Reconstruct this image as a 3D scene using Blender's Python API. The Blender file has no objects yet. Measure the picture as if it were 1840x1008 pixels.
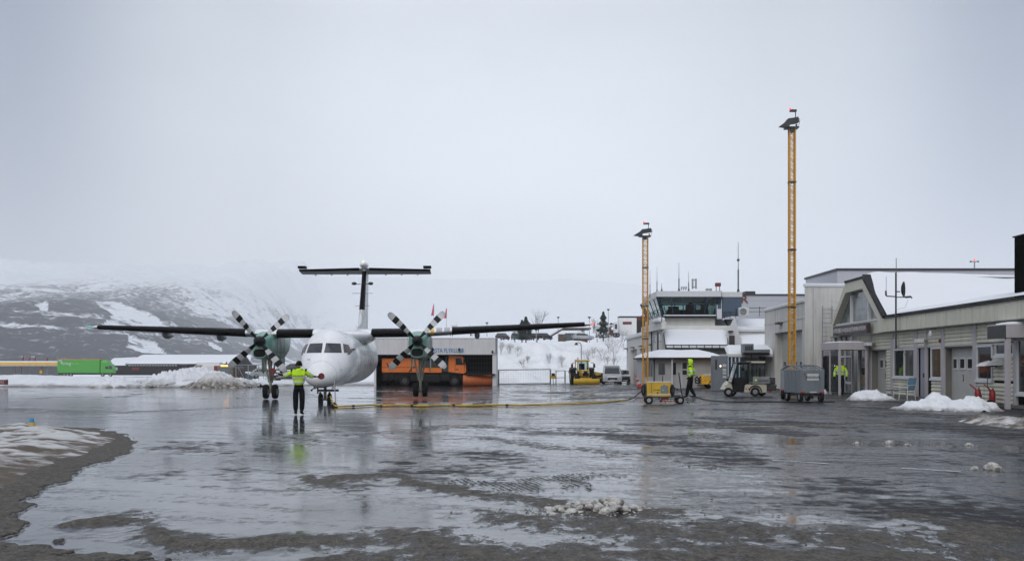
import bpy, bmesh, math, random
import numpy as np
from mathutils import Vector, Matrix, Euler

S = bpy.context.scene
COL = S.collection
R = math.radians

# ------------------------------------------------------------------ camera
F, CX, HZ, CAMH = 2000.0, 920.0, 655.0, 1.62      # focal length, centre, horizon in photo pixels; eye height in metres
cam_d = bpy.data.cameras.new('camera')
cam = bpy.data.objects.new('camera', cam_d); COL.objects.link(cam)
cam.location = (0, 0, CAMH); cam.rotation_euler = (R(90), 0, 0)
cam_d.sensor_fit = 'HORIZONTAL'; cam_d.sensor_width = 36.0
cam_d.lens = 36.0 * F / 1840.0
cam_d.shift_y = (HZ - 504.0) / 1840.0
cam_d.clip_start = 0.1; cam_d.clip_end = 60000
S.camera = cam

# ------------------------------------------------------------------ render settings
S.view_settings.view_transform = 'Standard'; S.view_settings.look = 'None'
S.view_settings.gamma = 1.0; S.view_settings.use_curve_mapping = False
S.view_settings.exposure = -0.05
S.render.engine = 'CYCLES'
S.cycles.use_denoising = True
S.cycles.max_bounces = 8; S.cycles.volume_bounces = 6; S.cycles.diffuse_bounces = 3
S.cycles.glossy_bounces = 3; S.cycles.transmission_bounces = 6; S.cycles.transparent_max_bounces = 12
S.cycles.caustics_reflective = False; S.cycles.caustics_refractive = False

# ------------------------------------------------------------------ world: overcast winter sky
SUN_EL, SUN_ROT = R(32), R(200)
W = bpy.data.worlds.new('World'); S.world = W; W.use_nodes = True
nt = W.node_tree; nt.nodes.clear()
def wn(t, **k):
    n = nt.nodes.new(t)
    for a, b in k.items(): setattr(n, a, b)
    return n
out = wn('ShaderNodeOutputWorld'); bg = wn('ShaderNodeBackground')
sky = wn('ShaderNodeTexSky', sky_type='NISHITA'); sky.sun_disc = False
sky.sun_elevation = SUN_EL; sky.sun_rotation = SUN_ROT; sky.air_density = 1.5; sky.dust_density = 4.0
tc = wn('ShaderNodeTexCoord'); sep = wn('ShaderNodeSeparateXYZ')
ramp = wn('ShaderNodeValToRGB')
el = ramp.color_ramp.elements
el[0].position = 0.0; el[0].color = (6.6, 6.95, 7.5, 1)
el[1].position = 1.0; el[1].color = (8.6, 9.0, 9.6, 1)
for p, c in ((0.06, (6.7, 7.1, 7.65, 1)), (0.13, (6.0, 6.42, 7.1, 1)), (0.30, (4.7, 5.05, 5.65, 1)), (0.5, (5.9, 6.3, 7.0, 1))):
    e = el.new(p); e.color = c
noise = wn('ShaderNodeTexNoise'); noise.inputs['Scale'].default_value = 1.6; noise.inputs['Detail'].default_value = 5
noise.inputs['Roughness'].default_value = 0.55
mp = wn('ShaderNodeMapping'); mp.inputs['Scale'].default_value = (1, 1, 2.6)
mr = wn('ShaderNodeMapRange'); mr.inputs['From Min'].default_value = 0.3; mr.inputs['From Max'].default_value = 0.7
mr.inputs['To Min'].default_value = 0.88; mr.inputs['To Max'].default_value = 1.09
mul = wn('ShaderNodeMix', data_type='RGBA', blend_type='MULTIPLY'); mul.inputs[0].default_value = 1.0
mixs = wn('ShaderNodeMix', data_type='RGBA'); mixs.inputs[0].default_value = 0.93
L = nt.links.new
L(tc.outputs['Generated'], sep.inputs[0]); L(sep.outputs['Z'], ramp.inputs[0])
L(tc.outputs['Generated'], mp.inputs[0]); L(mp.outputs[0], noise.inputs[0]); L(noise.outputs['Fac'], mr.inputs[0])
L(ramp.outputs[0], mul.inputs[6]); L(mr.outputs[0], mul.inputs[7])
# sky colour dimmed to both sides of the view, imitating lens vignetting
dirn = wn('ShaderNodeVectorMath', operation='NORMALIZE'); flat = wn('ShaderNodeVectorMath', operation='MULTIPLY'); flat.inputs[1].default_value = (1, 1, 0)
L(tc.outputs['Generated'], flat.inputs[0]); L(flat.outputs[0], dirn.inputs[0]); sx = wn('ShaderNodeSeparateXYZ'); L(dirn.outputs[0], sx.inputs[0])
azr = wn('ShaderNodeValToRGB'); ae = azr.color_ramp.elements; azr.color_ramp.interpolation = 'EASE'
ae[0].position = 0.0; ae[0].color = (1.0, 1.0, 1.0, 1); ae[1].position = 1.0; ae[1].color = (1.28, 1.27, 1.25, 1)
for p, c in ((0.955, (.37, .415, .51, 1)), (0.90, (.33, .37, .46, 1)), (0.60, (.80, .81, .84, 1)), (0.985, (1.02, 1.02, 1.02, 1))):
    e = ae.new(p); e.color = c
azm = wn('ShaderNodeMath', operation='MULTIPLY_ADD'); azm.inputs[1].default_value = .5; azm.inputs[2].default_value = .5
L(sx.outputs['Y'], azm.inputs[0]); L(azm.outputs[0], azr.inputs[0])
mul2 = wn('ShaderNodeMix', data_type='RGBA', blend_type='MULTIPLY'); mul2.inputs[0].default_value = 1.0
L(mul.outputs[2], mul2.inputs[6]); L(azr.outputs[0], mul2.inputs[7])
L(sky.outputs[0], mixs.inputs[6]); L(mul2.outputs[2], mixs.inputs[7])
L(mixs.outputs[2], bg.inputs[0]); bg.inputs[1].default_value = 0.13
L(bg.outputs[0], out.inputs['Surface'])

sun_d = bpy.data.lights.new('sun', 'SUN'); sun_d.energy = 0.7; sun_d.angle = R(30); sun_d.color = (1, 0.97, 0.93)
sun = bpy.data.objects.new('sun', sun_d); COL.objects.link(sun)
# light arrives from behind the camera's left shoulder
sdir = Vector((math.sin(SUN_ROT) * math.cos(SUN_EL), math.cos(SUN_ROT) * math.cos(SUN_EL), math.sin(SUN_EL)))
sun.rotation_euler = sdir.to_track_quat('Z', 'Y').to_euler()

# ------------------------------------------------------------------ ground shape and photo-to-place helpers
def sstep(a, b, x):
    t = np.clip((np.asarray(x, float) - a) / (b - a), 0, 1); return t * t * (3 - 2 * t)
def gz(X, Y):
    """height of the apron: almost flat, draining away gently beyond the aircraft"""
    st = 33 + 27 * sstep(0, 10, X)
    d = np.asarray(Y, float) - st
    return -0.0075 * np.minimum(0.5 * (d + np.sqrt(d * d + 36)), 220) + 0.0
def at(px, py, d):
    return Vector(((px - CX) / F * d, d, CAMH - (py - HZ) / F * d))
def gpt(px, py):
    """the point of the apron seen at a pixel"""
    d = F * CAMH / max(py - HZ, 1)
    for _ in range(60):
        d = 0.5 * d + 0.5 * F * (CAMH - float(gz((px - CX) / F * d, d))) / max(py - HZ, 1)
    X = (px - CX) / F * d
    return Vector((X, d, float(gz(X, d))))
def gat(px, d):
    X = (px - CX) / F * d
    return Vector((X, d, float(gz(X, d))))

# ------------------------------------------------------------------ numpy value noise
def _h(ix, iy, s):
    n = (ix.astype(np.int64) * 374761393 + iy.astype(np.int64) * 668265263 + s * 974711) & 0x7fffffff
    n = ((n ^ (n >> 13)) * 1274126177) & 0x7fffffff
    return ((n ^ (n >> 16)) & 0xffff) / 65535.0
def vnoise(x, y, s=0):
    x = np.asarray(x, float); y = np.asarray(y, float)
    ix = np.floor(x); iy = np.floor(y); fx = x - ix; fy = y - iy
    fx = fx * fx * (3 - 2 * fx); fy = fy * fy * (3 - 2 * fy)
    a = _h(ix, iy, s); b = _h(ix + 1, iy, s); c = _h(ix, iy + 1, s); d = _h(ix + 1, iy + 1, s)
    return (a * (1 - fx) + b * fx) * (1 - fy) + (c * (1 - fx) + d * fx) * fy
def fbm(x, y, o=4, s=0, g=0.5):
    t = 0; a = 1; w = 0
    for k in range(o):
        t = t + a * vnoise(x * 2 ** k + 17.3 * k, y * 2 ** k - 9.1 * k, s + k); w += a; a *= g
    return t / w

# ------------------------------------------------------------------ tagging
def tag(o, label=None, cat=None, group=None, kind=None):
    if label: o['label'] = label
    if cat: o['category'] = cat
    if group: o['group'] = group
    if kind: o['kind'] = kind
    return o
def empty(name, loc=(0, 0, 0), rz=0.0):
    o = bpy.data.objects.new(name, None); COL.objects.link(o)
    o.location = loc; o.rotation_euler = (0, 0, rz); o.empty_display_size = 0.2
    return o
def thing(name, label, cat, loc=(0, 0, 0), rz=0.0, group=None):
    return tag(empty(name, loc, rz), label, cat, group)
def copy_tree(o, parent=None):
    c = o.copy(); COL.objects.link(c)
    if parent: c.parent = parent
    for ch in o.children: copy_tree(ch, c)
    return c

# ------------------------------------------------------------------ mesh builder
class MB:
    def __init__(s): s.v = []; s.f = []; s.m = []; s.sm = []
    def add(s, vs, fs, m=0, sm=False, M=None):
        n = len(s.v)
        for p in vs:
            p = Vector(p)
            s.v.append(M @ p if M is not None else p)
        for q in fs:
            s.f.append([n + i for i in q]); s.m.append(m); s.sm.append(sm)
        return s
    def box(s, x0, x1, y0, y1, z0, z1, m=0, M=None):
        vs = [(x, y, z) for z in (z0, z1) for y in (y0, y1) for x in (x0, x1)]
        return s.add(vs, [(0, 2, 3, 1), (4, 5, 7, 6), (0, 1, 5, 4), (2, 6, 7, 3), (0, 4, 6, 2), (1, 3, 7, 5)], m, False, M)
    def cbox(s, c, sz, m=0, M=None):
        return s.box(c[0] - sz[0] / 2, c[0] + sz[0] / 2, c[1] - sz[1] / 2, c[1] + sz[1] / 2, c[2] - sz[2] / 2, c[2] + sz[2] / 2, m, M)
    def rbox(s, x0, x1, y0, y1, z0, z1, r, m=0, M=None):
        """box with all edges chamfered"""
        bm = bmesh.new(); bmesh.ops.create_cube(bm, size=1)
        for v in bm.verts:
            v.co = Vector(((x0 + x1) / 2 + v.co.x * (x1 - x0), (y0 + y1) / 2 + v.co.y * (y1 - y0), (z0 + z1) / 2 + v.co.z * (z1 - z0)))
        bmesh.ops.bevel(bm, geom=bm.edges[:], offset=r, segments=2, affect='EDGES', profile=0.6)
        return s.addbm(bm, m, False, M)
    def addbm(s, bm, m=0, sm=False, M=None):
        bm.verts.ensure_lookup_table(); bm.verts.index_update()
        s.add([v.co.copy() for v in bm.verts], [[v.index for v in f.verts] for f in bm.faces], m, sm, M); bm.free(); return s
    def cyl(s, p0, p1, r0, r1=None, n=10, m=0, sm=True, caps=True, M=None):
        if r1 is None: r1 = r0
        p0 = Vector(p0); p1 = Vector(p1); d = (p1 - p0)
        if d.length < 1e-6: return s
        d.normalize(); a = d.orthogonal().normalized(); b = d.cross(a)
        vs = []
        for p, r in ((p0, r0), (p1, r1)):
            for k in range(n):
                t = 2 * math.pi * k / n; vs.append(p + (a * math.cos(t) + b * math.sin(t)) * r)
        fs = [(k, (k + 1) % n, n + (k + 1) % n, n + k) for k in range(n)]
        s.add(vs, fs, m, sm, M)
        if caps:
            s.add(vs[:n], [tuple(range(n))[::-1]], m, False, M); s.add(vs[n:], [tuple(range(n))], m, False, M)
        return s
    def tube(s, pts, r, n=6, m=0, M=None):
        for a, b in zip(pts[:-1], pts[1:]): s.cyl(a, b, r, r, n, m, True, True, M)
        return s
    def pipe(s, pts, rad, n=8, m=0, M=None, caps=True):
        """one continuous tube through points"""
        pts = [Vector(p) for p in pts]
        rad = rad if isinstance(rad, (list, tuple)) else [rad] * len(pts)
        rings = []; a = None
        for i, p in enumerate(pts):
            d = (pts[min(i + 1, len(pts) - 1)] - pts[max(i - 1, 0)]).normalized()
            a = d.orthogonal().normalized() if a is None else (a - d * a.dot(d)).normalized()
            b = d.cross(a)
            rings.append([p + (a * math.cos(2 * math.pi * k / n) + b * math.sin(2 * math.pi * k / n)) * rad[i] for k in range(n)])
        return s.loft(rings, m, True, caps, M)
    def loft(s, rings, m=0, sm=True, caps=True, M=None, closed=True):
        n = len(rings[0]); vs = [p for r in rings for p in r]; fs = []
        for i in range(len(rings) - 1):
            for k in range(n if closed else n - 1):
                k2 = (k + 1) % n
                fs.append((i * n + k, i * n + k2, (i + 1) * n + k2, (i + 1) * n + k))
        s.add(vs, fs, m, sm, M)
        if caps:
            s.add(rings[0], [tuple(range(n))[::-1]], m, False, M); s.add(rings[-1], [tuple(range(n))], m, False, M)
        return s
    def lathe(s, prof, n=16, m=0, c=(0, 0, 0), axis='Z', M=None, sm=True):
        """prof: (radius, height) pairs"""
        rings = []
        for r, h in prof:
            ring = []
            for k in range(n):
                t = 2 * math.pi * k / n; x, y = r * math.cos(t), r * math.sin(t)
                p = (x, y, h) if axis == 'Z' else ((x, h, y) if axis == 'Y' else (h, x, y))
                ring.append(Vector(p) + Vector(c))
            rings.append(ring)
        return s.loft(rings, m, sm, True, M)
    def prism(s, poly, a0, a1, axis='Y', m=0, M=None, sm=False):
        """extrude a polygon: axis Y takes (x,z), axis X takes (y,z), axis Z takes (x,y)"""
        def pt(u, w, t): return {'Y': (u, t, w), 'X': (t, u, w), 'Z': (u, w, t)}[axis]
        n = len(poly)
        vs = [pt(u, w, a0) for u, w in poly] + [pt(u, w, a1) for u, w in poly]
        fs = [tuple(range(n)), tuple(range(2 * n - 1, n - 1, -1))] + [(k, n + k, n + (k + 1) % n, (k + 1) % n) for k in range(n)]
        return s.add(vs, fs, m, sm, M)
    def ell(s, c, r, nu=14, nv=10, m=0, M=None):
        rings = []
        for i in range(nv + 1):
            t = math.pi * i / nv; k = max(math.sin(t), 0.02)
            rings.append([Vector((c[0] + r[0] * k * math.cos(2 * math.pi * j / nu), c[1] + r[1] * k * math.sin(2 * math.pi * j / nu), c[2] - r[2] * math.cos(t))) for j in range(nu)])
        return s.loft(rings, m, True, True, M)
    def build(s, name, mats, parent=None, loc=None, rot=None, fix=True):
        me = bpy.data.meshes.new(name)
        me.from_pydata([tuple(v) for v in s.v], [], s.f)
        mats = mats if isinstance(mats, (list, tuple)) else [mats]
        for mm in mats: me.materials.append(mm)
        me.polygons.foreach_set('material_index', s.m); me.polygons.foreach_set('use_smooth', s.sm)
        if fix:
            bm = bmesh.new(); bm.from_mesh(me); bmesh.ops.recalc_face_normals(bm, faces=bm.faces); bm.to_mesh(me); bm.free()
        me.update()
        o = bpy.data.objects.new(name, me); COL.objects.link(o)
        if parent: o.parent = parent
        if loc is not None: o.location = loc
        if rot is not None: o.rotation_euler = rot
        return o

def grid_mesh(name, XX, YY, ZZ, mat, attrs=None, parent=None, smooth=True):
    """heightfield from 2-d arrays"""
    r, c = XX.shape
    me = bpy.data.meshes.new(name)
    co = np.stack([XX, YY, ZZ], -1).reshape(-1, 3).astype(np.float32)
    i = np.arange(r * c).reshape(r, c)
    q = np.stack([i[:-1, :-1], i[:-1, 1:], i[1:, 1:], i[1:, :-1]], -1).reshape(-1, 4)
    me.vertices.add(len(co)); me.vertices.foreach_set('co', co.ravel())
    me.loops.add(q.size); me.loops.foreach_set('vertex_index', q.ravel().astype(np.int32))
    me.polygons.add(len(q)); me.polygons.foreach_set('loop_start', np.arange(0, q.size, 4, dtype=np.int32))
    me.polygons.foreach_set('loop_total', np.full(len(q), 4, dtype=np.int32))
    me.polygons.foreach_set('use_smooth', np.full(len(q), smooth))
    me.materials.append(mat)
    for k, a in (attrs or {}).items():
        at_ = me.attributes.new(k, 'FLOAT', 'POINT'); at_.data.foreach_set('value', np.asarray(a, np.float32).ravel())
    me.update(calc_edges=True); me.validate()
    o = bpy.data.objects.new(name, me); COL.objects.link(o)
    if parent: o.parent = parent
    return o

# ------------------------------------------------------------------ materials
def mat(name, col, rough=0.55, metal=0.0, var=0.12, scale=3.0, bump=0.0, streak=0.0, dirt=None, spec=0.5, coat=0.0, aniso=(1, 1, 1), rvar=0.12):
    """painted or raw surface with uneven colour, gloss, optional run-down streaks and grime"""
    m = bpy.data.materials.new(name); m.use_nodes = True; t = m.node_tree; N = t.nodes; b = N['Principled BSDF']; L = t.links.new
    b.inputs['Metallic'].default_value = metal; b.inputs['Specular IOR Level'].default_value = spec
    b.inputs['Coat Weight'].default_value = coat
    tc = N.new('ShaderNodeTexCoord'); mpn = N.new('ShaderNodeMapping'); mpn.inputs['Scale'].default_value = aniso
    n = N.new('ShaderNodeTexNoise'); n.inputs['Scale'].default_value = scale; n.inputs['Detail'].default_value = 6; n.inputs['Roughness'].default_value = 0.6
    L(tc.outputs['Object'], mpn.inputs[0]); L(mpn.outputs[0], n.inputs['Vector'])
    r = N.new('ShaderNodeMapRange'); r.inputs[1].default_value = 0.3; r.inputs[2].default_value = 0.7; r.inputs[3].default_value = 1 - var; r.inputs[4].default_value = 1 + var
    mx = N.new('ShaderNodeMix'); mx.data_type = 'RGBA'; mx.blend_type = 'MULTIPLY'; mx.inputs[0].default_value = 1
    mx.inputs[6].default_value = (*col, 1)
    L(n.outputs['Fac'], r.inputs[0]); L(r.outputs[0], mx.inputs[7]); last = mx.outputs[2]
    if streak > 0 or dirt:
        n2 = N.new('ShaderNodeTexNoise'); n2.inputs['Scale'].default_value = 1.0; n2.inputs['Detail'].default_value = 5
        mp2 = N.new('ShaderNodeMapping'); mp2.inputs['Scale'].default_value = (5, 5, 0.35)
        L(tc.outputs['Object'], mp2.inputs[0]); L(mp2.outputs[0], n2.inputs['Vector'])
        r2 = N.new('ShaderNodeMapRange'); r2.inputs[1].default_value = 0.48; r2.inputs[2].default_value = 0.72; r2.inputs[4].default_value = streak
        m2 = N.new('ShaderNodeMix'); m2.data_type = 'RGBA'; m2.inputs[7].default_value = (*(dirt or (0.12, 0.11, 0.10)), 1)
        L(n2.outputs['Fac'], r2.inputs[0]); L(r2.outputs[0], m2.inputs[0]); L(last, m2.inputs[6]); last = m2.outputs[2]
    L(last, b.inputs['Base Color'])
    rr = N.new('ShaderNodeMapRange'); rr.inputs[1].default_value = 0.3; rr.inputs[2].default_value = 0.7
    rr.inputs[3].default_value = max(0.02, rough - rvar); rr.inputs[4].default_value = min(1, rough + rvar)
    L(n.outputs['Fac'], rr.inputs[0]); L(rr.outputs[0], b.inputs['Roughness'])
    if bump > 0:
        n3 = N.new('ShaderNodeTexNoise'); n3.inputs['Scale'].default_value = scale * 6; n3.inputs['Detail'].default_value = 4
        bp = N.new('ShaderNodeBump'); bp.inputs['Strength'].default_value = 1; bp.inputs['Distance'].default_value = bump
        L(tc.outputs['Object'], n3.inputs['Vector']); L(n3.outputs['Fac'], bp.inputs['Height']); L(bp.outputs[0], b.inputs['Normal'])
    return m
def emit(name, col, strength):
    m = bpy.data.materials.new(name); m.use_nodes = True; b = m.node_tree.nodes['Principled BSDF']
    b.inputs['Base Color'].default_value = (*col, 1); b.inputs['Emission Color'].default_value = (*col, 1); b.inputs['Emission Strength'].default_value = strength
    return m
def glassmat(name, tint=(0.75, 0.82, 0.82), rough=0.03):
    m = bpy.data.materials.new(name); m.use_nodes = True; t = m.node_tree; N = t.nodes; L = t.links.new
    N.remove(N['Principled BSDF']); o = N['Material Output']
    tr = N.new('ShaderNodeBsdfTransparent'); tr.inputs[0].default_value = (*tint, 1)
    gl = N.new('ShaderNodeBsdfGlossy'); gl.inputs['Roughness'].default_value = rough
    fr = N.new('ShaderNodeFresnel'); fr.inputs['IOR'].default_value = 1.5
    mx = N.new('ShaderNodeMixShader'); L(fr.outputs[0], mx.inputs[0]); L(tr.outputs[0], mx.inputs[1]); L(gl.outputs[0], mx.inputs[2])
    L(mx.outputs[0], o.inputs['Surface'])
    return m
def snowmat(name, col=(0.74, 0.76, 0.80), dirt=(0.30, 0.27, 0.24), amount=0.0, scale=1.5, bump=0.03, attr=None):
    m = bpy.data.materials.new(name); m.use_nodes = True; t = m.node_tree; N = t.nodes; b = N['Principled BSDF']; L = t.links.new
    tc = N.new('ShaderNodeTexCoord'); n = N.new('ShaderNodeTexNoise'); n.inputs['Scale'].default_value = scale; n.inputs['Detail'].default_value = 9; n.inputs['Roughness'].default_value = 0.68
    L(tc.outputs['Object'], n.inputs['Vector'])
    r = N.new('ShaderNodeMapRange'); r.inputs[1].default_value = 0.42; r.inputs[2].default_value = 0.66; r.inputs[3].default_value = 0; r.inputs[4].default_value = amount
    L(n.outputs['Fac'], r.inputs[0]); fac = r.outputs[0]
    if attr:
        a = N.new('ShaderNodeAttribute'); a.attribute_name = attr
        ad = N.new('ShaderNodeMath'); ad.operation = 'MULTIPLY_ADD'   # dirt where the attribute is high, broken up by noise
        r3 = N.new('ShaderNodeMapRange'); r3.inputs[1].default_value = 0.25; r3.inputs[2].default_value = 0.65; r3.inputs[3].default_value = 0.25; r3.inputs[4].default_value = 1.35
        L(n.outputs['Fac'], r3.inputs[0]); L(a.outputs['Fac'], ad.inputs[0]); L(r3.outputs[0], ad.inputs[1]); L(fac, ad.inputs[2]); ad.use_clamp = True
        fac = ad.outputs[0]
    mx = N.new('ShaderNodeMix'); mx.data_type = 'RGBA'; mx.inputs[6].default_value = (*col, 1); mx.inputs[7].default_value = (*dirt, 1)
    L(fac, mx.inputs[0]); L(mx.outputs[2], b.inputs['Base Color']); b.inputs['Roughness'].default_value = 0.75; b.inputs['Specular IOR Level'].default_value = 0.25
    n3 = N.new('ShaderNodeTexNoise'); n3.inputs['Scale'].default_value = scale * 5; n3.inputs['Detail'].default_value = 7; n3.inputs['Roughness'].default_value = 0.65
    bp = N.new('ShaderNodeBump'); bp.inputs['Distance'].default_value = bump; bp.inputs['Strength'].default_value = 0.8
    L(tc.outputs['Object'], n3.inputs['Vector']); L(n3.outputs['Fac'], bp.inputs['Height']); L(bp.outputs[0], b.inputs['Normal'])
    return m

M = {}
M['white_paint'] = mat('white aircraft paint', (0.80, 0.81, 0.83), 0.28, 0, 0.03, 1.5, 0, 0.05, (0.35, 0.36, 0.36), coat=0.3)
M['white_dirty'] = mat('white cabin paint with run-down grime', (0.66, 0.69, 0.69), 0.3, 0, 0.08, 1.2, 0, 0.75, (0.17, 0.20, 0.19))
M['green_paint'] = mat('pale green nacelle paint', (0.17, 0.36, 0.30), 0.35, 0, 0.10, 2.0, 0, 0.35, (0.10, 0.16, 0.14))
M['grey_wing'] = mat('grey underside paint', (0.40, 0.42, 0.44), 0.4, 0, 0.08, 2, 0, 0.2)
M['boot'] = mat('black rubber boot', (0.006, 0.006, 0.007), 0.5, 0, 0.2, 4, rvar=0.15, spec=0.08)
M['black'] = mat('black plastic', (0.012, 0.012, 0.013), 0.45, 0, 0.2, 5, spec=0.2)
M['tyre'] = mat('tyre rubber', (0.014, 0.014, 0.015), 0.75, 0, 0.3, 9, 0.004, spec=0.2)
M['steel'] = mat('grey steel', (0.30, 0.31, 0.32), 0.42, 0.7, 0.15, 6)
M['galv'] = mat('galvanised sheet', (0.18, 0.205, 0.23), 0.5, 0.35, 0.14, 5, 0.001, 0.25, (0.10, 0.11, 0.12))
M['darksteel'] = mat('dark steel', (0.05, 0.052, 0.055), 0.5, 0.4, 0.2, 6)
M['chrome'] = mat('oleo chrome', (0.55, 0.55, 0.54), 0.25, 0.9, 0.1, 6)
M['gearpaint'] = mat('gear leg paint', (0.33, 0.33, 0.29), 0.45, 0.1, 0.15, 6, 0, 0.2)
M['blade_white'] = mat('white blade band', (0.50, 0.51, 0.52), 0.4, 0, 0.06, 5)
M['red_paint'] = mat('red paint', (0.26, 0.014, 0.016), 0.42, 0, 0.15, 5)
M['darkred'] = mat('dull dark red', (0.16, 0.010, 0.016), 0.5, 0, 0.12, 8)
M['yellow_paint'] = mat('machine yellow paint', (0.56, 0.35, 0.02), 0.45, 0, 0.12, 3, 0, 0.3, (0.16, 0.11, 0.04))
M['mast_yellow'] = mat('mast yellow paint', (0.58, 0.29, 0.018), 0.5, 0, 0.12, 3, 0, 0.2, (0.25, 0.14, 0.04))
M['car_yellow'] = mat('bright yellow car paint', (0.74, 0.40, 0.01), 0.28, 0, 0.05, 3, coat=0.5)
M['orange'] = mat('orange truck paint', (0.74, 0.175, 0.02), 0.42, 0, 0.08, 2, 0, 0.25, (0.22, 0.09, 0.04))
M['plow_orange'] = mat('worn orange plough', (0.55, 0.14, 0.04), 0.55, 0, 0.2, 4, 0, 0.4, (0.20, 0.10, 0.06))
M['hivis'] = mat('hi-vis fabric', (0.50, 0.80, 0.012), 0.8, 0, 0.16, 7, 0.015)
M['reflective'] = mat('reflective tape', (0.50, 0.52, 0.54), 0.4, 0.2, 0.1, 9)
M['trousers'] = mat('black work trousers', (0.010, 0.011, 0.014), 0.85, 0, 0.25, 9, 0.006, spec=0.05)
M['skin'] = mat('skin', (0.52, 0.30, 0.22), 0.5, 0, 0.06, 12)
M['hair'] = mat('dark hair', (0.012, 0.010, 0.009), 0.7, 0, 0.3, 25, 0.004, spec=0.1)
M['glove'] = mat('black glove', (0.012, 0.012, 0.013), 0.8, 0, 0.2, 20, spec=0.1)
M['boots'] = mat('black boots', (0.010, 0.010, 0.010), 0.5, 0, 0.2, 12, spec=0.15)
M['wall_white'] = mat('painted concrete wall', (0.56, 0.555, 0.535), 0.75, 0, 0.09, 0.8, 0.004, 0.45, (0.27, 0.26, 0.23))
M['wall_pale'] = mat('pale painted wall', (0.62, 0.62, 0.60), 0.7, 0, 0.07, 0.8, 0, 0.2, (0.35, 0.34, 0.31))
M['wall_grey'] = mat('pale grey cladding', (0.42, 0.42, 0.43), 0.65, 0, 0.06, 0.8, 0, 0.18, (0.24, 0.24, 0.23))
M['wall_beige'] = mat('beige panel wall', (0.40, 0.395, 0.36), 0.7, 0, 0.08, 0.9, 0, 0.25, (0.25, 0.23, 0.18))
M['siding'] = mat('cream board siding', (0.58, 0.572, 0.475), 0.6, 0, 0.10, 1.2, 0, 0.25, (0.22, 0.22, 0.18))
M['fascia'] = mat('cream sheet fascia', (0.59, 0.585, 0.495), 0.55, 0, 0.08, 0.9, 0, 0.3, (0.24, 0.21, 0.15))
M['trim'] = mat('pale lilac trim paint', (0.42, 0.40, 0.42), 0.6, 0, 0.06, 3)
M['frame_white'] = mat('white frame paint', (0.60, 0.61, 0.63), 0.5, 0, 0.05, 4)
M['cladding_far'] = mat('blue grey hall cladding', (0.50, 0.51, 0.57), 0.6, 0, 0.04, 0.5, 0, 0.12)
M['cladding_blue'] = mat('pale grey blue cladding', (0.46, 0.48, 0.53), 0.6, 0, 0.04, 0.7)
M['club_white'] = mat('white corrugated cladding', (0.66, 0.66, 0.68), 0.6, 0, 0.05, 1, 0, 0.15)
M['darkroof'] = mat('dark roof edge', (0.02, 0.02, 0.022), 0.6, 0, 0.2, 3, spec=0.2)
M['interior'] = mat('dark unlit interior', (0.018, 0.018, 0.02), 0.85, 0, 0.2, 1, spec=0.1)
M['room'] = mat('plain room surface', (0.20, 0.205, 0.20), 0.8, 0, 0.1, 1)
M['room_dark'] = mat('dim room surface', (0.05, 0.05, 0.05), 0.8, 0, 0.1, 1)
M['concrete'] = mat('damp concrete', (0.16, 0.155, 0.145), 0.7, 0, 0.15, 2, 0.004)
M['doorgrey'] = mat('grey sectional door', (0.44, 0.44, 0.42), 0.55, 0, 0.05, 1.5, 0, 0.15)
M['doorblue'] = mat('grey blue door', (0.27, 0.28, 0.34), 0.55, 0, 0.05, 2)
M['blacktower'] = mat('black cladding', (0.002, 0.002, 0.002), 0.7, 0, 0.2, 2, spec=0.02)
M['cream'] = mat('cream vehicle plastic', (0.46, 0.43, 0.35), 0.42, 0, 0.06, 3, 0, 0.2, (0.30, 0.26, 0.2))
M['glass'] = glassmat('clear window glass')
M['glass_clear'] = glassmat('porch glass', (0.95, 0.97, 0.96))
M['glass_green'] = glassmat('green tower glass', (0.42, 0.56, 0.52))
M['glass_dark'] = mat('dark window glass', (0.02, 0.025, 0.03), 0.06, 0, 0.1, 2, spec=0.7, rvar=0.02)
M['glass_gable'] = mat('gable glass', (0.13, 0.155, 0.15), 0.06, 0, 0.5, 0.6, spec=0.7, rvar=0.02)
M['glass_blue'] = mat('blue tinted glass panel', (0.025, 0.06, 0.11), 0.10, 0, 0.1, 2, spec=0.7, rvar=0.02)
M['glass_cockpit'] = mat('cockpit glass', (0.035, 0.035, 0.042), 0.08, 0, 0.3, 3, spec=0.6, rvar=0.03)
M['glass_brown'] = mat('brown tinted side glass', (0.10, 0.075, 0.065), 0.12, 0, 0.3, 3, spec=0.6, rvar=0.03)
M['blue_plastic'] = mat('faded blue plastic', (0.055, 0.12, 0.18), 0.5, 0, 0.1, 5)
M['silver_paint'] = mat('silver car paint', (0.40, 0.42, 0.44), 0.35, 0.3, 0.05, 3, coat=0.4)
M['black_paint'] = mat('black car paint', (0.012, 0.013, 0.016), 0.3, 0, 0.1, 3, coat=0.4)
M['teal_paint'] = mat('dark green car paint', (0.03, 0.08, 0.08), 0.35, 0, 0.1, 3, coat=0.4)
M['blue_paint'] = mat('grey blue car paint', (0.10, 0.15, 0.19), 0.35, 0.2, 0.1, 3, coat=0.4)
M['red_car'] = mat('maroon car paint', (0.15, 0.015, 0.015), 0.35, 0, 0.1, 3, coat=0.4)
M['truck_green'] = mat('bright green lorry paint', (0.055, 0.30, 0.035), 0.45, 0, 0.06, 0.8, 0, 0.15, (0.05, 0.14, 0.04))
M['green_light'] = mat('light green plastic', (0.12, 0.48, 0.06), 0.4, 0, 0.06, 2)
M['white_plain'] = mat('white lacquer', (0.72, 0.73, 0.74), 0.4, 0, 0.05, 2, 0, 0.1)
M['letter_blue'] = mat('blue sign letters', (0.02, 0.20, 0.42), 0.5)
M['letter_dark'] = mat('dark letters', (0.02, 0.03, 0.03), 0.6)
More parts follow.
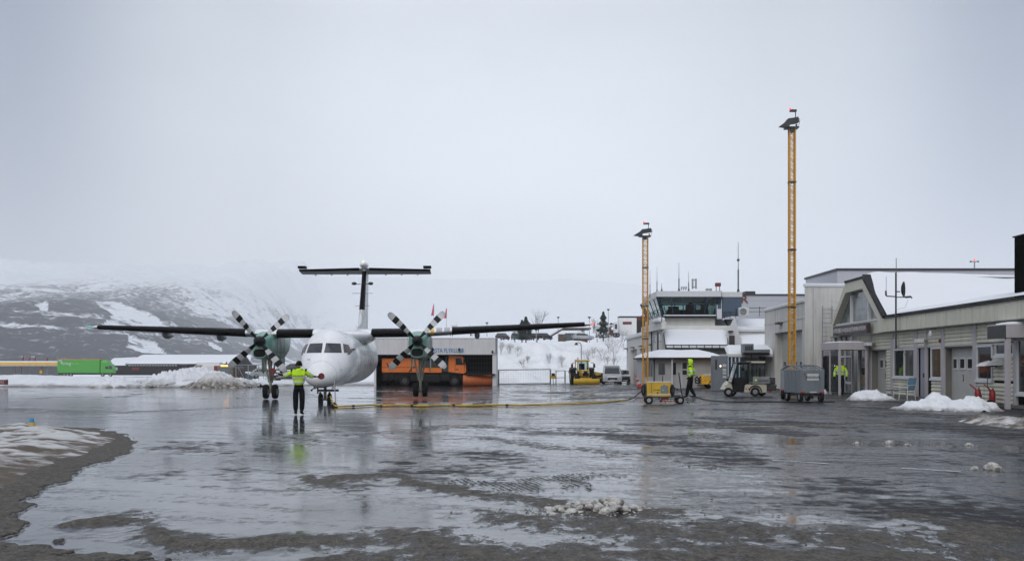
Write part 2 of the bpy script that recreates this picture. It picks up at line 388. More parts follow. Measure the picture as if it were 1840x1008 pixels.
M['letter_light'] = mat('pale sign letters', (0.50, 0.49, 0.50), 0.5)
M['letter_red'] = mat('maroon letters', (0.14, 0.01, 0.02), 0.5)
M['sign_plum'] = mat('dark plum sign board', (0.035, 0.022, 0.030), 0.5)
M['bark'] = mat('bark', (0.07, 0.06, 0.055), 0.9, 0, 0.25, 4)
M['twig'] = mat('bare twigs', (0.11, 0.085, 0.085), 0.9, 0, 0.25, 4)
M['needle'] = mat('conifer needles', (0.016, 0.032, 0.022), 0.8, 0, 0.4, 2)
M['brown_wall'] = mat('brown boards', (0.09, 0.055, 0.04), 0.8, 0, 0.2, 2)
M['dark_wall'] = mat('dark stained boards', (0.03, 0.028, 0.03), 0.8, 0, 0.2, 1, spec=0.1)
M['pink_cloth'] = mat('pink banner cloth', (0.55, 0.09, 0.16), 0.8, 0, 0.1, 3)
M['plum_cloth'] = mat('dark red banner cloth', (0.22, 0.03, 0.06), 0.8, 0, 0.1, 3)
M['canopy_yellow'] = mat('yellow canopy band', (0.70, 0.38, 0.02), 0.5)
M['hose_yellow'] = mat('yellow cable sleeve', (0.46, 0.31, 0.02), 0.6, 0, 0.3, 3, 0, 0.3, (0.2, 0.15, 0.05))
M['cone_orange'] = mat('red cone plastic', (0.55, 0.035, 0.03), 0.5)
M['lamp_red'] = emit('red lamp glow', (1.0, 0.06, 0.05), 3.0)
M['lamp_green'] = emit('green lamp glow', (0.05, 0.6, 0.40), 0.5)
M['lamp_amber'] = emit('amber lamp glow', (1.0, 0.50, 0.14), 2.0)
M['lamp_white'] = emit('warm lamp glow', (1.0, 0.85, 0.65), 3.0)
M['lamp_blue'] = emit('blue lamp glow', (0.05, 0.25, 1.0), 1.2)
M['green_dot'] = emit('green indicator', (0.05, 1.0, 0.2), 1.0)
M['snow'] = snowmat('clean snow', amount=0.05)
M['snow_roof'] = snowmat('roof snow', (0.76, 0.78, 0.82), amount=0.0, scale=0.8, bump=0.02)
M['snow_bank'] = snowmat('ploughed bank snow', (0.72, 0.74, 0.78), (0.17, 0.155, 0.14), 0.12, 0.9, 0.08, 'dirt')
M['snow_pile'] = snowmat('piled snow', (0.74, 0.76, 0.80), (0.20, 0.185, 0.17), 0.08, 2.5, 0.03, 'dirt')
M['snow_slope'] = snowmat('hillside snow', (0.88, 0.90, 0.93), (0.32, 0.30, 0.29), 0.22, 0.35, 0.35)
M['slush'] = snowmat('grey slush', (0.60, 0.585, 0.56), (0.10, 0.09, 0.08), 0.95, 11.0, 0.02)
M['slush_bank'] = snowmat('sandy slush bank', (0.60, 0.60, 0.60), (0.105, 0.084, 0.064), 0.15, 2.2, 0.03, 'dirt')

def letters(text, size, mt, name='lettering', parent=None, loc=(0, 0, 0), rot=(R(90), 0, 0), extrude=0.006, sx=1.0, align='CENTER', space=1.0):
    cu = bpy.data.curves.new(name, 'FONT'); cu.body = text; cu.size = size; cu.extrude = extrude; cu.align_x = align; cu.align_y = 'CENTER'; cu.space_character = space
    cu.resolution_u = 2
    t = bpy.data.objects.new(name, cu); COL.objects.link(t)
    dg = bpy.context.evaluated_depsgraph_get(); me = bpy.data.meshes.new_from_object(t.evaluated_get(dg))
    bpy.data.objects.remove(t); bpy.data.curves.remove(cu)
    me.name = name; me.materials.clear(); me.materials.append(mt)
    o = bpy.data.objects.new(name, me); COL.objects.link(o); o.location = loc; o.rotation_euler = rot; o.scale = (sx, 1, 1)
    if parent: o.parent = parent
    return o
# ================================================================== THE LAND
def poly_dist(X, Y, pts, ky=0.5):
    """distance to a polyline, metres, counted half along the view depth"""
    best = np.full(X.shape, 1e9)
    for (ax, ay), (bx, by) in zip(pts[:-1], pts[1:]):
        dx, dy = bx - ax, (by - ay) * ky
        px, py = X - ax, (Y - ay) * ky
        t = np.clip((px * dx + py * dy) / (dx * dx + dy * dy + 1e-9), 0, 1)
        best = np.minimum(best, np.hypot(px - t * dx, py - t * dy))
    return best
def inside(X, Y, pts):
    r = np.zeros(X.shape, bool); n = len(pts)
    for i in range(n):
        x0, y0 = pts[i]; x1, y1 = pts[(i + 1) % n]
        c = ((y0 > Y) != (y1 > Y)) & (X < (x1 - x0) * (Y - y0) / (y1 - y0 + 1e-12) + x0)
        r ^= c
    return r
def gl(*pp): return [tuple(gpt(x, y)[:2]) for x, y in pp]

# ---- ground: one sheet from behind the camera to the far valley
inv = np.linspace(1 / 6.0, 1 / 170.0, 720)
rows = np.concatenate([[-60, -20, 1.5], 1 / inv, np.geomspace(176, 16800, 60)])
u = np.linspace(-0.66, 0.66, 760)
wid = np.maximum(np.abs(rows), 60 * (rows < 2) + rows)
wid = np.where(rows < 2, 40.0, rows)
GX = wid[:, None] * u[None, :]; GY = np.repeat(rows[:, None], len(u), 1)
GZ = gz(GX, GY)
# real unevenness: shallow dips that hold the puddles, and ridges of slush
wob = fbm(GX * 0.22, GY * 0.22, 4, 5); fine = fbm(GX * 1.6, GY * 0.9, 4, 9); finer = fbm(GX * 6, GY * 4.5, 3, 14)
slush = np.zeros(GX.shape)
def ridge(pts, w, h, s0=0.42):
    global slush
    d = poly_dist(GX + (fine - 0.5) * 1.1, GY + (wob - .5) * 1.5, gl(*pts))
    slush = np.maximum(slush, h * np.clip(1.15 - d / w, 0, 1) * (0.55 + 0.9 * sstep(s0 - .2, s0 + .25, fine * .6 + finer * .4)))
ridge([(180, 930), (225, 950), (262, 962), (330, 986), (420, 984), (520, 974), (600, 975)], .26, 0.95)
ridge([(420, 984), (560, 978), (640, 972), (760, 962), (840, 975)], .30, 0.8)
ridge([(535, 858), (560, 872), (600, 888)], .30, 0.9)
ridge([(560, 878), (630, 862), (690, 855), (730, 868), (780, 884), (860, 900), (950, 908), (1010, 912)], .38, 0.8)
ridge([(985, 915), (1080, 925), (1190, 925)], .30, 0.9)
ridge([(840, 936), (980, 944), (1100, 948), (1240, 950), (1320, 958)], .34, 0.85)
ridge([(1190, 950), (1300, 945), (1420, 962), (1500, 972), (1640, 968), (1800, 962)], .42, 0.75)
ridge([(1640, 935), (1740, 946), (1840, 960)], .40, 0.7)
ridge([(660, 1000), (820, 990), (1000, 985), (1200, 992), (1500, 1003), (1700, 998)], .40, 0.8)
ridge([(300, 806), (340, 802), (365, 810)], .5, 0.5)
ridge([(640, 782), (820, 768), (1000, 770), (1150, 772)], .7, 0.42)
ridge([(900, 790), (1020, 806), (1180, 826), (1300, 838)], .55, 0.45)
ridge([(1000, 780), (1200, 788), (1280, 783)], .6, 0.45)
ridge([(0, 735), (200, 742), (420, 733)], 1.6, 0.4)
bank = gl((-60, 776), (100, 768), (172, 770), (225, 781), (243, 792), (225, 814), (180, 833), (120, 858), (85, 876), (55, 895), (35, 920), (28, 950), (0, 968), (-80, 990))
ins = inside(GX + (fine - .5) * .7, GY + (finer - .5) * 1.0, bank)
slush = np.maximum(slush, ins * 1.0)
slush = np.maximum(slush, inside(GX + (fine - .5) * .6, GY + (finer - .5) * 1.0, gl((-60, 984), (60, 976), (110, 984), (150, 1000), (230, 1003), (300, 1016), (-60, 1040))) * 1.0)
front = sstep(11.6, 9.3, GY + (fine - .5) * 3.4) * sstep(-2.6, -0.5, GX)
slush = np.maximum(slush, front * (0.25 + 0.75 * sstep(0.42, 0.62, fine * .7 + wob * .3)))
# gravelly patches where the water film is broken: few at left, many at right
px_right = sstep(-4, 10, GX + 0.02 * GY)
grit = sstep(0.60 - 0.22 * px_right, 0.78 - 0.16 * px_right, fbm(GX * 0.55 + 0.1 * GY, GY * 0.30, 5, 31) * .72 + finer * .28)
grit = np.maximum(grit, 0.65 * px_right * sstep(0.35, 0.6, fbm(GX * .30, GY * .12, 4, 44)))
dryband = 0.8 * sstep(5.0, 13.0, GX) * sstep(70, 40, GY) * sstep(17, 26, GY)
grit = np.clip(np.maximum(grit, dryband * (0.5 + 0.7 * fbm(GX * .5, GY * .25, 4, 61))), 0, 1)
# puddle under the terminal, mirror-like
pud = inside(GX + (fine - .5) * 1.2, GY + (fine - .5) * 1.5, gl((1230, 772), (1310, 770), (1420, 786), (1560, 788), (1700, 794), (1840, 806), (1840, 812), (1700, 803), (1480, 802), (1330, 796), (1240, 790)))
grit = grit * (1 - 0.9 * pud)
# chevron tread marks left by a loader in the slush beside the pile
tr = inside(GX + (fine - .5) * 1.6, GY + (wob - .5) * 5 + (finer - .5) * 2, gl((800, 894), (870, 880), (1040, 870), (1150, 862), (1120, 884), (1000, 900), (940, 910), (860, 906)))
tc_ = GX * 1.9 + 0.75 * GY + 1.1 * np.sin(GX * .9)
tread = tr * (0.5 + 0.5 * np.sin(tc_ * 26.0)) * sstep(.25, .5, fine)
slush = np.maximum(slush, 0.75 * tread); grit = np.where(tr, np.maximum(grit * .4, 0.85 * tread), grit)
snowg = sstep(172, 182, GY)
GZ = GZ + np.where(GY > 2, 0.022 * slush * (0.4 + fine + finer * .6) * sstep(90, 60, GY) + 0.004 * (fine - .5) * sstep(60, 40, GY), 0)
GZ = np.where(GY > 175, GZ - 0.5 + 0.8 * (fbm(GX * .01, GY * .01, 3, 3) - .5), GZ)
def ground_mat():
    m = bpy.data.materials.new('wet apron asphalt'); m.use_nodes = True; t = m.node_tree; N = t.nodes; b = N['Principled BSDF']; L = t.links.new
    def attr(n): a = N.new('ShaderNodeAttribute'); a.attribute_name = n; return a.outputs['Fac']
    def nz(sc, det=6, ro=.6, ani=(1, 1, 1), ang=0.0):
        n = N.new('ShaderNodeTexNoise'); n.inputs['Scale'].default_value = sc; n.inputs['Detail'].default_value = det; n.inputs['Roughness'].default_value = ro
        mpn = N.new('ShaderNodeMapping'); mpn.inputs['Scale'].default_value = ani; mr_ = N.new('ShaderNodeMapping'); mr_.inputs['Rotation'].default_value = (0, 0, ang); L(tc.outputs['Object'], mr_.inputs[0]); L(mr_.outputs[0], mpn.inputs[0]); L(mpn.outputs[0], n.inputs['Vector']); return n.outputs['Fac']
    def rng(v, a, b_, c=0., d=1.):
        r = N.new('ShaderNodeMapRange'); r.inputs[1].default_value = a; r.inputs[2].default_value = b_; r.inputs[3].default_value = c; r.inputs[4].default_value = d; L(v, r.inputs[0]); return r.outputs[0]
    def mth(op, a, b_=None, clamp=False):
        n = N.new('ShaderNodeMath'); n.operation = op; n.use_clamp = clamp
        for i, v in enumerate((a, b_)):
            if v is None: continue
            if isinstance(v, (int, float)): n.inputs[i].default_value = v
            else: L(v, n.inputs[i])
        return n.outputs[0]
    def mixc(f, a, b_):
        n = N.new('ShaderNodeMix'); n.data_type = 'RGBA'; L(f, n.inputs[0])
        for i, v in ((6, a), (7, b_)):
            if isinstance(v, tuple): n.inputs[i].default_value = (*v, 1)
            else: L(v, n.inputs[i])
        return n.outputs[2]
    def mixf(f, a, b_):
        n = N.new('ShaderNodeMix'); L(f, n.inputs[0])
        for i, v in ((2, a), (3, b_)):
            if isinstance(v, (int, float)): n.inputs[i].default_value = v
            else: L(v, n.inputs[i])
        return n.outputs[0]
    tc = N.new('ShaderNodeTexCoord')
    sl, gr, sn = attr('slush'), attr('grit'), attr('snow')
    n1 = nz(1.1, 8, .62, (1, .6, 1)); nS = nz(1.5, 7, .66, (.16, 1.1, 1), .42); nT = nz(4.2, 5, .6, (.10, 1.0, 1), -.25); n2 = nz(7, 6, .65, (1, .55, 1)); n3 = nz(38, 3, .6)
    # slush breaks up into crumbs at its edges
    crumbs = mth('ADD', mth('MULTIPLY', n2, .75), mth('MULTIPLY', n3, .35))
    strk = mth('ADD', mth('MULTIPLY', mth('SUBTRACT', nS, .5), 1.5), mth('MULTIPLY', mth('SUBTRACT', nT, .5), .9))
    slm = rng(mth('ADD', mth('ADD', sl, mth('MULTIPLY', mth('SUBTRACT', crumbs, .55), 2.6)), mth('MULTIPLY', strk, .30)), .44, .80)
    grm = rng(mth('ADD', mth('ADD', mth('MULTIPLY', gr, .85), mth('MULTIPLY', mth('SUBTRACT', crumbs, .55), 1.9)), strk), .12, .92)
    spk = mth('MULTIPLY', rng(nz(13, 3, .6, (1, .7, 1)), .60, .68), rng(mth('ADD', nS, mth('MULTIPLY', gr, .4)), .46, .66))
    grm = mth('MAXIMUM', grm, mth('MULTIPLY', spk, .9))
    asph = mixc(n1, (.010, .010, .012), (.030, .029, .030))
    asph = mixc(rng(n3, .45, .75), asph, (.062, .058, .055))
    film = mixc(rng(n1, .45, .65), (.026, .028, .032), (.065, .070, .08))     # thin grey meltwater and ice
    c = mixc(grm, film, asph)
    n5 = nz(15, 5, .75, (1, .6, 1)); sc = mixc(rng(mth('ADD', mth('MULTIPLY', n5, .65), mth('MULTIPLY', crumbs, .35)), .42, .66), (.034, .029, .023), (.15, .134, .112)); sc = mixc(rng(n3, .52, .8), sc, (.24, .225, .21))
    c = mixc(slm, c, sc)
    c = mixc(sn, c, (.82, .84, .88))
    L(c, b.inputs['Base Color'])
    ro = mixf(grm, mixf(rng(mth('ADD', mth('MULTIPLY', n1, .5), mth('MULTIPLY', nS, .5)), .40, .62), .018, .10), .62)
    ro = mixf(slm, ro, .62); ro = mixf(sn, ro, .8); L(ro, b.inputs['Roughness'])
    b.inputs['IOR'].default_value = 1.38
    L(mixf(slm, mixf(grm, .5, .10), .12), b.inputs['Specular IOR Level'])
    # height: pebbles where gritty, faint ripples on the film, lumps in slush
    hh = mth('ADD', mth('MULTIPLY', mth('MULTIPLY', n3, grm), .6), mth('MULTIPLY', mth('MULTIPLY', mth('ADD', n2, n5), slm), 3.2))
    hh = mth('ADD', hh, mth('MULTIPLY', n2, .16))
    bp = N.new('ShaderNodeBump'); bp.inputs['Distance'].default_value = .012; bp.inputs['Strength'].default_value = .8
    L(hh, bp.inputs['Height']); L(bp.outputs[0], b.inputs['Normal'])
    return m
M['ground'] = ground_mat()
ground = tag(grid_mesh('apron_ground', GX, GY, GZ, M['ground'], {'slush': slush, 'grit': grit, 'snow': snowg}), 'wet grey asphalt apron with slush and puddles', 'ground', kind='structure')

# ---- painted markings, thin sheets above the asphalt
def marking(name, quads, mt, lift=0.012):
    mb = MB()
    for q in quads:
        vs = []
        for x, y in q:
            p = gpt(x, y); vs.append((p.x, p.y, p.z + lift - 0.004))
        mb.add(vs, [(0, 1, 2, 3)])
    return tag(mb.build(name, mt), None, None, kind='structure')
def worn(m, sc=2.2, lo=.42, hi=.58, mx_=.85):
    t = m.node_tree; N = t.nodes; L = t.links.new; b = N['Principled BSDF']; tc = N.new('ShaderNodeTexCoord'); n = N.new('ShaderNodeTexNoise'); n.inputs['Scale'].default_value = sc; n.inputs['Detail'].default_value = 8; n.inputs['Roughness'].default_value = .7
    r = N.new('ShaderNodeMapRange'); r.inputs[1].default_value = lo; r.inputs[2].default_value = hi; r.inputs[4].default_value = mx_
    L(tc.outputs['Object'], n.inputs[0]); L(n.outputs[0], r.inputs[0]); L(r.outputs[0], b.inputs['Alpha']); return m
M['mark_white'] = worn(mat('worn white line paint', (0.42, 0.42, 0.42), 0.3, 0, 0.4, 5), 4, .35, .55)
M['mark_red'] = worn(mat('worn red line paint', (0.20, 0.05, 0.045), 0.14, 0, 0.5, 3), 1.1, .44, .62, .75)
M['mark_yellow'] = worn(mat('worn yellow line paint', (0.30, 0.24, 0.10), 0.35, 0, 0.5, 3), 2, .40, .6, .8)
dash = [[(x0, 728.6), (x0 + 21, 728.4), (x0 + 24, 724.4), (x0 + 6, 724.6)] for x0 in (664, 706, 746, 786, 826, 868, 908, 950)]
dash += [[(796, 789.5), (848, 787), (848, 785), (796, 787)], [(1388, 828.2), (1490, 834.2), (1490, 832.6), (1388, 826.6)],
         [(1620, 842.2), (1726, 848.6), (1726, 846.8), (1620, 840.4)], [(1240, 819.2), (1300, 823.4), (1300, 822.2), (1240, 818)], [(1130, 728), (1225, 726.5), (1225, 725), (1130, 726)], [(1240, 727), (1275, 726), (1275, 724.5), (1240, 725)]]
marking('white_line_marking', dash, M['mark_white'])
marking('red_line_marking', [[(690, 708), (830, 712), (880, 706), (720, 703)], [(700, 789), (770, 789.5), (770, 777), (672, 777)], [(660, 753), (740, 752), (740, 747), (660, 748)],
                             [(1400, 732.5), (1640, 768), (1644, 767), (1404, 731.5)]], M['mark_red'])
marking('yellow_line_marking', [[(1240, 769), (1620, 763.6), (1620, 762), (1240, 767)]], M['mark_yellow'])

# ---- snow banks
def bank_mesh(name, base, crest, hgt, mt, depth, seed, n=260, rows_=34, rough=0.35, dirt_h=0.35):
    """a ploughed bank: base and crest are lists of (X, Y) fronts; profile rises fast then stays level"""
    base = [Vector((x, y, 0)) for x, y in base]
    xs = np.linspace(0, len(base) - 1, n)
    bx = np.interp(xs, range(len(base)), [p.x for p in base]); by = np.interp(xs, range(len(base)), [p.y for p in base])
    hh = np.interp(xs, range(len(hgt)), hgt) if len(hgt) == len(base) else np.interp(np.linspace(0, 1, n), np.linspace(0, 1, len(hgt)), hgt)
    v = np.linspace(0, 1, rows_)
    XX = bx[None, :] + 0 * v[:, None]; YY = by[None, :] + depth * v[:, None]
    nz = fbm(XX * .35, YY * .35, 5, seed); nf = fbm(XX * 1.6, YY * 1.6, 4, seed + 7)
    prof = sstep(0, crest, v[:, None] + (nz - .5) * .10) * (1 - .25 * sstep(crest, 1, v[:, None]))
    ZZ = gz(XX, YY) - 0.05 + hh[None, :] * prof * (1 + rough * (nz - .5) * 2) + (nf - .5) * rough * .9 * prof
    YY = YY + (nf - .5) * .8
    dirt = np.clip(1.15 - (ZZ - gz(XX, YY)) / dirt_h, 0, 1) * sstep(.3, .6, nz + .15)
    return grid_mesh(name, XX, YY, ZZ, mt, {'dirt': dirt})
P2 = lambda px, py: tuple(gpt(px, py)[:2])
b = bank_mesh('snow_bank', [P2(-260, 695), P2(-60, 695), P2(120, 695.5), P2(250, 696), P2(345, 697), P2(460, 694), P2(560, 693), P2(690, 693)], .22,
              [1.15, 1.20, 1.00, 0.95, 0.75, 0.55, 0.35, 0.3], M['snow_bank'], 26, 3, rough=.16, dirt_h=.28, n=420)
tag(b, 'long low snow bank along the far left edge of the apron', 'snow bank', kind='structure')
def pile(name, px, py, w, h, dep, mt, label, cat='snow pile', seed=1, n=70, dirt=.12, group=None, rz=0.0, spikes=.5):
    p = gpt(px, py); c = Vector((p.x, p.y + dep / 2, p.z))
    U, V = np.meshgrid(np.linspace(-1, 1, n), np.linspace(-1, 1, n))
    rr = np.hypot(U, V) + (fbm(U * 2.2 + seed, V * 2.2, 3, seed) - .5) * .55
    nf = fbm(U * w * 1.4, V * dep * 1.4 + seed, 5, seed + 3); ng = fbm(U * 2.0 + seed * 3, V * 2.0, 3, seed + 5)
    Z = h * (1 - np.clip(rr, 0, 1) ** 1.7) ** 1.25 * (0.55 + spikes * ng + .40 * nf) - .03
    XX = c.x + U * w / 2 * math.cos(rz) - V * dep / 2 * math.sin(rz); YY = c.y + U * w / 2 * math.sin(rz) + V * dep / 2 * math.cos(rz)
    ZZ = gz(XX, YY) + Z + np.where(Z > 0, (nf - .5) * .55 * min(h, .62 + .12 * h) * np.clip(Z / h * 3, 0, 1), 0)
    dd = np.clip(1.1 - Z / (dirt + 1e-6), 0, 1) * sstep(.3, .6, nf + .1)
    o = grid_mesh(name, XX - c.x, YY - c.y, ZZ - c.z, mt, {'dirt': dd}); o.location = c
    return tag(o, label, cat, group)
pile('snow_pile', 325, 696, 13, 2.0, 9, M['snow_bank'], 'tall rough snow heap rising from the bank at left', seed=4, n=150, dirt=.75, spikes=.3)
pile('snow_pile', 372, 697, 6.5, 1.25, 5, M['slush_bank'], 'low grey dirty snow heap in front of the tall heap', seed=9, n=90, dirt=.9)
pile('snow_pile', 190, 696.5, 6.5, .9, 5, M['snow_bank'], 'small rounded snow heap below the green lorry', seed=14, n=80, dirt=.3)
pile('snow_pile', 1583, 720, 2.75, .44, 2.2, M['snow_pile'], 'white snow heap below the sign beside the glazed porch', seed=21, n=90)
pile('snow_pile', 1703, 738, 3.0, .47, 2.4, M['snow_pile'], 'white snow heap in front of garage door 3', seed=27, n=100)
pile('snow_pile', 1772, 740, 2.2, .52, 2.2, M['snow_pile'], 'white snow heap beside the porch post at right', seed=32, n=100)
pile('snow_pile', 1890, 772, 2.0, .28, 5.0, M['slush_bank'], 'trodden grey snow heap at the right edge', seed=38, n=100, dirt=.5)
pile('snow_pile', 1243, 698, 2.4, .45, 2, M['snow_pile'], 'small snow heap beside the yellow car', seed=44, n=60) .location.x += 2.6
pile('snow_pile', 1300, 699, 1.6, .4, 1.6, M['snow_pile'], 'small snow heap in front of the grey cabinet', seed=48, n=60)
pile('snow_pile', 1492, 708, 1.2, .35, 1.4, M['snow_pile'], 'low snow heap against the white block by the porch', seed=52, n=60)

# the sandy mound in the left foreground
def mound():
    p0 = gpt(0, 800)
    U, V = np.meshgrid(np.linspace(-22, -6.0, 240), np.linspace(14.5, 30, 240))
    poly = gl((-700, 776), (-60, 769), (60, 767), (150, 771), (200, 779), (225, 790), (200, 808), (150, 826), (90, 850), (50, 880), (20, 915), (-40, 950), (-500, 1000))
    d = poly_dist(U, V, poly + [poly[0]], 1.0); insd = inside(U, V, poly)
    nz = fbm(U * .8, V * .8, 4, 71); nf = fbm(U * 3.2, V * 3.2, 5, 75)
    hh = np.where(insd, np.clip(d, 0, 1.2) / 1.2, 0); hh = hh * (0.3 + .9 * nz)
    Z = gz(U, V) - .012 + hh * .20 + hh * (nf - .5) * .16
    snow = sstep(.50, .95, sstep(-7.4, -9.0, U + (V - 24) * .14) * .62 + (nf - .5) * 2.3 + .08)
    o = grid_mesh('slush_bank', U - p0.x, V - p0.y, Z - p0.z, M['slush_bank'], {'dirt': 1 - snow * sstep(16, 20, V) * .9}); o.location = p0
    return tag(o, 'sandy brown slush mound with grey snow in the left foreground', 'slush bank', kind='structure')
mound()

# chunks of ploughed ice
def chunk(mb, c, r, rng, m=0, flat=.7):
    bm = bmesh.new(); bmesh.ops.create_icosphere(bm, subdivisions=2, radius=r)
    a, b_, s = rng.uniform(0, 50), rng.uniform(0, 50), rng.randint(0, 99)
    e = Euler((rng.uniform(0, 6), rng.uniform(0, 6), rng.uniform(0, 6))).to_matrix(); k = rng.uniform(.7, 1.4)
    for v in bm.verts:
        q = v.co / r
        n = float(fbm(np.array([q.x * 1.3 + a]), np.array([q.y * 1.3 + q.z * 1.7 + b_]), 3, s)[0])
        v.co *= .6 + .85 * n; v.co.x *= k
        v.co = e @ v.co; v.co.z *= flat; v.co += Vector(c)
    mb.addbm(bm, m, False)
def slush_pile():
    rng = random.Random(5); p = gpt(1068, 921); mb = MB()
    for i in range(230):
        t = rng.random(); x = -.48 + .98 * t + rng.gauss(0, .05); y = rng.gauss(0, .16) + .28 * t
        hmax = .03 + .13 * math.exp(-((x - .18) / .18) ** 2) + .05 * math.exp(-((x + .15) / .22) ** 2)
        r = rng.uniform(.012, .05); z = rng.uniform(0, 1) ** 1.3 * hmax * math.exp(-(y - .1) ** 2 / .06)
        chunk(mb, (x, y, z + r * .2), r, rng)
    for x, y, z, r in ((.26, .1, .10, .075), (.30, .16, .06, .09), (.05, .05, .04, .065), (.16, .12, .09, .06), (-.2, .02, .03, .05), (.33, .0, .04, .055), (-.34, .02, .02, .04), (.20, -.05, .05, .06)):
        chunk(mb, (x, y, z), r, rng)
    o = mb.build('slush_pile', M['slush'], loc=p)
    tag(o, 'heap of broken grey ice lumps on the wet asphalt in the foreground', 'slush pile')
slush_pile()
rng0 = random.Random(8)
for px, py, r, lab in ((1089, 924, .075, 'single flat ice lump in front of the broken ice heap'), (1597, 797, .075, 'dirty ice lump beside the long puddle, left of two'), (1783, 843, .11, 'jagged ice lump on the asphalt at the far right'),
                       (1742, 800, .05, 'small ice lump beside the long puddle, near the right edge'), (1540, 797, .05, 'pale ice lump in the long puddle below the porch'), (1630, 800, .04, 'flat ice lump in the long puddle, second from right')):
    p = gpt(px, py); mb = MB(); chunk(mb, (0, 0, r * .25), r, rng0)
    for k in range(5): chunk(mb, (rng0.gauss(0, r), rng0.gauss(0, r), r * .1), r * rng0.uniform(.25, .55), rng0)
    tag(mb.build('ice_lump', M['slush'], loc=p), lab, 'ice lump', 'loose ice lumps on the apron')
# scattered crumbs nobody could count
def crumbs():
    rng = random.Random(12); mb = MB()
    for i in range(320):
        px = rng.uniform(430, 1840); py = rng.triangular(745, 1006, 930)
        if px < 950 and py < 960: continue
        p = gpt(px, py); r = rng.uniform(.006, .02) * (1 if rng.random() < .93 else 1.8)
        bm = bmesh.new(); bmesh.ops.create_icosphere(bm, subdivisions=1, radius=r)
        for v in bm.verts: v.co = v.co * rng.uniform(.6, 1.3); v.co.z *= .35; v.co += Vector((p.x, p.y, p.z + .012))
        mb.addbm(bm, 0, False)
    M['crumb'] = mat('dark grit crumbs', (0.10, 0.092, 0.085), 0.6, 0, 0.5, 3)
    q0 = gpt(1068, 921)
    for i in range(240): chunk(mb, (q0.x + rng.gauss(0, .45), q0.y + rng.gauss(.05, .2), q0.z + .012), rng.uniform(.006, .015), rng, 1)
    tag(mb.build('slush_crumbs', [M['crumb'], M['slush']]), 'scattered grey crumbs of slush and ice', 'slush crumbs', kind='stuff')
crumbs()

# ---- the snowy hillside behind the gate, with a level top where cars park
def hill():
    U, V = np.meshgrid(np.linspace(-40, 105, 420), np.linspace(131, 420, 300) ** 1.0)
    nz = fbm(U * .07, V * .07, 4, 91); nf = fbm(U * .5, V * .5, 5, 95)
    top = 5.5 + 2.4 * sstep(8, 34, U - (V - 190) * .1) * sstep(190, 215, V) + (nz - .5) * 1.0
    rise = sstep(134, 196, V + (nz - .5) * 26)
    left = sstep(-26, -6, U + (nz - .5) * 6)
    Z = gz(U, V) - .15 + (top + .8) * rise * left + (nf - .5) * (.9 + 2.2 * rise * (1 - rise) * 4) * left + (fbm(U * .22, V * .22, 3, 98) - .5) * 2.4 * rise * (1 - rise) * 4 * left
    Z = Z + .55 * np.exp(-((V - 199) / 7) ** 2) * left * (0.3 + 1.4 * fbm(U * .12, V * .05, 3, 99))     # ploughed berm along the edge
    Z = np.where(V > 204, np.minimum(Z, 99), Z)
    o = grid_mesh('snow_hillside', U, V, Z, M['snow_slope']); tag(o, 'snow covered bank rising behind the gate', 'hillside', kind='structure')
    return U, V, Z
HU, HV, HZZ = hill()
def hillz(X, Y):
    j = int(np.clip(np.searchsorted(HU[0], X), 1, HU.shape[1] - 1)); i = int(np.clip(np.searchsorted(HV[:, 0], Y), 1, HU.shape[0] - 1))
    return float(HZZ[i, j])

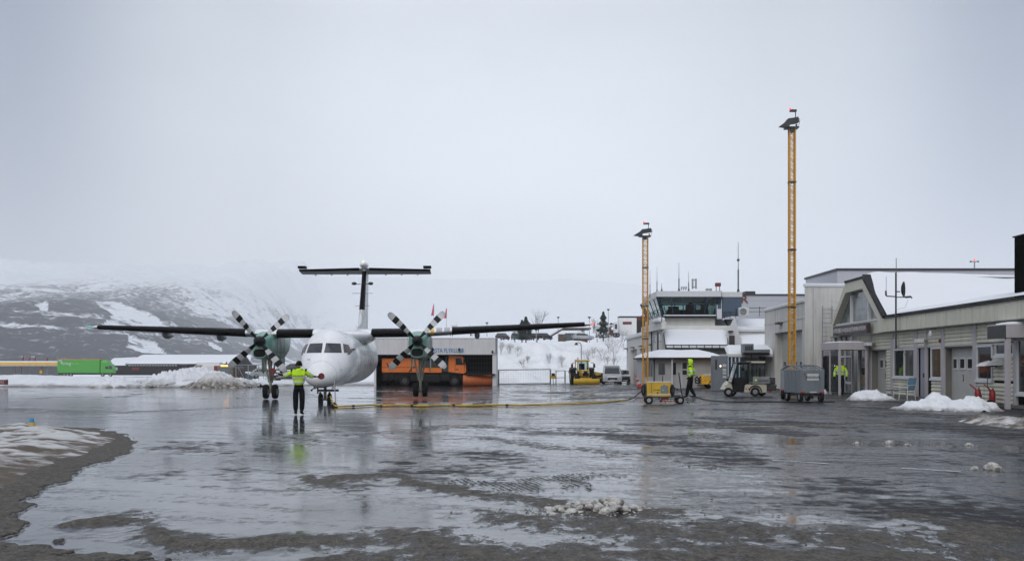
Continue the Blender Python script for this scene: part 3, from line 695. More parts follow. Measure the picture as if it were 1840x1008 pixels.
# ---- mountains across the fjord
def mountains():
    rows_ = np.geomspace(620, 7500, 330); u_ = np.linspace(-.62, .62, 620)
    KM = 1.45            # the far shore stands this much farther off than the noise below is scaled for
    XX = rows_[:, None] * u_[None, :]; YY = np.repeat(rows_[:, None], len(u_), 1)
    n1 = fbm(XX / 420, YY / 700, 5, 201); n2 = fbm(XX / 90, YY / 140, 5, 207); n3 = fbm(XX / 16, YY / 28, 3, 211)
    e = -XX - (140 + .128 * YY) + (n1 - .5) * 160
    S1 = sstep(-40, 260, e)
    tt = np.maximum(0, YY - 760 + (n1 - .5) * 500)
    h1 = .098 * tt * S1 * (0.88 + .24 * n2) + 14 * S1 * sstep(640, 740, YY)
    h2 = .15 * np.maximum(0, YY - 3400 + (n1 - .5) * 700) * sstep(.32, .05, XX / YY + .0 * n1) * (.96 + .08 * n2)
    Z = np.maximum(h1, h2)
    Z = np.where(Z > 480, 480 + 110 * np.tanh((Z - 480) / 110), Z) - 1.2 + gz(XX, YY) / KM
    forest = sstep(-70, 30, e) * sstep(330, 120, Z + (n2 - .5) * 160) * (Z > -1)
    # clearings: scattered meadows and one big cleared field
    pxx = CX + F * XX / YY; pyy = HZ - F * (Z - CAMH) / YY
    clear = sstep(.60, .65, fbm(XX / 150 + YY / 500, YY / 210, 4, 221) * .75 + n2 * .25) * .9
    clear = np.maximum(clear, sstep(.56, .62, fbm(XX / 60, Z / 9 + XX / 260, 4, 232)) * .55 * sstep(110, 40, Z) * sstep(20, 34, Z))
    jx, jy = pxx + (n2 - .5) * 30, pyy + (n2 - .5) * 12
    for pg in ([(170, 545), (206, 544), (240, 556), (276, 572), (306, 590), (240, 595), (222, 604), (235, 612), (275, 618), (300, 640), (258, 640), (222, 628), (235, 606), (190, 592), (186, 585), (202, 570)],
               [(372, 616), (396, 625), (404, 636), (380, 632)], [(70, 553), (92, 552), (90, 564), (76, 564)]):
        clear = np.maximum(clear, inside(jx, jy, pg) * 1.0)
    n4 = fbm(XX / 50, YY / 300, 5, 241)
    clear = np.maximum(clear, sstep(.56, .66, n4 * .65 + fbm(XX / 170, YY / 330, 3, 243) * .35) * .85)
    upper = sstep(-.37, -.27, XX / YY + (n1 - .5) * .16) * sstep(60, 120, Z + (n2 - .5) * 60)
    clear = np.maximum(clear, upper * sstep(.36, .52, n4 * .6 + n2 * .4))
    forest = forest * (1 - clear * sstep(.22, .62, n3 + .12)) * (1 - .34 * sstep(50, 150, Z + (n2 - .5) * 40))  # forest colour painted paler uphill so the upper slope reads as mist
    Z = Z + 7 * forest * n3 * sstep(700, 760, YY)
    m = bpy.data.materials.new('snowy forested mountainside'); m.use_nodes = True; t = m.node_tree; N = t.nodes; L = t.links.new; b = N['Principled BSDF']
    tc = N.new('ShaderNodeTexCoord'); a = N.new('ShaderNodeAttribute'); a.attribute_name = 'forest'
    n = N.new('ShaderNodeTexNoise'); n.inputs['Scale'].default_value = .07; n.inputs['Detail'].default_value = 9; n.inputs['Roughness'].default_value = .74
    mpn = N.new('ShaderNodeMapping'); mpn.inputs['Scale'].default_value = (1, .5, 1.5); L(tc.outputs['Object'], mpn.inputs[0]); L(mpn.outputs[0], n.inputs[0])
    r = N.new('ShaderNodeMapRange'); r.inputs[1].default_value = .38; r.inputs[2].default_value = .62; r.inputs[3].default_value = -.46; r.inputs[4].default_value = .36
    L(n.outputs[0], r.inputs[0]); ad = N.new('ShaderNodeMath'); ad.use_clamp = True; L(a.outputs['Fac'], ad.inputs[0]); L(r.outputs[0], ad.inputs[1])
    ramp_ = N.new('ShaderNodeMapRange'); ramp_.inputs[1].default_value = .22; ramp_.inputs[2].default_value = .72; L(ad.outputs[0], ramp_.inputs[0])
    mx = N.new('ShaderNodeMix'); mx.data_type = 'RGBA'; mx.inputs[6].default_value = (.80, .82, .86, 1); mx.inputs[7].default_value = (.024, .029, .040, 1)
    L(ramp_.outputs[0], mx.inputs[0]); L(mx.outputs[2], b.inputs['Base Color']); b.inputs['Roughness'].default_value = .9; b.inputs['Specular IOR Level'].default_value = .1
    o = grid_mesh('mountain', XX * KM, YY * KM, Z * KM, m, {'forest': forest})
    tag(o, 'forested mountainside with snowy clearings fading into haze and painted paler uphill', 'mountain', kind='structure')
mountains()
# ================================================================== THE AIRCRAFT (local: x to picture right, y from nose to tail, z up)
AC_YAW = R(1.7)
aircraft = thing('airliner', 'white twin propeller airliner with green engines and black wing edges, facing us', 'aircraft', (-8.49, 49.0, -0.13), AC_YAW)
aircraft.rotation_euler = (0, R(-0.25), AC_YAW)
def circ(cx, cz, rx, rzu, rzd, y, n=40):
    r = []
    for k in range(n):
        t = 2 * math.pi * k / n; c, s_ = math.cos(t), math.sin(t)
        r.append(Vector((cx + rx * c, y, cz + (rzu if s_ > 0 else rzd) * s_)))
    return r
# station: y, centre height, half width, up, down
FUS = [(0.00, 1.18, .02, .02, .02), (0.03, 1.18, .16, .15, .15), (0.10, 1.18, .29, .27, .27), (0.28, 1.20, .48, .45, .43), (0.55, 1.24, .66, .62, .52), (0.9, 1.31, .82, .80, .60),
       (1.25, 1.42, .95, .92, .69), (1.55, 1.52, 1.05, 1.02, .77), (1.85, 1.62, 1.13, 1.20, .86), (2.2, 1.72, 1.20, 1.36, .95), (2.6, 1.80, 1.25, 1.46, 1.03), (3.0, 1.86, 1.29, 1.49, 1.10),
       (3.6, 1.93, 1.33, 1.46, 1.17), (4.4, 1.98, 1.345, 1.42, 1.24), (5.5, 2.0, 1.345, 1.39, 1.25), (9.0, 2.0, 1.345, 1.39, 1.25), (12.5, 2.0, 1.345, 1.39, 1.25), (14.0, 2.06, 1.33, 1.35, 1.22),
       (16.0, 2.35, 1.12, 1.15, 1.14), (18.0, 2.72, .84, .88, .90), (20.0, 3.08, .54, .58, .58), (21.6, 3.35, .26, .28, .28), (22.2, 3.45, .06, .06, .06)]
def fus_at(y):
    ys = [f[0] for f in FUS]; return [float(np.interp(y, ys, [f[k] for f in FUS])) for k in range(5)]
def skin_pt(y, t, off=0.0):
    _, cz, rx, u_, d_ = fus_at(y); c, s_ = math.cos(t), math.sin(t)
    return Vector(((rx + off) * c, y, cz + ((u_ if s_ > 0 else d_) + off) * s_))
mb = MB(); ys = sorted(set([f[0] for f in FUS] + list(np.arange(.5, 6, .25))))
mb.loft([circ(0, *[fus_at(y)[k] for k in (1, 2, 3, 4)], y) for y in ys if y <= 4.6], 0, True, False)
mb.loft([circ(0, *[fus_at(y)[k] for k in (1, 2, 3, 4)], y) for y in ys if y >= 4.4], 1, True, False)
fus = mb.build('fuselage', [M['white_paint'], M['white_dirty']], aircraft)
# radome seam
mb = MB(); mb.pipe([skin_pt(.62, t, .002) for t in np.linspace(0, 2 * math.pi, 41)], .006, 5, 0, None, False); mb.build('radome_seam', M['grey_wing'], fus)
mb = MB()
for yy in (1.9, 3.9, 5.0):
    MB().pipe([skin_pt(yy, t, .001) for t in np.linspace(0, 2 * math.pi, 61)], .004, 4, 0, None, False).build('panel_seam', M['grey_wing'], fus)
for t in (R(195), R(-15)): MB().pipe([skin_pt(yy, t, .001) for yy in np.linspace(.8, 1.9, 8)], .0035, 4, 0, None, False).build('panel_seam', M['grey_wing'], fus)
# cockpit panes: a band of the nose skin lifted a few mm. each pane by (y at foot, y at head, angle range)
def pane(name, t0, t1, mt, zf, zh, inset=.006):
    """pane of the skin between heights zf and zh and angles t0..t1 around the fuselage (seen from the nose)"""
    def skin_z(t, z):
        lo, hi = .5, 3.4
        for _ in range(30):
            y = (lo + hi) / 2
            if skin_pt(y, t).z < z: lo = y
            else: hi = y
        return skin_pt((lo + hi) / 2, t, inset)
    rows_ = []
    for z in np.linspace(zf, zh, 6): rows_.append([skin_z(t, z) for t in np.linspace(t0, t1, 6)])
    mb = MB(); mb.loft(rows_, 0, True, False, None, False)
    return mb.build(name, mt, fus)
def pane_xz(name, corners, mt, parent=fus, off=.008):
    """pane given by its outline seen head-on (x, z), laid on the nose skin"""
    (a, b_, c_, d_) = corners; rows_ = []
    for v in np.linspace(0, 1, 7):
        row = []
        for u_ in np.linspace(0, 1, 7):
            x = (a[0] * (1 - u_) + b_[0] * u_) * (1 - v) + (d_[0] * (1 - u_) + c_[0] * u_) * v
            z = (a[1] * (1 - u_) + b_[1] * u_) * (1 - v) + (d_[1] * (1 - u_) + c_[1] * u_) * v
            lo, hi = .0, 4.2
            for _ in range(34):
                y = (lo + hi) / 2; _, cz, rx, up, dn = fus_at(y)
                q = (x / rx) ** 2 + ((z - cz) / (up if z > cz else dn)) ** 2
                if q > 1: lo = y
                else: hi = y
            y = (lo + hi) / 2; _, cz, rx, up, dn = fus_at(y)
            nrm = Vector((x / rx ** 2, -.55, (z - cz) / up ** 2)).normalized()
            row.append(Vector((x, y, z)) + nrm * off)
        rows_.append(row)
    mb = MB(); mb.loft(rows_, 0, True, False, None, False); return mb.build(name, mt, parent)
for sx in (-1, 1):
    pane_xz('windscreen', [(.055 * sx, 2.28), (.80 * sx, 2.28), (.70 * sx, 2.71), (.075 * sx, 2.73)], M['glass_cockpit'])
    pane_xz('side_windscreen', [(.89 * sx, 2.28), (1.17 * sx, 2.30), (1.00 * sx, 2.66), (.79 * sx, 2.71)], M['glass_brown'])
    pane('cockpit_side_window', *( (math.radians(158), math.radians(152)) if sx < 0 else (math.radians(22), math.radians(28))), M['glass_brown'], 2.2, 2.5)
    mb = MB(); a = Vector((.20 * sx, 1.66, 2.02)); mb.tube([Vector((.16 * sx, 1.72, 2.20)), Vector((.28 * sx, 1.74, 2.25)), Vector((.66 * sx, 1.86, 2.27))], .010, 5)
    mb.build('wiper', M['black'], fus)
# cabin windows on both sides
for k in range(13):
    for sx, t in ((-1, math.pi - .26), (1, .26)):
        y = 5.6 + k * .68
        mb = MB(); q = [skin_pt(y + .12 * math.cos(a_), t + .125 * math.sin(a_), .014) for a_ in np.linspace(0, 2 * math.pi, 13)[:-1]]
        mb.add(q, [tuple(range(12))]); mb.build('cabin_window', M['glass_dark'], fus)
for sgn in (-1, 1): MB().tube([Vector((.78 * sgn, 1.2, 1.55)), Vector((.86 * sgn, 1.08, 1.52)), Vector((.86 * sgn, .9, 1.52))], .013, 6).build('pitot_probe', M['darksteel'], fus)
mb = MB(); mb.tube([Vector((-.55, 1.0, 2.0)), Vector((-.62, .86, 1.97)), Vector((-.62, .70, 1.97))], .012, 6)
mb.build('pitot_probe', M['darksteel'], fus)
MB().cyl((.0, 5.2, 3.36), (0, 5.25, 3.80), .012, .006, 6).build('aerial', M['white_paint'], fus); mb = MB(); mb.prism([(6.6, 3.38), (6.9, 3.38), (6.86, 3.62), (6.74, 3.62)], -.01, .01, 'X'); mb.build('aerial', M['white_paint'], fus)

# ---- wing
def airfoil(yl, ch, th, x, z, n=14, droop=0.0):
    pts = []
    for k in range(n):                                   # upper surface from nose to tail then back underneath
        t = k / (n - 1); pts.append((t, 1))
    up = [(t, (1.48 * math.sqrt(t) - .63 * t - 1.76 * t * t + 1.42 * t ** 3 - .51 * t ** 4) * 1.0) for t in [(i / (n - 1)) ** 1.8 for i in range(n)]]
    ring = [Vector((x, yl + ch * t, z + th * h * 1.05)) for t, h in up]
    ring += [Vector((x, yl + ch * t, z - th * h * .75)) for t, h in up[::-1][1:-1]]
    return ring
def wing_z(x): return 3.34 + max(0, abs(x) - 3.94) * math.tan(R(2.5)) + (.07 if x > 0 else 0) * (abs(x) / 12.95)
def wing_st(x):
    a = abs(x); k = max(0, (a - 4.0) / 8.95)
    return 8.2 + .30 * k, 2.95 - 1.45 * k, .50 - .27 * k
xs = [-12.95, -12.6, -10.5, -8, -5.5, -3.94, -2.2, -.8, .8, 2.2, 3.94, 5.5, 8, 10.5, 12.6, 12.95]
mb = MB(); rg = []
for x in xs:
    yl, ch, th = wing_st(x)
    if abs(x) > 12.9: yl += .25; ch -= .5; th *= .35
    rg.append(airfoil(yl, ch, th, x, wing_z(x)))
n = len(rg[0]); vs = [p for r in rg for p in r]
up_f, lo_f = [], []
for i in range(len(rg) - 1):
    for k in range(n):
        k2 = (k + 1) % n; f_ = (i * n + k, i * n + k2, (i + 1) * n + k2, (i + 1) * n + k)
        (up_f if k < 13 else lo_f).append(f_)
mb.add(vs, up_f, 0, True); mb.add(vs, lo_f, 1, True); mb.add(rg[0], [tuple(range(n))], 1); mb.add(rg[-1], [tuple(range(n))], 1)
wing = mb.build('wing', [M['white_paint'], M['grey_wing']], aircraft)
def boot(x0, x1, nm='deicing_boot', mt=None, frac=6):
    mb = MB(); rr_ = []
    for x in np.linspace(x0, x1, 8):
        yl, ch, th = wing_st(x); A = airfoil(yl, ch, th * 1.02, x, wing_z(x)); m_ = len(A)
        idx = list(range(frac, 0, -1)) + [0] + [m_ - k for k in range(1, frac + 1)]
        row = []
        for q, i_ in enumerate(idx):
            p = A[i_].copy(); c = Vector((x, yl + ch * .35, wing_z(x))); d = (p - c).normalized(); row.append(p + d * .012)
        rr_.append(row)
    mb.loft(rr_, 0, True, False, None, False); return mb.build(nm, mt or M['boot'], wing)
boot(-12.55, -4.95); boot(-3.35, -1.50); boot(1.50, 3.35); boot(5.65, 12.55)
boot(4.55, 4.72, 'landing_light', M['car_yellow'], 4); boot(4.85, 5.15, 'edge_panel', M['grey_wing'], 5); boot(5.25, 5.55, 'edge_panel', M['grey_wing'], 5); boot(-4.85, -4.45, 'edge_panel', M['grey_wing'], 5)
for x, nm, mt in ((-12.98, 'navigation_light', M['lamp_green']), (12.98, 'navigation_light', M['lamp_red'])):
    mb = MB(); mb.ell((x, 8.72, wing_z(x) + .02), (.07, .14, .05)); mb.build(nm, mt, wing)
for x, r_ in ((-9.35, .17), (-6.55, .17), (6.95, .16), (9.7, .15)):
    yl, ch, th = wing_st(x); mb = MB(); z = wing_z(x) - .22
    mb.loft([circ(x, z + dz, r_ * k * .9, r_ * k * 1.2, r_ * k * 1.2, yl + ch * .30 + dy, 14) for k, dy, dz in ((.05, 0, .06), (.6, .15, .02), (1, .5, 0), (1, 1.1, -.02), (.6, 1.8, .0), (.1, 2.3, .04))], 0, True)
    mb.build('flap_fairing', M['grey_wing'], wing)
# white centre-section fairing
mb = MB(); mb.loft([circ(0, z_, w_, h_, .5, y_, 28) for y_, w_, h_, z_ in ((6.3, .3, .02, 3.28), (6.8, .95, .16, 3.24), (7.6, 1.38, .30, 3.22), (8.3, 1.56, .40, 3.22), (9.4, 1.6, .42, 3.22), (10.6, 1.5, .34, 3.2), (12.0, 1.2, .18, 3.2), (13.4, .6, .03, 3.2))], 0, True)
mb.build('wing_fairing', M['white_paint'], aircraft)

# ---- engines
def nacelle(sx, droop=0.0):
    cx = 3.94 * sx
    e = empty('engine', (cx, 0, 0)); e.parent = aircraft
    st = [(7.02, 2.86, .30, .30, .50), (7.15, 2.84, .37, .38, .66), (7.5, 2.82, .46, .47, .74), (8.1, 2.82, .52, .60, .78), (9.0, 2.84, .56, .78, .82), (10.5, 2.84, .58, .82, .88), (11.8, 2.88, .56, .72, .92), (13.2, 3.0, .46, .55, .72), (14.6, 3.15, .26, .3, .36), (15.4, 3.22, .05, .06, .08)]
    rings = []
    for y, cz, w, u_, d_ in st:
        ring = []
        for k in range(28):
            t = 2 * math.pi * k / 28; c, s_ = math.cos(t), math.sin(t)
            p = 2.6; rr = (abs(c) ** p + abs(s_) ** p) ** (-1 / p)
            ring.append(Vector((w * c * rr, y, cz + (u_ if s_ > 0 else d_) * s_ * rr)))
        rings.append(ring)
    mb = MB(); mb.loft(rings, 0, True, True); nac = mb.build('nacelle', M['green_paint'], e)
    # intake lip and dark mouth
    mb = MB(); zc = 2.34
    def oval(w, h, y): return [Vector((w * math.copysign(abs(math.cos(t)) ** .7, math.cos(t)), y, zc + h * math.copysign(abs(math.sin(t)) ** .8, math.sin(t)))) for t in np.linspace(0, 2 * math.pi, 29)[:-1]]
    mb.loft([oval(.40, .30, 7.5), oval(.37, .27, 6.95), oval(.34, .245, 6.84), oval(.30, .205, 6.86)], 0, True, False)
    mb.build('intake_lip', M['green_paint'], nac)
    mb = MB(); mb.loft([oval(.305, .21, 6.87), oval(.26, .17, 7.3)], 0, True, True); mb.build('intake_mouth', M['interior'], nac)
    mb = MB()
    for xx in (.585,):
        for s2 in (-1, 1):
            for yy in (8.6, 9.6, 10.6): mb.box(s2 * xx - .004, s2 * xx + .004, yy, yy + .012, 2.25, 3.2)
            mb.box(s2 * xx - .004, s2 * xx + .004, 8.0, 11.6, 2.42, 2.432)
    mb.build('panel_seam', M['darksteel'], nac)
    mb = MB(); mb.loft([circ(0, 2.55, .15, .15, .15, y_, 12) for y_ in (10.9, 11.6)], 0, True, True, Matrix.Translation((.5 * sx, 0, 0))); mb.build('exhaust', M['darksteel'], nac)
    # propeller
    pr = empty('propeller', (0, 6.82, 2.94)); pr.parent = e
    mb = MB(); mb.lathe([(.02, -.62), (.09, -.58), (.17, -.46), (.23, -.30), (.26, -.10), (.27, .12), (.27, .20)], 20, 0, axis='Y'); mb.build('spinner', M['black'], pr)
    a0 = R(41 if sx < 0 else 46)
    for k in range(4):
        a = a0 + k * math.pi / 2; rot = Matrix.Rotation(-a, 4, 'Y'); mb = MB()
        cuts = [.20, .34, .58, .84, 1.08, 1.34, 1.60, 1.84, 1.93, 1.98]; mts = [0, 0, 1, 0, 1, 0, 1, 2, 2]
        prev = None
        for j, r_ in enumerate(cuts):
            w = float(np.interp(r_, [.2, .34, .6, 1.0, 1.6, 1.84, 1.98], [.12, .18, .30, .38, .40, .36, .18])); pit = R(float(np.interp(r_, [.2, 1.98], [52, 22]))); th = float(np.interp(r_, [.2, .6, 1.98], [.09, .045, .012]))
            ring = []
            for q in range(12):
                t = 2 * math.pi * q / 12; cx_, cy_ = w / 2 * math.cos(t), th / 2 * math.sin(t)
                ring.append(Vector((r_, cx_ * math.sin(pit) + cy_ * math.cos(pit) - .10, cx_ * math.cos(pit) - cy_ * math.sin(pit))))
            if prev: mb.loft([prev, ring], mts[j - 1], True, j == len(cuts) - 1 or j == 1, rot)
            prev = ring
        mb.build('blade', [M['black'], M['blade_white'], M['grey_wing']], pr)
    return e
nacelle(-1); nacelle(1)

# ---- main gear
def wheel(mb, c, r, w, axis='X', mt=0, mh=1):
    prof = [(r * .45, -w * .36), (r * .62, -w * .46), (r * .86, -w * .5), (r * .97, -w * .34), (r, 0), (r * .97, w * .34), (r * .86, w * .5), (r * .62, w * .46), (r * .45, w * .36)]
    mb.lathe(prof, 22, mt, c, axis); mb.lathe([(.02, -w * .40), (r * .5, -w * .38), (r * .5, w * .38), (.02, w * .40)], 16, mh, c, axis, None, False)
def main_gear(sx, dz):
    cx = 3.94 * sx; g = empty('main_gear', (cx, 9.75, dz)); g.parent = aircraft
    for s2 in (-1, 1):
        mb = MB(); wheel(mb, (s2 * .24, 0, .385), .385, .27); mb.build('wheel', [M['tyre'], M['steel']], g)
    mb = MB(); mb.cyl((-.2, 0, .385), (.2, 0, .385), .05); mb.cyl((0, 0, .30), (0, 0, 1.0), .075); mb.cyl((0, 0, .9), (0, -.05, 2.3), .095)
    mb.cyl((-.08, .02, .85), (-.36 * 1, -.02, 2.25), .045); mb.cyl((.08, .02, .85), (.30, -.02, 2.25), .045); mb.cyl((0, -.1, .95), (0, -.65, 2.2), .04)
    mb.tube([Vector((0, .12, .42)), Vector((0, .30, .66)), Vector((0, .12, .92))], .035, 6); mb.tube([Vector((.05, -.10, .5)), Vector((.07, -.12, 1.2)), Vector((.12, -.1, 2.0))], .014, 5)
    mb.build('strut', M['gearpaint'], g)
    for s2 in (-1, 1):
        mb = MB(); x = .46 * s2
        mb.prism([(.25, 2.12), (1.55, 2.16), (1.40, 1.62), (.62, 1.32), (.25, 1.55)], x - .02 + .03 * s2, x + .02 + .03 * s2, 'X'); mb.build('gear_door', M['green_paint'], g)
main_gear(-1, -.035); main_gear(1, .035)
# ---- nose gear
g = empty('nose_gear', (0, 1.9, -.14)); g.parent = aircraft
for s2 in (-1, 1):
    mb = MB(); wheel(mb, (s2 * .20, 0, .29), .29, .17); mb.build('wheel', [M['tyre'], M['steel']], g)
mb = MB(); mb.cyl((-.16, 0, .29), (.16, 0, .29), .04); mb.cyl((0, 0, .25), (0, .05, 1.05), .07); mb.cyl((0, -.05, .85), (0, -.5, 1.15), .03); mb.tube([Vector((0, -.08, .34)), Vector((0, -.26, .52)), Vector((0, -.06, .7))], .03, 6)
mb.build('strut', M['gearpaint'], g)
mb = MB(); mb.box(-.34, .62, -.05, .05, .66, .76); mb.box(-.36, -.30, -.04, .04, .56, .84); mb.cyl((-.22, -.06, .60), (-.22, .06, .60), .05); mb.cyl((.20, -.06, .60), (.20, .06, .60), .05); mb.build('steering_link', M['darksteel'], g)
for x in (-.42, .40):
    mb = MB(); mb.prism([(-.7, .99), (.6, 1.02), (.5, .80), (-.55, .78)], x - .012, x + .012, 'X'); mb.build('gear_door', M['white_paint'], g)
mb = MB(); mb.cyl((-.40, -.55, .86), (-.50, -.75, .74), .022); mb.ell((-.50, -.76, .74), (.05, .05, .05), 8, 6); mb.build('pitot_mast', M['black'], g)
# ---- fin, tailplane
def finst(z):  # leading edge y, chord, thickness
    k = (z - 3.2) / 4.4; return 15.9 + 3.5 * k ** .8 if k > 0 else 15.9, 5.2 - 2.5 * k, .42 - .16 * k
mb = MB(); rings = []
for z in (3.0, 3.6, 4.4, 5.4, 6.4, 7.3, 7.62):
    yl, ch, th = finst(max(z, 3.2)); rings.append([Vector((s_ * th * .5, yl + ch * t, z)) for t, s_ in ((0, 0), (.03, .45), (.10, .85), (.25, 1), (.5, .9), (.8, .5), (1, .06))] + [Vector((-s_ * th * .5, yl + ch * t, z)) for t, s_ in ((1, .06), (.8, .5), (.5, .9), (.25, 1), (.10, .85), (.03, .45))])
mb.loft(rings, 0, True, True)
mb.prism([(12.2, 3.36), (16.6, 3.3), (16.9, 4.2)], -.07, .07, 'X')
fin = mb.build('fin', M['white_dirty'], aircraft)
mb = MB(); rr_ = []
for z in np.linspace(5.05, 7.5, 8):
    yl, ch, th = finst(z); rr_.append([Vector((s_ * (th * .5 + .012), yl - .015 + ch * t, z)) for t, s_ in ((.12, .9), (.05, .62), (.015, .35), (0, 0), (.015, -.35), (.05, -.62), (.12, -.9))])
mb.loft(rr_, 0, True, False, None, False); mb.build('deicing_boot', M['boot'], fin)
for s2 in (-1, 1):
    mb = MB(); mb.box(s2 * .1, s2 * .62, 18.4, 18.44, 6.05, 6.07); mb.build('tail_aerial', M['darksteel'], fin); mb = MB(); mb.cyl((s2 * .1, 18.5, 6.62), (s2 * .5, 18.5, 6.62), .02); mb.ell((s2 * .5, 18.5, 6.66), (.16, .2, .10), 10, 6); mb.build('tail_lamp', M['darksteel'], fin); mb = MB(); mb.box(s2 * .08, s2 * .45, 18.4, 18.43, 5.30, 5.32)
    mb.build('tail_aerial', M['darksteel'], fin)
mb = MB(); mb.ell((0, 19.6, 7.86), (.26, 1.0, .22), 14, 8); mb.build('fin_cap', M['white_paint'], fin)
mb = MB(); mb.ell((0, 18.95, 8.04), (.05, .06, .05), 8, 6); mb.build('beacon', M['lamp_amber'], fin)
mb = MB()
def tst(x): a = abs(x) / 4.05; return 19.5 + .32 * a, 1.95 - .45 * a, .20 - .07 * a, 7.66 - .02 * a
rg = [airfoil(*tst(x)[:3], x, tst(x)[3]) for x in (-4.05, -2, -.2, .2, 2, 4.05)]; n = len(rg[0]); vs = [p for r in rg for p in r]; uf, lf = [], []
for i in range(len(rg) - 1):
    for k in range(n): (uf if k < 13 else lf).append((i * n + k, i * n + (k + 1) % n, (i + 1) * n + (k + 1) % n, (i + 1) * n + k))
mb.add(vs, uf, 0, True); mb.add(vs, lf, 1, True); mb.add(rg[0], [tuple(range(n))], 1); mb.add(rg[-1], [tuple(range(n))], 1)
# underside hinge brackets, set the tail slightly nose-up so its underside shows
for p in mb.v: p.z -= (p.y - 19.5) * .11
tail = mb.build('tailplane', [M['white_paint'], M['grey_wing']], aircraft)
for sx in (-1, 1):
    mb = MB(); rr_ = []
    for x in np.linspace(.30 * sx, 4.05 * sx, 8):
        yl, ch, th, z = tst(x); A = airfoil(yl, ch, th * 1.05, x, z); m_ = len(A); c = Vector((x, yl + ch * .4, z))
        rr_.append([A[i_] + (A[i_] - c).normalized() * .012 for i_ in list(range(5, 0, -1)) + [0] + [m_ - k for k in range(1, 6)]])
    mb.loft(rr_, 0, True, False, None, False)
    for p in mb.v: p.z -= (p.y - 19.5) * .11
    mb.build('deicing_boot', M['boot'], tail)
    mb = MB(); mb.box(3.62 * sx, 4.10 * sx, 19.70, 20.3, 7.70, 7.84); mb.build('horn_balance', M['boot'], tail)
    for x in (1.2, 2.2, 3.2): MB().box(x * sx - .03, x * sx + .03, 20.9, 21.3, 7.36, 7.46).build('hinge_bracket', M['grey_wing'], tail)

# ---- ground power: yellow cable from the cart to the aircraft, its plug stand, chocks
cart_p = gpt(1150, 714)
pts = [gpt(594, 727) + Vector((0, 0, .30)), gpt(597, 729) + Vector((0, 0, .12)), gpt(601, 731.5) + Vector((0, 0, .03)), gpt(610, 732), gpt(640, 731), gpt(672, 729.4), gpt(690, 730.8), gpt(720, 730), gpt(760, 731), gpt(800, 729.8), gpt(840, 730.6), gpt(900, 729.4), gpt(930, 730.2), gpt(960, 729.0), gpt(1020, 727.6), gpt(1070, 725.5), gpt(1105, 722.5), gpt(1128, 720)]
def spline(pts, n=8):
    o = []
    for i in range(len(pts) - 1):
        p0, p1, p2, p3 = pts[max(i - 1, 0)], pts[i], pts[i + 1], pts[min(i + 2, len(pts) - 1)]
        for k in range(n):
            t = k / n; o.append(.5 * ((2 * p1) + (-p0 + p2) * t + (2 * p0 - 5 * p1 + 4 * p2 - p3) * t * t + (-p0 + 3 * p1 - 3 * p2 + p3) * t ** 3))
    o.append(pts[-1]); return o
pts = [p + Vector((0, 0, .05)) for p in pts]
cab = tag(MB().pipe(spline(pts), .037, 8).build('power_cable', M['hose_yellow']), 'long yellow power cable lying between the aircraft nose and the yellow cart', 'cable')
tail_pts = spline([pts[-1], gpt(1138, 717.5) + Vector((0, 0, .08)), gpt(1146, 714.5) + Vector((0, 0, .18)), gpt(1155, 716) + Vector((0, 0, .42))])
MB().pipe(tail_pts, .032, 8).build('cable_end', M['black'], cab)
mb = MB(); rng1 = random.Random(3)
for i in (2, 6, 10, 16, 30, 46, 60, 75, 90): 
    q = spline(pts); a = q[min(i, len(q) - 2)]; b_ = q[min(i + 1, len(q) - 1)]; mb.cyl(a, a + (b_ - a).normalized() * .16, .044, .044, 8)
mb.build('cable_strap', M['black'], cab)
p = gpt(600.5, 731)
st_ = thing('plug_stand', 'thin grey pole with black foot holding the cable below the aircraft nose', 'stand', p)
MB().tube([Vector((.06, 0, .12)), Vector((0, .1, .9)), Vector((-.02, .15, 1.25))], .022, 8).build('pole', M['steel'], st_)
MB().prism([(-.16, 0), (.16, 0), (.10, .10), (.02, .2), (-.06, .12)], -.10, .10, 'Y').build('foot', M['black'], st_)
# ================================================================== BUILDINGS
def px_box(mb, x0, x1, y0, y1, d, dep, m=0, ground=False):
    """box whose front, facing the camera at distance d, spans the given pixel range"""
    a = at(x0, y1, d); b_ = at(x1, y0, d)
    z0 = float(gz(a.x, d)) - .05 if ground else a.z
    return mb.box(a.x, b_.x, d, d + dep, z0, b_.z, m)
def snow_slab(name, corners, thick, mt, parent=None, n=28, seed=1, rough=.12, sag=.08):
    """a soft blanket of snow over a roof plane given by four corners (eave-left, eave-right, ridge-right, ridge-left)"""
    a, b_, c, d = [Vector(p) for p in corners]; U, V = np.meshgrid(np.linspace(0, 1, n * 2), np.linspace(0, 1, n))
    P = [((a[i] * (1 - U) + b_[i] * U) * (1 - V) + (d[i] * (1 - U) + c[i] * U) * V) for i in range(3)]
    nz = fbm(P[0] * .8 + seed, P[1] * .8, 4, seed)
    ed = np.minimum(np.minimum(U, 1 - U) * 14, np.minimum(V, 1 - V) * 9); ed = np.clip(ed, 0, 1) ** .5
    Z = P[2] + thick * ed * (1 + (nz - .5) * rough * 4) - (1 - ed) * sag
    o = grid_mesh(name, P[0], P[1], Z, mt, None, parent)
    mb = MB(); top = [a, b_, c, d]; mb.add([p + Vector((0, 0, thick * .3)) for p in top] + [p - Vector((0, 0, .06)) for p in top], [(0, 1, 5, 4), (1, 2, 6, 5), (2, 3, 7, 6), (3, 0, 4, 7)])
    return o

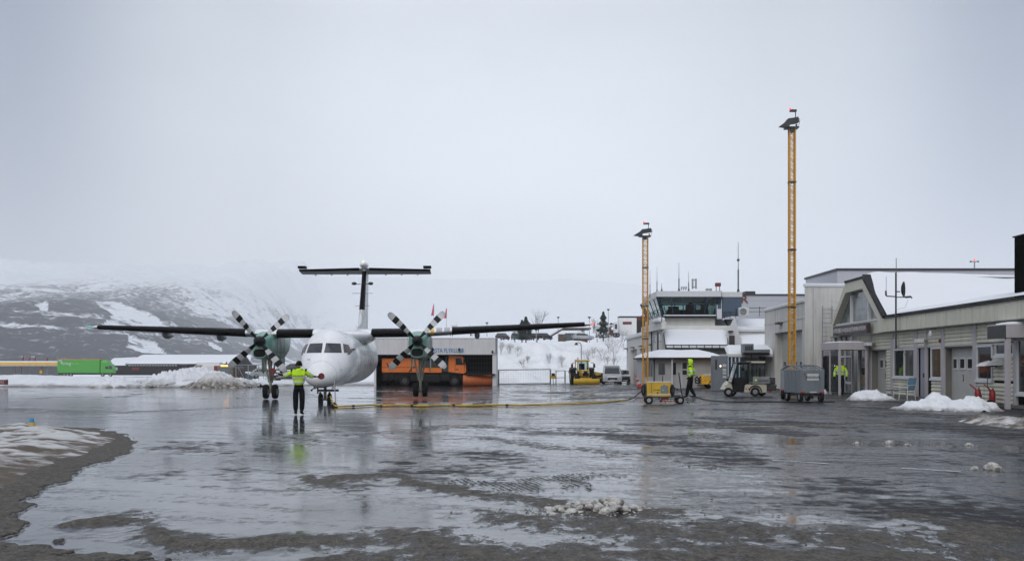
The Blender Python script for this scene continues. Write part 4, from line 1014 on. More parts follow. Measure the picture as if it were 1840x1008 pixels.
# ---------------------------------------------------------------- terminal: facade line runs away from the camera along u, faces n
U_ = Vector((.0335, 1, 0)).normalized(); N_ = Vector((-1, .0335, 0)).normalized()
def fd(px): return 35000.0 / (px - 987.0)                      # depth of the facade at a pixel column
def fp(d, z, out=0.0):
    return Vector((.0335 * d + 17.5, d, z)) + N_ * out
def fbox(mb, px0, px1, z0, z1, o0, o1, m=0):
    """box on the facade between two pixel columns, from o0 to o1 outward of the wall line"""
    d0, d1 = (fd(px0), fd(px1)) if px0 > 900 else (px0, px1)
    vs = [fp(d, z, o) for z in (z0, z1) for o in (o0, o1) for d in (d0, d1)]
    return mb.add(vs, [(0, 2, 3, 1), (4, 5, 7, 6), (0, 1, 5, 4), (2, 6, 7, 3), (0, 4, 6, 2), (1, 3, 7, 5)], m)
def fsiding(mb, px0, px1, z0, z1, o=0.0, h=.165, m=0):
    d0, d1 = (fd(px0), fd(px1)) if px0 > 900 else (px0, px1)
    n = max(1, round((z1 - z0) / h)); h = (z1 - z0) / n
    for i in range(n):
        za, zb = z0 + i * h, z0 + (i + 1) * h
        prof = [(o + .045, za), (o + .055, za + h * .2), (o + .045, za + h * .55), (o + .008, zb - .012), (o + .008, zb), (o - .03, zb), (o - .03, za)]
        r0 = [fp(d0, z, oo) for oo, z in prof]; r1 = [fp(d1, z, oo) for oo, z in prof]
        mb.loft([r0, r1], m, False, True)
term = thing('terminal_building', 'long low cream boarded terminal with snowy roof, glazed gable and numbered garage doors', 'terminal', fp(50, 0))
TL = term.location.copy()
def tb(mb, name, mt, parent=None):
    for v in mb.v: v -= TL
    o = mb.build(name, mt, parent or term); return o
Z_SOF, Z_FAS, Z_LIN, Z_SIL = 3.29, 3.97, 2.40, 1.00
# walls by bay (pixel columns of the photograph give where each bay stands)
mb = MB()
fsiding(mb, 1560, 1603, Z_LIN + .06, Z_SOF); fsiding(mb, 1594, 1603, .12, Z_LIN)
fsiding(mb, 1533, 1564, 2.62, Z_SOF)
fsiding(mb, 1607, 1647, Z_LIN + .06, Z_SOF); fsiding(mb, 1607, 1645, .12, Z_SIL - .10)
fsiding(mb, 1651, 1694, Z_LIN + .06, Z_SOF); fsiding(mb, 1675, 1694, .12, Z_SIL - .10)
fsiding(mb, 1699, 1751, Z_LIN + .06, Z_SOF)
fsiding(mb, 1757, 1900, Z_LIN + .10, Z_SOF); fsiding(mb, 1757, 1822, .12, Z_SIL - .10); fsiding(mb, 1787, 1822, Z_SIL, 1.95)
tb(mb, 'board_wall', M['siding'])
mb = MB(); fbox(mb, 1500, 1960, -.1, .12, -.02, .03); fbox(mb, 1957, 1960, 0, Z_SOF, -5, .03); tb(mb, 'plinth', M['concrete'])
mb = MB()
for a, b_ in ((1603, 1607), (1647, 1651), (1694, 1699), (1751, 1757), (1563, 1567), (1645, 1647), (1664.5, 1668), (1825, 1830)):
    fbox(mb, a, b_, .10, Z_SOF, .0, .085)
for a, b_ in ((1567, 1603), (1607, 1645), (1651, 1694), (1699, 1751), (1757, 1825)):
    fbox(mb, a, b_, Z_LIN, Z_LIN + .06, .0, .075)
tb(mb, 'pilaster', M['trim'])
# fascia with sheet joints, from the gable foot to the near end
mb = MB(); fbox(mb, 1604, 2000, Z_SOF, Z_FAS, .02, .42)
d = fd(1604)
while d > 36: d -= .62; fbox(mb, d, d + .03, Z_SOF + .01, Z_FAS - .01, .42, .432)
tb(mb, 'fascia', M['fascia'])
mb = MB(); fbox(mb, 1606, 2000, Z_FAS, Z_FAS + .10, -.3, .50); tb(mb, 'roof_edge', M['darkroof'])
mb = MB(); fbox(mb, 1500, 2000, Z_SOF - .03, Z_SOF, -3, .30); tb(mb, 'soffit', M['trim'])
# rooms behind the glass
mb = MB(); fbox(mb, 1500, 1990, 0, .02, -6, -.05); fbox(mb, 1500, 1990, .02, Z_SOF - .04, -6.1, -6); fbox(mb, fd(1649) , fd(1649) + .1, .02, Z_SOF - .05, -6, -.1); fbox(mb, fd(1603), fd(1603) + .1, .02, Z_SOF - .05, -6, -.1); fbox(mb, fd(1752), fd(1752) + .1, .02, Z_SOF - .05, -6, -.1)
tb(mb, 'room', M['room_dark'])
def fwindow(px0, px1, z0, z1, mull=(), gl_='glass_dark', sill=True, fw=.07, name='window'):
    d0, d1 = (fd(px0), fd(px1)); mb = MB()
    for a, b_, za, zb in ((d0, d0 - fw, z0, z1), (d1 + fw, d1, z0, z1), (d0 - fw, d1 + fw, z0, z0 + fw), (d0 - fw, d1 + fw, z1 - fw, z1)): fbox(mb, a, b_, za, zb, -.02, .07)
    for q in mull: dm = fd(q); fbox(mb, dm + fw * .7, dm - fw * .7, z0 + fw, z1 - fw, -.02, .07)
    if sill: fbox(mb, d0 + .06, d1 - .06, z0 - .10, z0, -.02, .11)
    fr = tb(mb, name, M['frame_white']); mb = MB(); fbox(mb, d0 - fw, d1 + fw, z0 + fw, z1 - fw, .0, .012); tb(mb, 'pane', M[gl_], fr); return fr
fwindow(1607, 1645, Z_SIL, Z_LIN, (1626.5,)); fwindow(1674.5, 1694, Z_SIL, Z_LIN); fwindow(1757, 1785, Z_SIL, Z_LIN); fwindow(1790, 1824, 1.98, Z_LIN + .05); fwindow(1830, 1900, .55, 3.05, ())
# grey door beside the window of the third bay
mb = MB(); fbox(mb, 1654, 1664, .06, Z_LIN, -.05, 0); dr = tb(mb, 'door', M['doorblue'])
mb = MB(); fbox(mb, 1660.8, 1663.8, 1.02, 1.22, 0, .07); tb(mb, 'door_handle', M['black'], dr)
# sectional doors set back in their bays
def sect_door(px0, px1, z1, setb, wins, num=None, npx=None):
    kq = (17.5 + setb) / 17.5; fdo = lambda q: fd(q) * kq
    px0, px1, wins = fdo(px0), fdo(px1), [(fdo(a), fdo(b_)) for a, b_ in wins]
    mb = MB(); fbox(mb, px0, px1, 0, z1, -setb - .05, -setb)
    h = z1 / 4
    o = None
    for k in range(1, 4): fbox(mb, px0, px1, h * k - .012, h * k + .012, -setb, -setb + .006)
    o = tb(mb, 'sectional_door', M['doorgrey'])
    for a, b_ in wins:
        mb = MB(); fbox(mb, a, b_, 1.40, 1.93, -setb, -setb + .03); fr = tb(mb, 'door_window', M['frame_white'], o)
        mb = MB(); da, db = a, b_; w = (da - db) * .12; fbox(mb, da - w, db + w, 1.47, 1.86, -setb + .03, -setb + .036); tb(mb, 'pane', M['glass_dark'], fr)
    if num:
        p = fp(fdo(npx), 1.03, -setb + .012) - TL
        letters(num, .42, M['letter_dark'], 'number', o, p, (R(90), 0, R(-90) + math.atan2(-.0335, 1) * 1), sx=.8)
    return o
sect_door(1708, 1758, Z_LIN, .28, ((1713.5, 1721), (1725.5, 1735), (1739, 1749)), '3', 1731)
sect_door(1576, 1601, Z_LIN, .28, ((1582, 1589), (1591.5, 1595.5)), '1', 1591)
mb = MB()
for a in (1697.5, 1567): fbox(mb, fd(a), fd(a) - .08, 0, Z_LIN, -.40, 0)
for a, b_ in ((1699, 1752), (1567, 1596)): fbox(mb, a, b_, Z_LIN - .06, Z_LIN, -.40, 0)
pass
tb(mb, 'door_reveal', M['concrete'])
# gable: trapezoid frame with glazing and the name board
dA, dB, dC, dD = fd(1502), fd(1533), fd(1567), fd(1605)        # far foot, far top, near top, near foot
zt = 6.3
out_poly = [(dA, 3.55), (dB, zt), (dC, zt), (dD, 3.97)]; wfr = .62
def lerp(a, b_, t): return (a[0] + (b_[0] - a[0]) * t, a[1] + (b_[1] - a[1]) * t)
def fpoly(mb, poly, o0, o1, m=0):
    n = len(poly); vs = [fp(d, z, o0) for d, z in poly] + [fp(d, z, o1) for d, z in poly]
    return mb.add(vs, [tuple(range(n)), tuple(range(2 * n - 1, n - 1, -1))] + [(k, n + k, n + (k + 1) % n, (k + 1) % n) for k in range(n)], m)
in_poly = [(dA - 1.05, 3.95), (dB - .02, zt - .56), (dC + .28, zt - .54), (dD + 1.12, 3.95)]
mb = MB()
fpoly(mb, [out_poly[0], out_poly[1], in_poly[1], in_poly[0], (dA - .95, 3.3), (dA + .02, 3.3)], .0, .46); fpoly(mb, [out_poly[1], out_poly[2], in_poly[2], in_poly[1]], .0, .46)
fpoly(mb, [out_poly[2], out_poly[3], (dD, 3.29), (dD + 1.0, 3.29), in_poly[3], in_poly[2]], .0, .46)
fpoly(mb, [(dA - .95, 3.3), in_poly[0], in_poly[3], (dD + 1.0, 3.29)], .02, .30)
tb(mb, 'gable_frame', M['fascia'])
mb = MB(); fpoly(mb, [in_poly[0], in_poly[1], in_poly[2], in_poly[3]], .06, .075); gp_ = tb(mb, 'gable_pane', M['glass_gable'])
mb = MB()
for px in (1535, 1567): fbox(mb, fd(px) + .08, fd(px) - .08, 3.95, zt - .72, .07, .22)
fbox(mb, dA - 1.2, dD + 1.2, 3.93, 4.03, .07, .34); tb(mb, 'gable_mullion', M['frame_white'])
mb = MB(); a, b_ = out_poly[2], out_poly[3]
fpoly(mb, [a, b_, (b_[0] - .12, b_[1] + .14), (a[0] - .16, a[1] + .20)], -.4, .56); fpoly(mb, [out_poly[1], a, (a[0] - .1, a[1] + .12), (out_poly[1][0], out_poly[1][1] + .12)], -.4, .52); fpoly(mb, [out_poly[0], out_poly[1], (out_poly[1][0] + .03, out_poly[1][1] + .03), (out_poly[0][0] + .03, out_poly[0][1] + .03)], -.4, .44)
tb(mb, 'gable_edge', M['darkroof'])
# name board
bd0, bd1 = fd(1517), fd(1580)
mb = MB(); fbox(mb, bd0, bd1, 3.30, 3.84, .46, .66); sb = tb(mb, 'name_board', M['sign_plum'])
ang = (R(90), 0, R(-90) - math.atan(.0335))
L1 = bd0 - bd1
letters('AVINOR', .40, M['letter_light'], 'lettering', sb, fp(bd0 - L1 * .12, 3.57, .665) - TL, ang, sx=1.0)
letters('ØRSTA-VOLDA LUFTHAMN-HOVDEN', .34, M['letter_light'], 'lettering', sb, fp(bd0 - L1 * .57, 3.57, .665) - TL, ang, sx=.98)
# entrance: glazed front under the gable
mb = MB(); fbox(mb, 1500, 1563, 2.56, 2.66, -.02, .1)
for px in (1502, 1512, 1521, 1533, 1545): fbox(mb, fd(px) + .06, fd(px) - .06, 0, 3.3, -.02, .1)
fbox(mb, 1500, 1533, .5, .62, -.02, .1); fbox(mb, 1500, 1533, 2.05, 2.13, -.02, .1); en = tb(mb, 'entrance_frame', M['frame_white'])
mb = MB(); fbox(mb, 1500, 1533, .1, 3.28, .02, .03); tb(mb, 'pane', M['glass_dark'], en)
mb = MB(); fbox(mb, 1533, 1545, 0, 2.56, -.5, -.45); fbox(mb, 1545, 1563, 0, 2.56, -.06, 0); tb(mb, 'entrance_door', M['black_paint'])
# roof: snow over gable ridge running back and down to the long eave
def roof_snow():
    A = fp(dC - .05, zt + .18, .3); B = fp(dD - .18, 4.12, .3); Cc = fp(30, 4.10, .42); D_ = Vector((42, dC + 1.5, 6.1)); E_ = Vector((42, 31, 6.0))
    U, V = np.meshgrid(np.linspace(0, 1, 110), np.linspace(0, 1, 70))
    # eave curve: A -> B -> C ; back curve: D -> E
    kb = .22
    def ev(t, i): return np.where(t < kb, A[i] + (B[i] - A[i]) * (t / kb), B[i] + (Cc[i] - B[i]) * ((t - kb) / (1 - kb)))
    def bk(t, i): return D_[i] + (E_[i] - D_[i]) * t
    P = [ev(U, i) * (1 - V) + bk(U, i) * V for i in range(3)]
    nz = fbm(P[0] * .5, P[1] * .5, 5, 301)
    ed = np.clip(np.minimum(V * 40, (1 - V) * 10), 0, 1) ** .5
    # sag so that the roof is a slope rising quickly then levelling
    P[2] = P[2] + .02 + ed * (.16 + .10 * (nz - .5) * 2) + .25 * np.sin(np.pi * np.clip(V * 1.1, 0, 1)) * sstep(.1, .4, U) 
    P[0] = P[0] - (1 - ed) * .06
    XX, YY, ZZ = P; o = grid_mesh('roof_snow', XX - TL.x, YY - TL.y, ZZ - TL.z, M['snow_roof'], None, term); return o
roof_snow()
mb = MB(); mb.add([fp(dC, zt + .1, .2), fp(dB, zt + .1, .2), fp(dA, 3.6, .2), fp(dA, 3.6, -14), fp(dB, zt, -14), fp(dC, zt, -14)], [(0, 1, 4, 5), (1, 2, 3, 4)]); tb(mb, 'roof', M['snow_roof'])
# black cladded tower on the near end of the roof
bt = thing('roof_turret', 'tall black box rising from the terminal roof at the right edge', 'turret', Vector((21.47, 41.2, 4.05)))
mb = MB(); mb.rbox(-2.25, 2.6, -1.0, 1.4, 0, 2.42, .03)
for k in range(14): mb.box(-2.2 + k * .34, -2.18 + k * .34, -1.012, -1.0, .02, 2.4)
mb.build('cladding', M['blacktower'], bt)
MB().box(-2.3, 2.65, -1.05, 1.45, 2.42, 2.47).build('cap', M['darkroof'], bt)
# glazed porch in front of the entrance
po = thing('porch', 'flat roofed glazed porch with pale posts in front of the terminal entrance', 'porch', gat(1507, 60))
q = po.location
x0, x1, y0, y1 = 0.0, 1.62, 0.0, 3.5
sk = .0335
mb = MB()
mb.rbox(x0, x1, y0, y1, 2.44, 2.86, .02)
mb.build('roof', M['trim'], po); snow_slab('roof_snow', [(x0 + .05, y0 + .05, 2.86), (x1 - .05, y0 + .05, 2.86), (x1 - .05, y1 - .05, 2.86), (x0 + .05, y1 - .05, 2.86)], .05, M['snow_roof'], po, 10)
for x, y in ((.06, .06), (1.50, .06), (.06, 3.42), (.06, 1.75)):
    MB().rbox(x - .06, x + .06, y - .06, y + .06, 0, 2.44, .01).build('post', M['trim'], po)
MB().box(.05, .06, .15, 3.38, .15, 2.4).build('side_pane', M['glass_clear'], po)
MB().box(1.3, 1.44, .10, .2, 1.1, 1.45).build('speaker_box', M['black'], po)
# beam and post of the near porch at the right edge
p2 = thing('porch', 'grey beam and square post of the near porch at the right edge', 'porch', gat(1812, 40.5))
mb = MB(); mb.rbox(-.10, 3.2, -.05, 1.6, 2.60, 3.10, .015); mb.build('roof', M['trim'], p2); snow_slab('roof_snow', [(.02, .0, 3.1), (3.1, .0, 3.1), (3.1, 1.5, 3.1), (.02, 1.5, 3.1)], .10, M['snow_roof'], p2, 12)
MB().rbox(-.07, .09, .0, .18, 0, 2.60, .012).build('post', M['trim'], p2)
MB().box(-.13, -.10, -.02, 1.5, 2.58, 3.06).build('edge_board', M['darksteel'], p2)

# ---------------------------------------------------------------- garage block with the big door (faces the apron)
gb = thing('garage_block', 'white concrete garage block with one wide grey sectional door', 'garage', Vector((18.4, 70, 0)))
GL = gb.location.copy()
def gp2(d, z, out=0.0): return Vector((.0335 * d + 16.06, d, z)) + N_ * out
def gbx(mb, d0, d1, z0, z1, o0, o1, m=0):
    vs = [gp2(d, z, o) - GL for z in (z0, z1) for o in (o0, o1) for d in (d0, d1)]
    return mb.add(vs, [(0, 2, 3, 1), (4, 5, 7, 6), (0, 1, 5, 4), (2, 6, 7, 3), (0, 4, 6, 2), (1, 3, 7, 5)], m)
d_n, d_f = 70.0, 83.0; zd = 3.85
px2d = lambda px: 2000 * 16.06 / (px - 987)
a0, a1 = px2d(1441), px2d(1392)                 # door near and far jambs
zz = lambda px, py: CAMH - (py - HZ) / F * px2d(px)
zt2 = 5.55
mb = MB(); gbx(mb, d_n, a0, -.2, zt2, -4, 0); gbx(mb, a1, d_f, -.2, zt2, -4, 0); gbx(mb, a0, a1, zd, zt2, -4, 0); gbx(mb, a0, a1, -.1, zd, -4.1, -.9)
mb.build('wall', M['wall_white'], gb)
mb = MB(); gbx(mb, d_n - .05, d_f + .1, zt2 - 1.0, zt2 - .94, -.02, .03); gbx(mb, d_n - .05, d_f + .1, zt2, zt2 + .12, -4, .10); mb.build('parapet', M['wall_white'], gb)
mb = MB(); gbx(mb, d_n, d_f, zt2 + .12, zt2 + .26, -3.9, .02); mb.build('roof_snow', M['snow_roof'], gb)
mb = MB(); gbx(mb, a0, a1, 0, zd, -.60, -.55)
for k in range(1, 8): gbx(mb, a0, a1, zd / 8 * k - .012, zd / 8 * k + .012, -.55, -.538)
do = mb.build('sectional_door', M['doorgrey'], gb)
for k in range(5):
    c = a0 + (a1 - a0) * (.10 + .20 * k); mb = MB(); gbx(mb, c - .32, c + .32, 1.25, 1.80, -.55, -.52); fr = mb.build('door_window', M['black'], do)
    mb = MB(); gbx(mb, c - .24, c + .24, 1.32, 1.73, -.52, -.515); mb.build('pane', M['glass_blue'], fr)
mb = MB(); c = px2d(1404); gbx(mb, c - .5, c + .5, zd + .55, zd + .70, .03, .35); mb.build('wall_lamp', M['darksteel'], gb)
# taller block with the camera-facing wall
tbk = thing('tall_block', 'plain white taller block with a ladder beside the glazed porch', 'block', Vector((18.40, 69.9, 0)))
mb = MB(); mb.box(0, 5.2, 0, .09, -.2, 6.50); mb.box(4.3, 9, .09, 11, -.2, 6.50); mb.build('wall', M['wall_white'], tbk)
mb = MB(); mb.box(-.06, 9.1, -.06, .15, 6.50, 6.60); mb.box(4.24, 9.1, .15, 11.1, 6.50, 6.60); mb.build('coping', M['frame_white'], tbk)
mb = MB(); mb.rbox(-.03, 9, -.03, .3, 6.6, 6.72, .04); mb.rbox(4.3, 9, .2, 10.8, 6.6, 6.75, .05); mb.build('roof_snow', M['snow_roof'], tbk)
mb = MB()
for x in (1.05, 1.65): mb.cyl((x, -.16, 1.2), (x, -.16, 5.3), .022, None, 6)
for k in range(14): mb.cyl((1.05, -.16, 1.35 + k * .29), (1.65, -.16, 1.35 + k * .29), .014, None, 5)
mb.tube([Vector((.95, -.5, 5.0)), Vector((.95, -.5, 2.4))], .012, 5); mb.tube([Vector((1.95, -.5, 5.0)), Vector((1.95, -.5, 2.4))], .012, 5)
for z in (2.6, 3.4, 4.2, 5.0): mb.tube([Vector((1.05, -.16, z)), Vector((.95, -.5, z)), Vector((1.95, -.5, z)), Vector((1.65, -.16, z))], .012, 5)
mb.build('ladder', M['steel'], tbk)
mb = MB(); mb.box(.5, .52, -.02, 0, 0, 6.4); mb.box(3.2, 3.22, -.02, 0, 0, 6.4); mb.cyl((2.7, -.06, 0), (2.7, -.06, 4.1), .035, None, 8); mb.build('downpipe', M['steel'], tbk)

# ---------------------------------------------------------------- grey hall far behind
hl = thing('hall', 'large pale blue grey flat hall rising behind the terminal roof', 'hall', Vector((38, 130, 0)))
mb = MB(); mb.box(0, 60, 0, 14, -1, 12.6)
mb.add([(0, 0, -1), (0, 0, 12.6), (.46, 14, 12.6), (.46, 14, -1)], [(0, 1, 2, 3)])
for z in (9.9, 11.2): mb.box(-.01, 60, -.02, 0, z, z + .05)
for x in range(4, 60, 4): mb.box(x, x + .04, -.02, 0, 0, 12.5)
mb.build('wall', M['cladding_far'], hl)
MB().box(-.15, 60.2, -.15, 14.2, 12.6, 12.85).build('roof_edge', M['darksteel'], hl)
for x in (.9, 2.8):
    MB().rbox(x, x + .75, -.5, 0, 8.6, 11.0, .05).build('duct', M['wall_beige'], hl)
mb = MB(); mb.cyl((4.6, -.08, 2), (4.6, -.08, 12), .06, None, 6); mb.build('downpipe', M['darksteel'], hl)
MB().rbox(-.35, 0, 7.2, 8.2, 8.6, 11.6, .05).build('duct', M['wall_beige'], hl)
# ---------------------------------------------------------------- building with a maroon letter
rb = thing('office_block', 'pale grey blue office block with a maroon letter R behind the control tower', 'office block', at(1390, 655, 126))
o_ = rb.location; mb = MB(); a, b_ = at(1322, 531, 126) - o_, at(1500, 600, 126) - o_
mb.box(a.x, b_.x + 6, 0, 14, -2, a.z); mb.box(a.x, b_.x + 6, -.03, 0, a.z - 1.45, a.z - 1.40); mb.box(a.x, b_.x + 6, -.03, 0, a.z - .55, a.z - .5); mb.build('wall', M['cladding_blue'], rb)
MB().box(a.x - .1, b_.x + 6.1, -.12, 14, a.z, a.z + .17).build('roof_edge', M['darksteel'], rb)
q = at(1337.5, 538.5, 125.9) - o_
letters('R', 1.25, M['letter_red'], 'letter', rb, q, sx=1.15, extrude=.03)
mb = MB()
for px in (1343, 1365, 1385, 1407): p = at(px, 568, 124) - o_; mb.cyl(p, p + Vector((0, 0, 1.05)), .035, None, 6)
for py in (553, 560): mb.tube([at(1335, py, 124) - o_, at(1412, py, 124) - o_], .03, 6)
mb.build('railing', M['darksteel'], rb)
MB().box(at(1340, 0, 126).x - o_.x, at(1358, 0, 126).x - o_.x, .2, 2, a.z + .17, a.z + .5).build('roof_unit', M['darksteel'], rb)

# ---------------------------------------------------------------- control tower with its snowy annexes
tw = thing('control_tower', 'low control tower with slanted glass cab and snow covered sloping annexe roof', 'control tower', gat(1235, 96)); o_ = tw.location
def T(px, py, d): return at(px, py, d) - o_
TD = 94.0
def quad_prism(mb, q, off, m=0):
    """slab from four points, given thickness vector"""
    vs = [Vector(p) for p in q]; vs += [p + Vector(off) for p in vs]
    return mb.add(vs, [(0, 1, 2, 3), (7, 6, 5, 4), (0, 4, 5, 1), (1, 5, 6, 2), (2, 6, 7, 3), (3, 7, 4, 0)], m)
d0 = TD; sx_ = F / d0
# cab roof slab
fl, fr_, bl = T(1180, 523, d0 - .5), T(1296, 523, d0 - .5), T(1165, 528, d0 + 10)
mb = MB(); zb = T(1180, 533, d0 - .5).z
mb.add([(fl.x, fl.y, zb), (fr_.x, fr_.y, zb), (fr_.x, fr_.y + 10.5, zb), (fl.x, fl.y + 10.5, zb), (fl.x, fl.y, fl.z), (fr_.x, fr_.y, fl.z), (fr_.x, fr_.y + 10.5, fl.z), (fl.x, fl.y + 10.5, fl.z)],
       [(0, 1, 2, 3), (4, 5, 6, 7), (0, 1, 5, 4), (1, 2, 6, 5), (2, 3, 7, 6), (3, 0, 4, 7)])
mb.build('cab_roof', M['frame_white'], tw)
snow_slab('cab_roof_snow', [(fl.x + .1, fl.y + .1, fl.z), (fr_.x - .1, fl.y + .1, fl.z), (fr_.x - .1, fl.y + 10, fl.z), (fl.x + .1, fl.y + 10, fl.z)], .10, M['snow_roof'], tw, 12)
# glass cab: inverted truncated prism
zt_, zb_ = zb, T(0, 567, d0).z
xt0, xt1, xb0, xb1 = T(1181, 0, d0).x, T(1293, 0, d0).x, T(1194, 0, d0).x, T(1286, 0, d0).x
yt0, yt1, yb0, yb1 = -2.0 + (d0 - 96) + 2.0, 9.5, .75 + (d0 - 96), 8.6
yt0 = d0 - 96 - .35
top = [(xt0, yt0, zt_), (xt1, yt0, zt_), (xt1, yt1, zt_), (xt0, yt1, zt_)]; bot = [(xb0, yb0, zb_), (xb1, yb0, zb_), (xb1, yb1, zb_), (xb0, yb1, zb_)]
faces = [(0, 1), (1, 2), (2, 3), (3, 0)]
mb = MB()
for a, b_ in faces: mb.add([bot[a], bot[b_], top[b_], top[a]], [(0, 1, 2, 3)])
cabg = mb.build('cab_glass', M['glass_green'], tw, fix=False)
mb = MB()
def bar(a, b_, r=.05): mb.cyl(a, b_, r, None, 6)
for a, b_ in faces:
    A, B, C_, D_ = Vector(bot[a]), Vector(bot[b_]), Vector(top[b_]), Vector(top[a])
    n_ = 5 if a in (0, 2) else 4
    for k in range(n_ + 1): bar(A.lerp(B, k / n_), D_.lerp(C_, k / n_), .045 if 0 < k < n_ else .16)
    bar(A, B, .14); bar(D_, C_, .10)
mb.build('cab_frame', M['glass_blue'], tw)
mb = MB(); mb.box(xb0 + .1, xb1 - .1, yb0 + .1, yb1, zb_ - .1, zb_ - .02); mb.box(xb0 + .4, xb1 - .4, yb0 + .4, yb0 + 1.1, zb_ - .02, zb_ + .55)
mb.box(xb0 + .5, xb0 + 1.4, yb0 + .5, yb0 + .7, zb_ + .55, zb_ + .85); mb.box(xb0 + 2.0, xb0 + 2.7, yb0 + .5, yb0 + .7, zb_ + .55, zb_ + .95); mb.ell((xb0 + 2.55, yb0 + 1.6, zb_ + 1.05), (.20, .20, .26), 10, 8); mb.ell((xb0 + 2.55, yb0 + 1.6, zb_ + .5), (.30, .22, .42), 10, 8); mb.box(xb0 + 3.3, xb0 + 3.9, yb0 + .6, yb0 + .8, zb_ + .55, zb_ + 1.0)
mb.build('cab_console', M['black'], tw)
# right hand part of the top storey
e0, e1 = T(1297, 524.5, d0), T(1334, 533.5, d0)
mb = MB(); mb.box(e0.x, e1.x, 0 + (d0 - 96), 8, e1.z, e0.z); mb.build('side_roof', M['frame_white'], tw)
mb = MB(); mb.box(T(1299, 0, d0).x, T(1333, 0, d0).x, .1 + (d0 - 96), 8, T(0, 568, d0).z, e1.z); mb.build('side_glazing', M['glass_blue'], tw)
mb = MB(); mb.box(T(1286, 0, d0).x, T(1298, 0, d0).x, (d0 - 96) + .02, 8, T(0, 575, d0).z, zb); mb.build('door_bay', M['glass_blue'], tw)
mb = MB(); mb.box(T(1288, 0, d0).x, T(1297, 0, d0).x, (d0 - 96) - .04, (d0 - 96) + .02, T(0, 573, d0).z, T(0, 537, d0).z); dd = mb.build('door', M['frame_white'], tw)
mb = MB(); mb.box(T(1289.2, 0, d0).x, T(1296, 0, d0).x, (d0 - 96) - .05, (d0 - 96) - .04, T(0, 555, d0).z, T(0, 539, d0).z); mb.build('pane', M['glass_blue'], dd)
mb = MB()
for x in (1302, 1312, 1322): mb.cyl(T(x, 572, d0 - 1), T(x, 560, d0 - 1), .03, None, 6)
mb.tube([T(1299, 560, d0 - 1), T(1326, 560, d0 - 1)], .03, 6); mb.tube([T(1299, 566, d0 - 1), T(1326, 566, d0 - 1)], .025, 6); mb.build('railing', M['darksteel'], tw)
# storey under the cab, its ledge and snow
mb = MB(); px_ = lambda x: T(x, 0, d0).x
mb.box(px_(1191), px_(1286), d0 - 96 + .3, 9, T(0, 588, d0).z, zb_ - .12)
mb.box(px_(1187), px_(1191), d0 - 96 + .3, 9, T(0, 692, d0).z, zb_ - .12); mb.box(px_(1191), px_(1330), d0 - 96 + 4.5, 9, -.3, zb_ - .2); mb.build('upper_wall', M['wall_pale'], tw)
mb = MB(); mb.box(px_(1192), px_(1286.5), d0 - 96 - .25, 9, zb_ - .20, zb_ - .04); mb.build('ledge', M['darkroof'], tw)
mb = MB(); mb.rbox(px_(1193), px_(1286), d0 - 96 - .22, d0 - 96 + .7, zb_ - .04, zb_ + .06, .04); mb.build('ledge_snow', M['snow_roof'], tw)
# big sloping annexe roof under snow
d1 = 90.0
ev0, ev1 = T(1196, 625, d1), T(1308, 625, d1); rd0, rd1 = T(1191, 590, 94.2), T(1307, 590, 94.2)
rd0.z = T(0, 588, 94.2).z; rd1.z = rd0.z
snow_slab('annexe_snow', [ev0, ev1, rd1, rd0], .28, M['snow_roof'], tw, 26, 5, .10)
mb = MB(); quad_prism(mb, [ev0, ev1, rd1, rd0], (0, 0, -.22)); mb.build('annexe_roof', M['darkroof'], tw)
mb = MB(); r0, r1 = T(1197, 620, d1 - .0), T(1307, 620, d1)
mb.tube([r0, r1], .045, 6)
for k in range(9): q = r0.lerp(r1, k / 8); mb.cyl(q + Vector((0, 0, -.2)), q + Vector((0, 0, .06)), .03, None, 6)
mb.build('snow_guard', M['darksteel'], tw)
# left two-storey part with windows, seen obliquely, and its balcony slab
xl, xr = T(1166, 0, 100).x, T(1189.5, 0, 93).x
mb = MB(); sidew = [(T(1189.5, 0, 93).x, 93 - 96), (T(1166, 0, 101).x, 101 - 96)]
(ax, ay), (bx, by) = sidew
mb.add([(ax, ay, -.6), (bx, by, -.6), (bx, by, T(0, 585, 93).z), (ax, ay, T(0, 585, 93).z), (ax + 6, ay, -.6), (bx + 6, by, -.6), (bx + 6, by, T(0, 585, 93).z), (ax + 6, ay, T(0, 585, 93).z)], [(0, 1, 2, 3), (4, 5, 6, 7), (0, 3, 7, 4), (1, 2, 6, 5), (3, 2, 6, 7)])
mb.build('side_wall', M['wall_pale'], tw)
nn = Vector((ay - by, bx - ax, 0)).normalized(); nn = nn if nn.x < 0 else -nn
def sidebox(name, t0, t1, z0, z1, th, mt, par):
    mb = MB(); A = Vector((ax, ay, 0)); B = Vector((bx, by, 0)); p = [A.lerp(B, t0), A.lerp(B, t1)]
    vs = [(p_ + nn * o).to_tuple()[:2] + (z,) for z in (z0, z1) for o in (-.01, th) for p_ in p]
    mb.add(vs, [(0, 2, 3, 1), (4, 5, 7, 6), (0, 1, 5, 4), (2, 6, 7, 3), (0, 4, 6, 2), (1, 3, 7, 5)]); return mb.build(name, mt, par)
for k in range(4):
    fr = sidebox('window', .06 + .16 * k, .19 + .16 * k, T(0, 614, 96).z, T(0, 601, 96).z, .05, M['frame_white'], tw); sidebox('pane', .075 + .16 * k, .175 + .16 * k, T(0, 613, 96).z, T(0, 602, 96).z, .056, M['glass_dark'], fr)
mb = MB(); mb.cyl(T(1182, 637, 92.5), T(1182, 596, 92.5), .07, None, 8); mb.cyl(T(1171, 640, 98), T(1171, 596, 98), .07, None, 8); mb.build('downpipe', M['darksteel'], tw)
mb = MB(); A = T(1189, 578, 90.5); B = T(1152, 586, 104); h_ = T(0, 591, 90.5).z
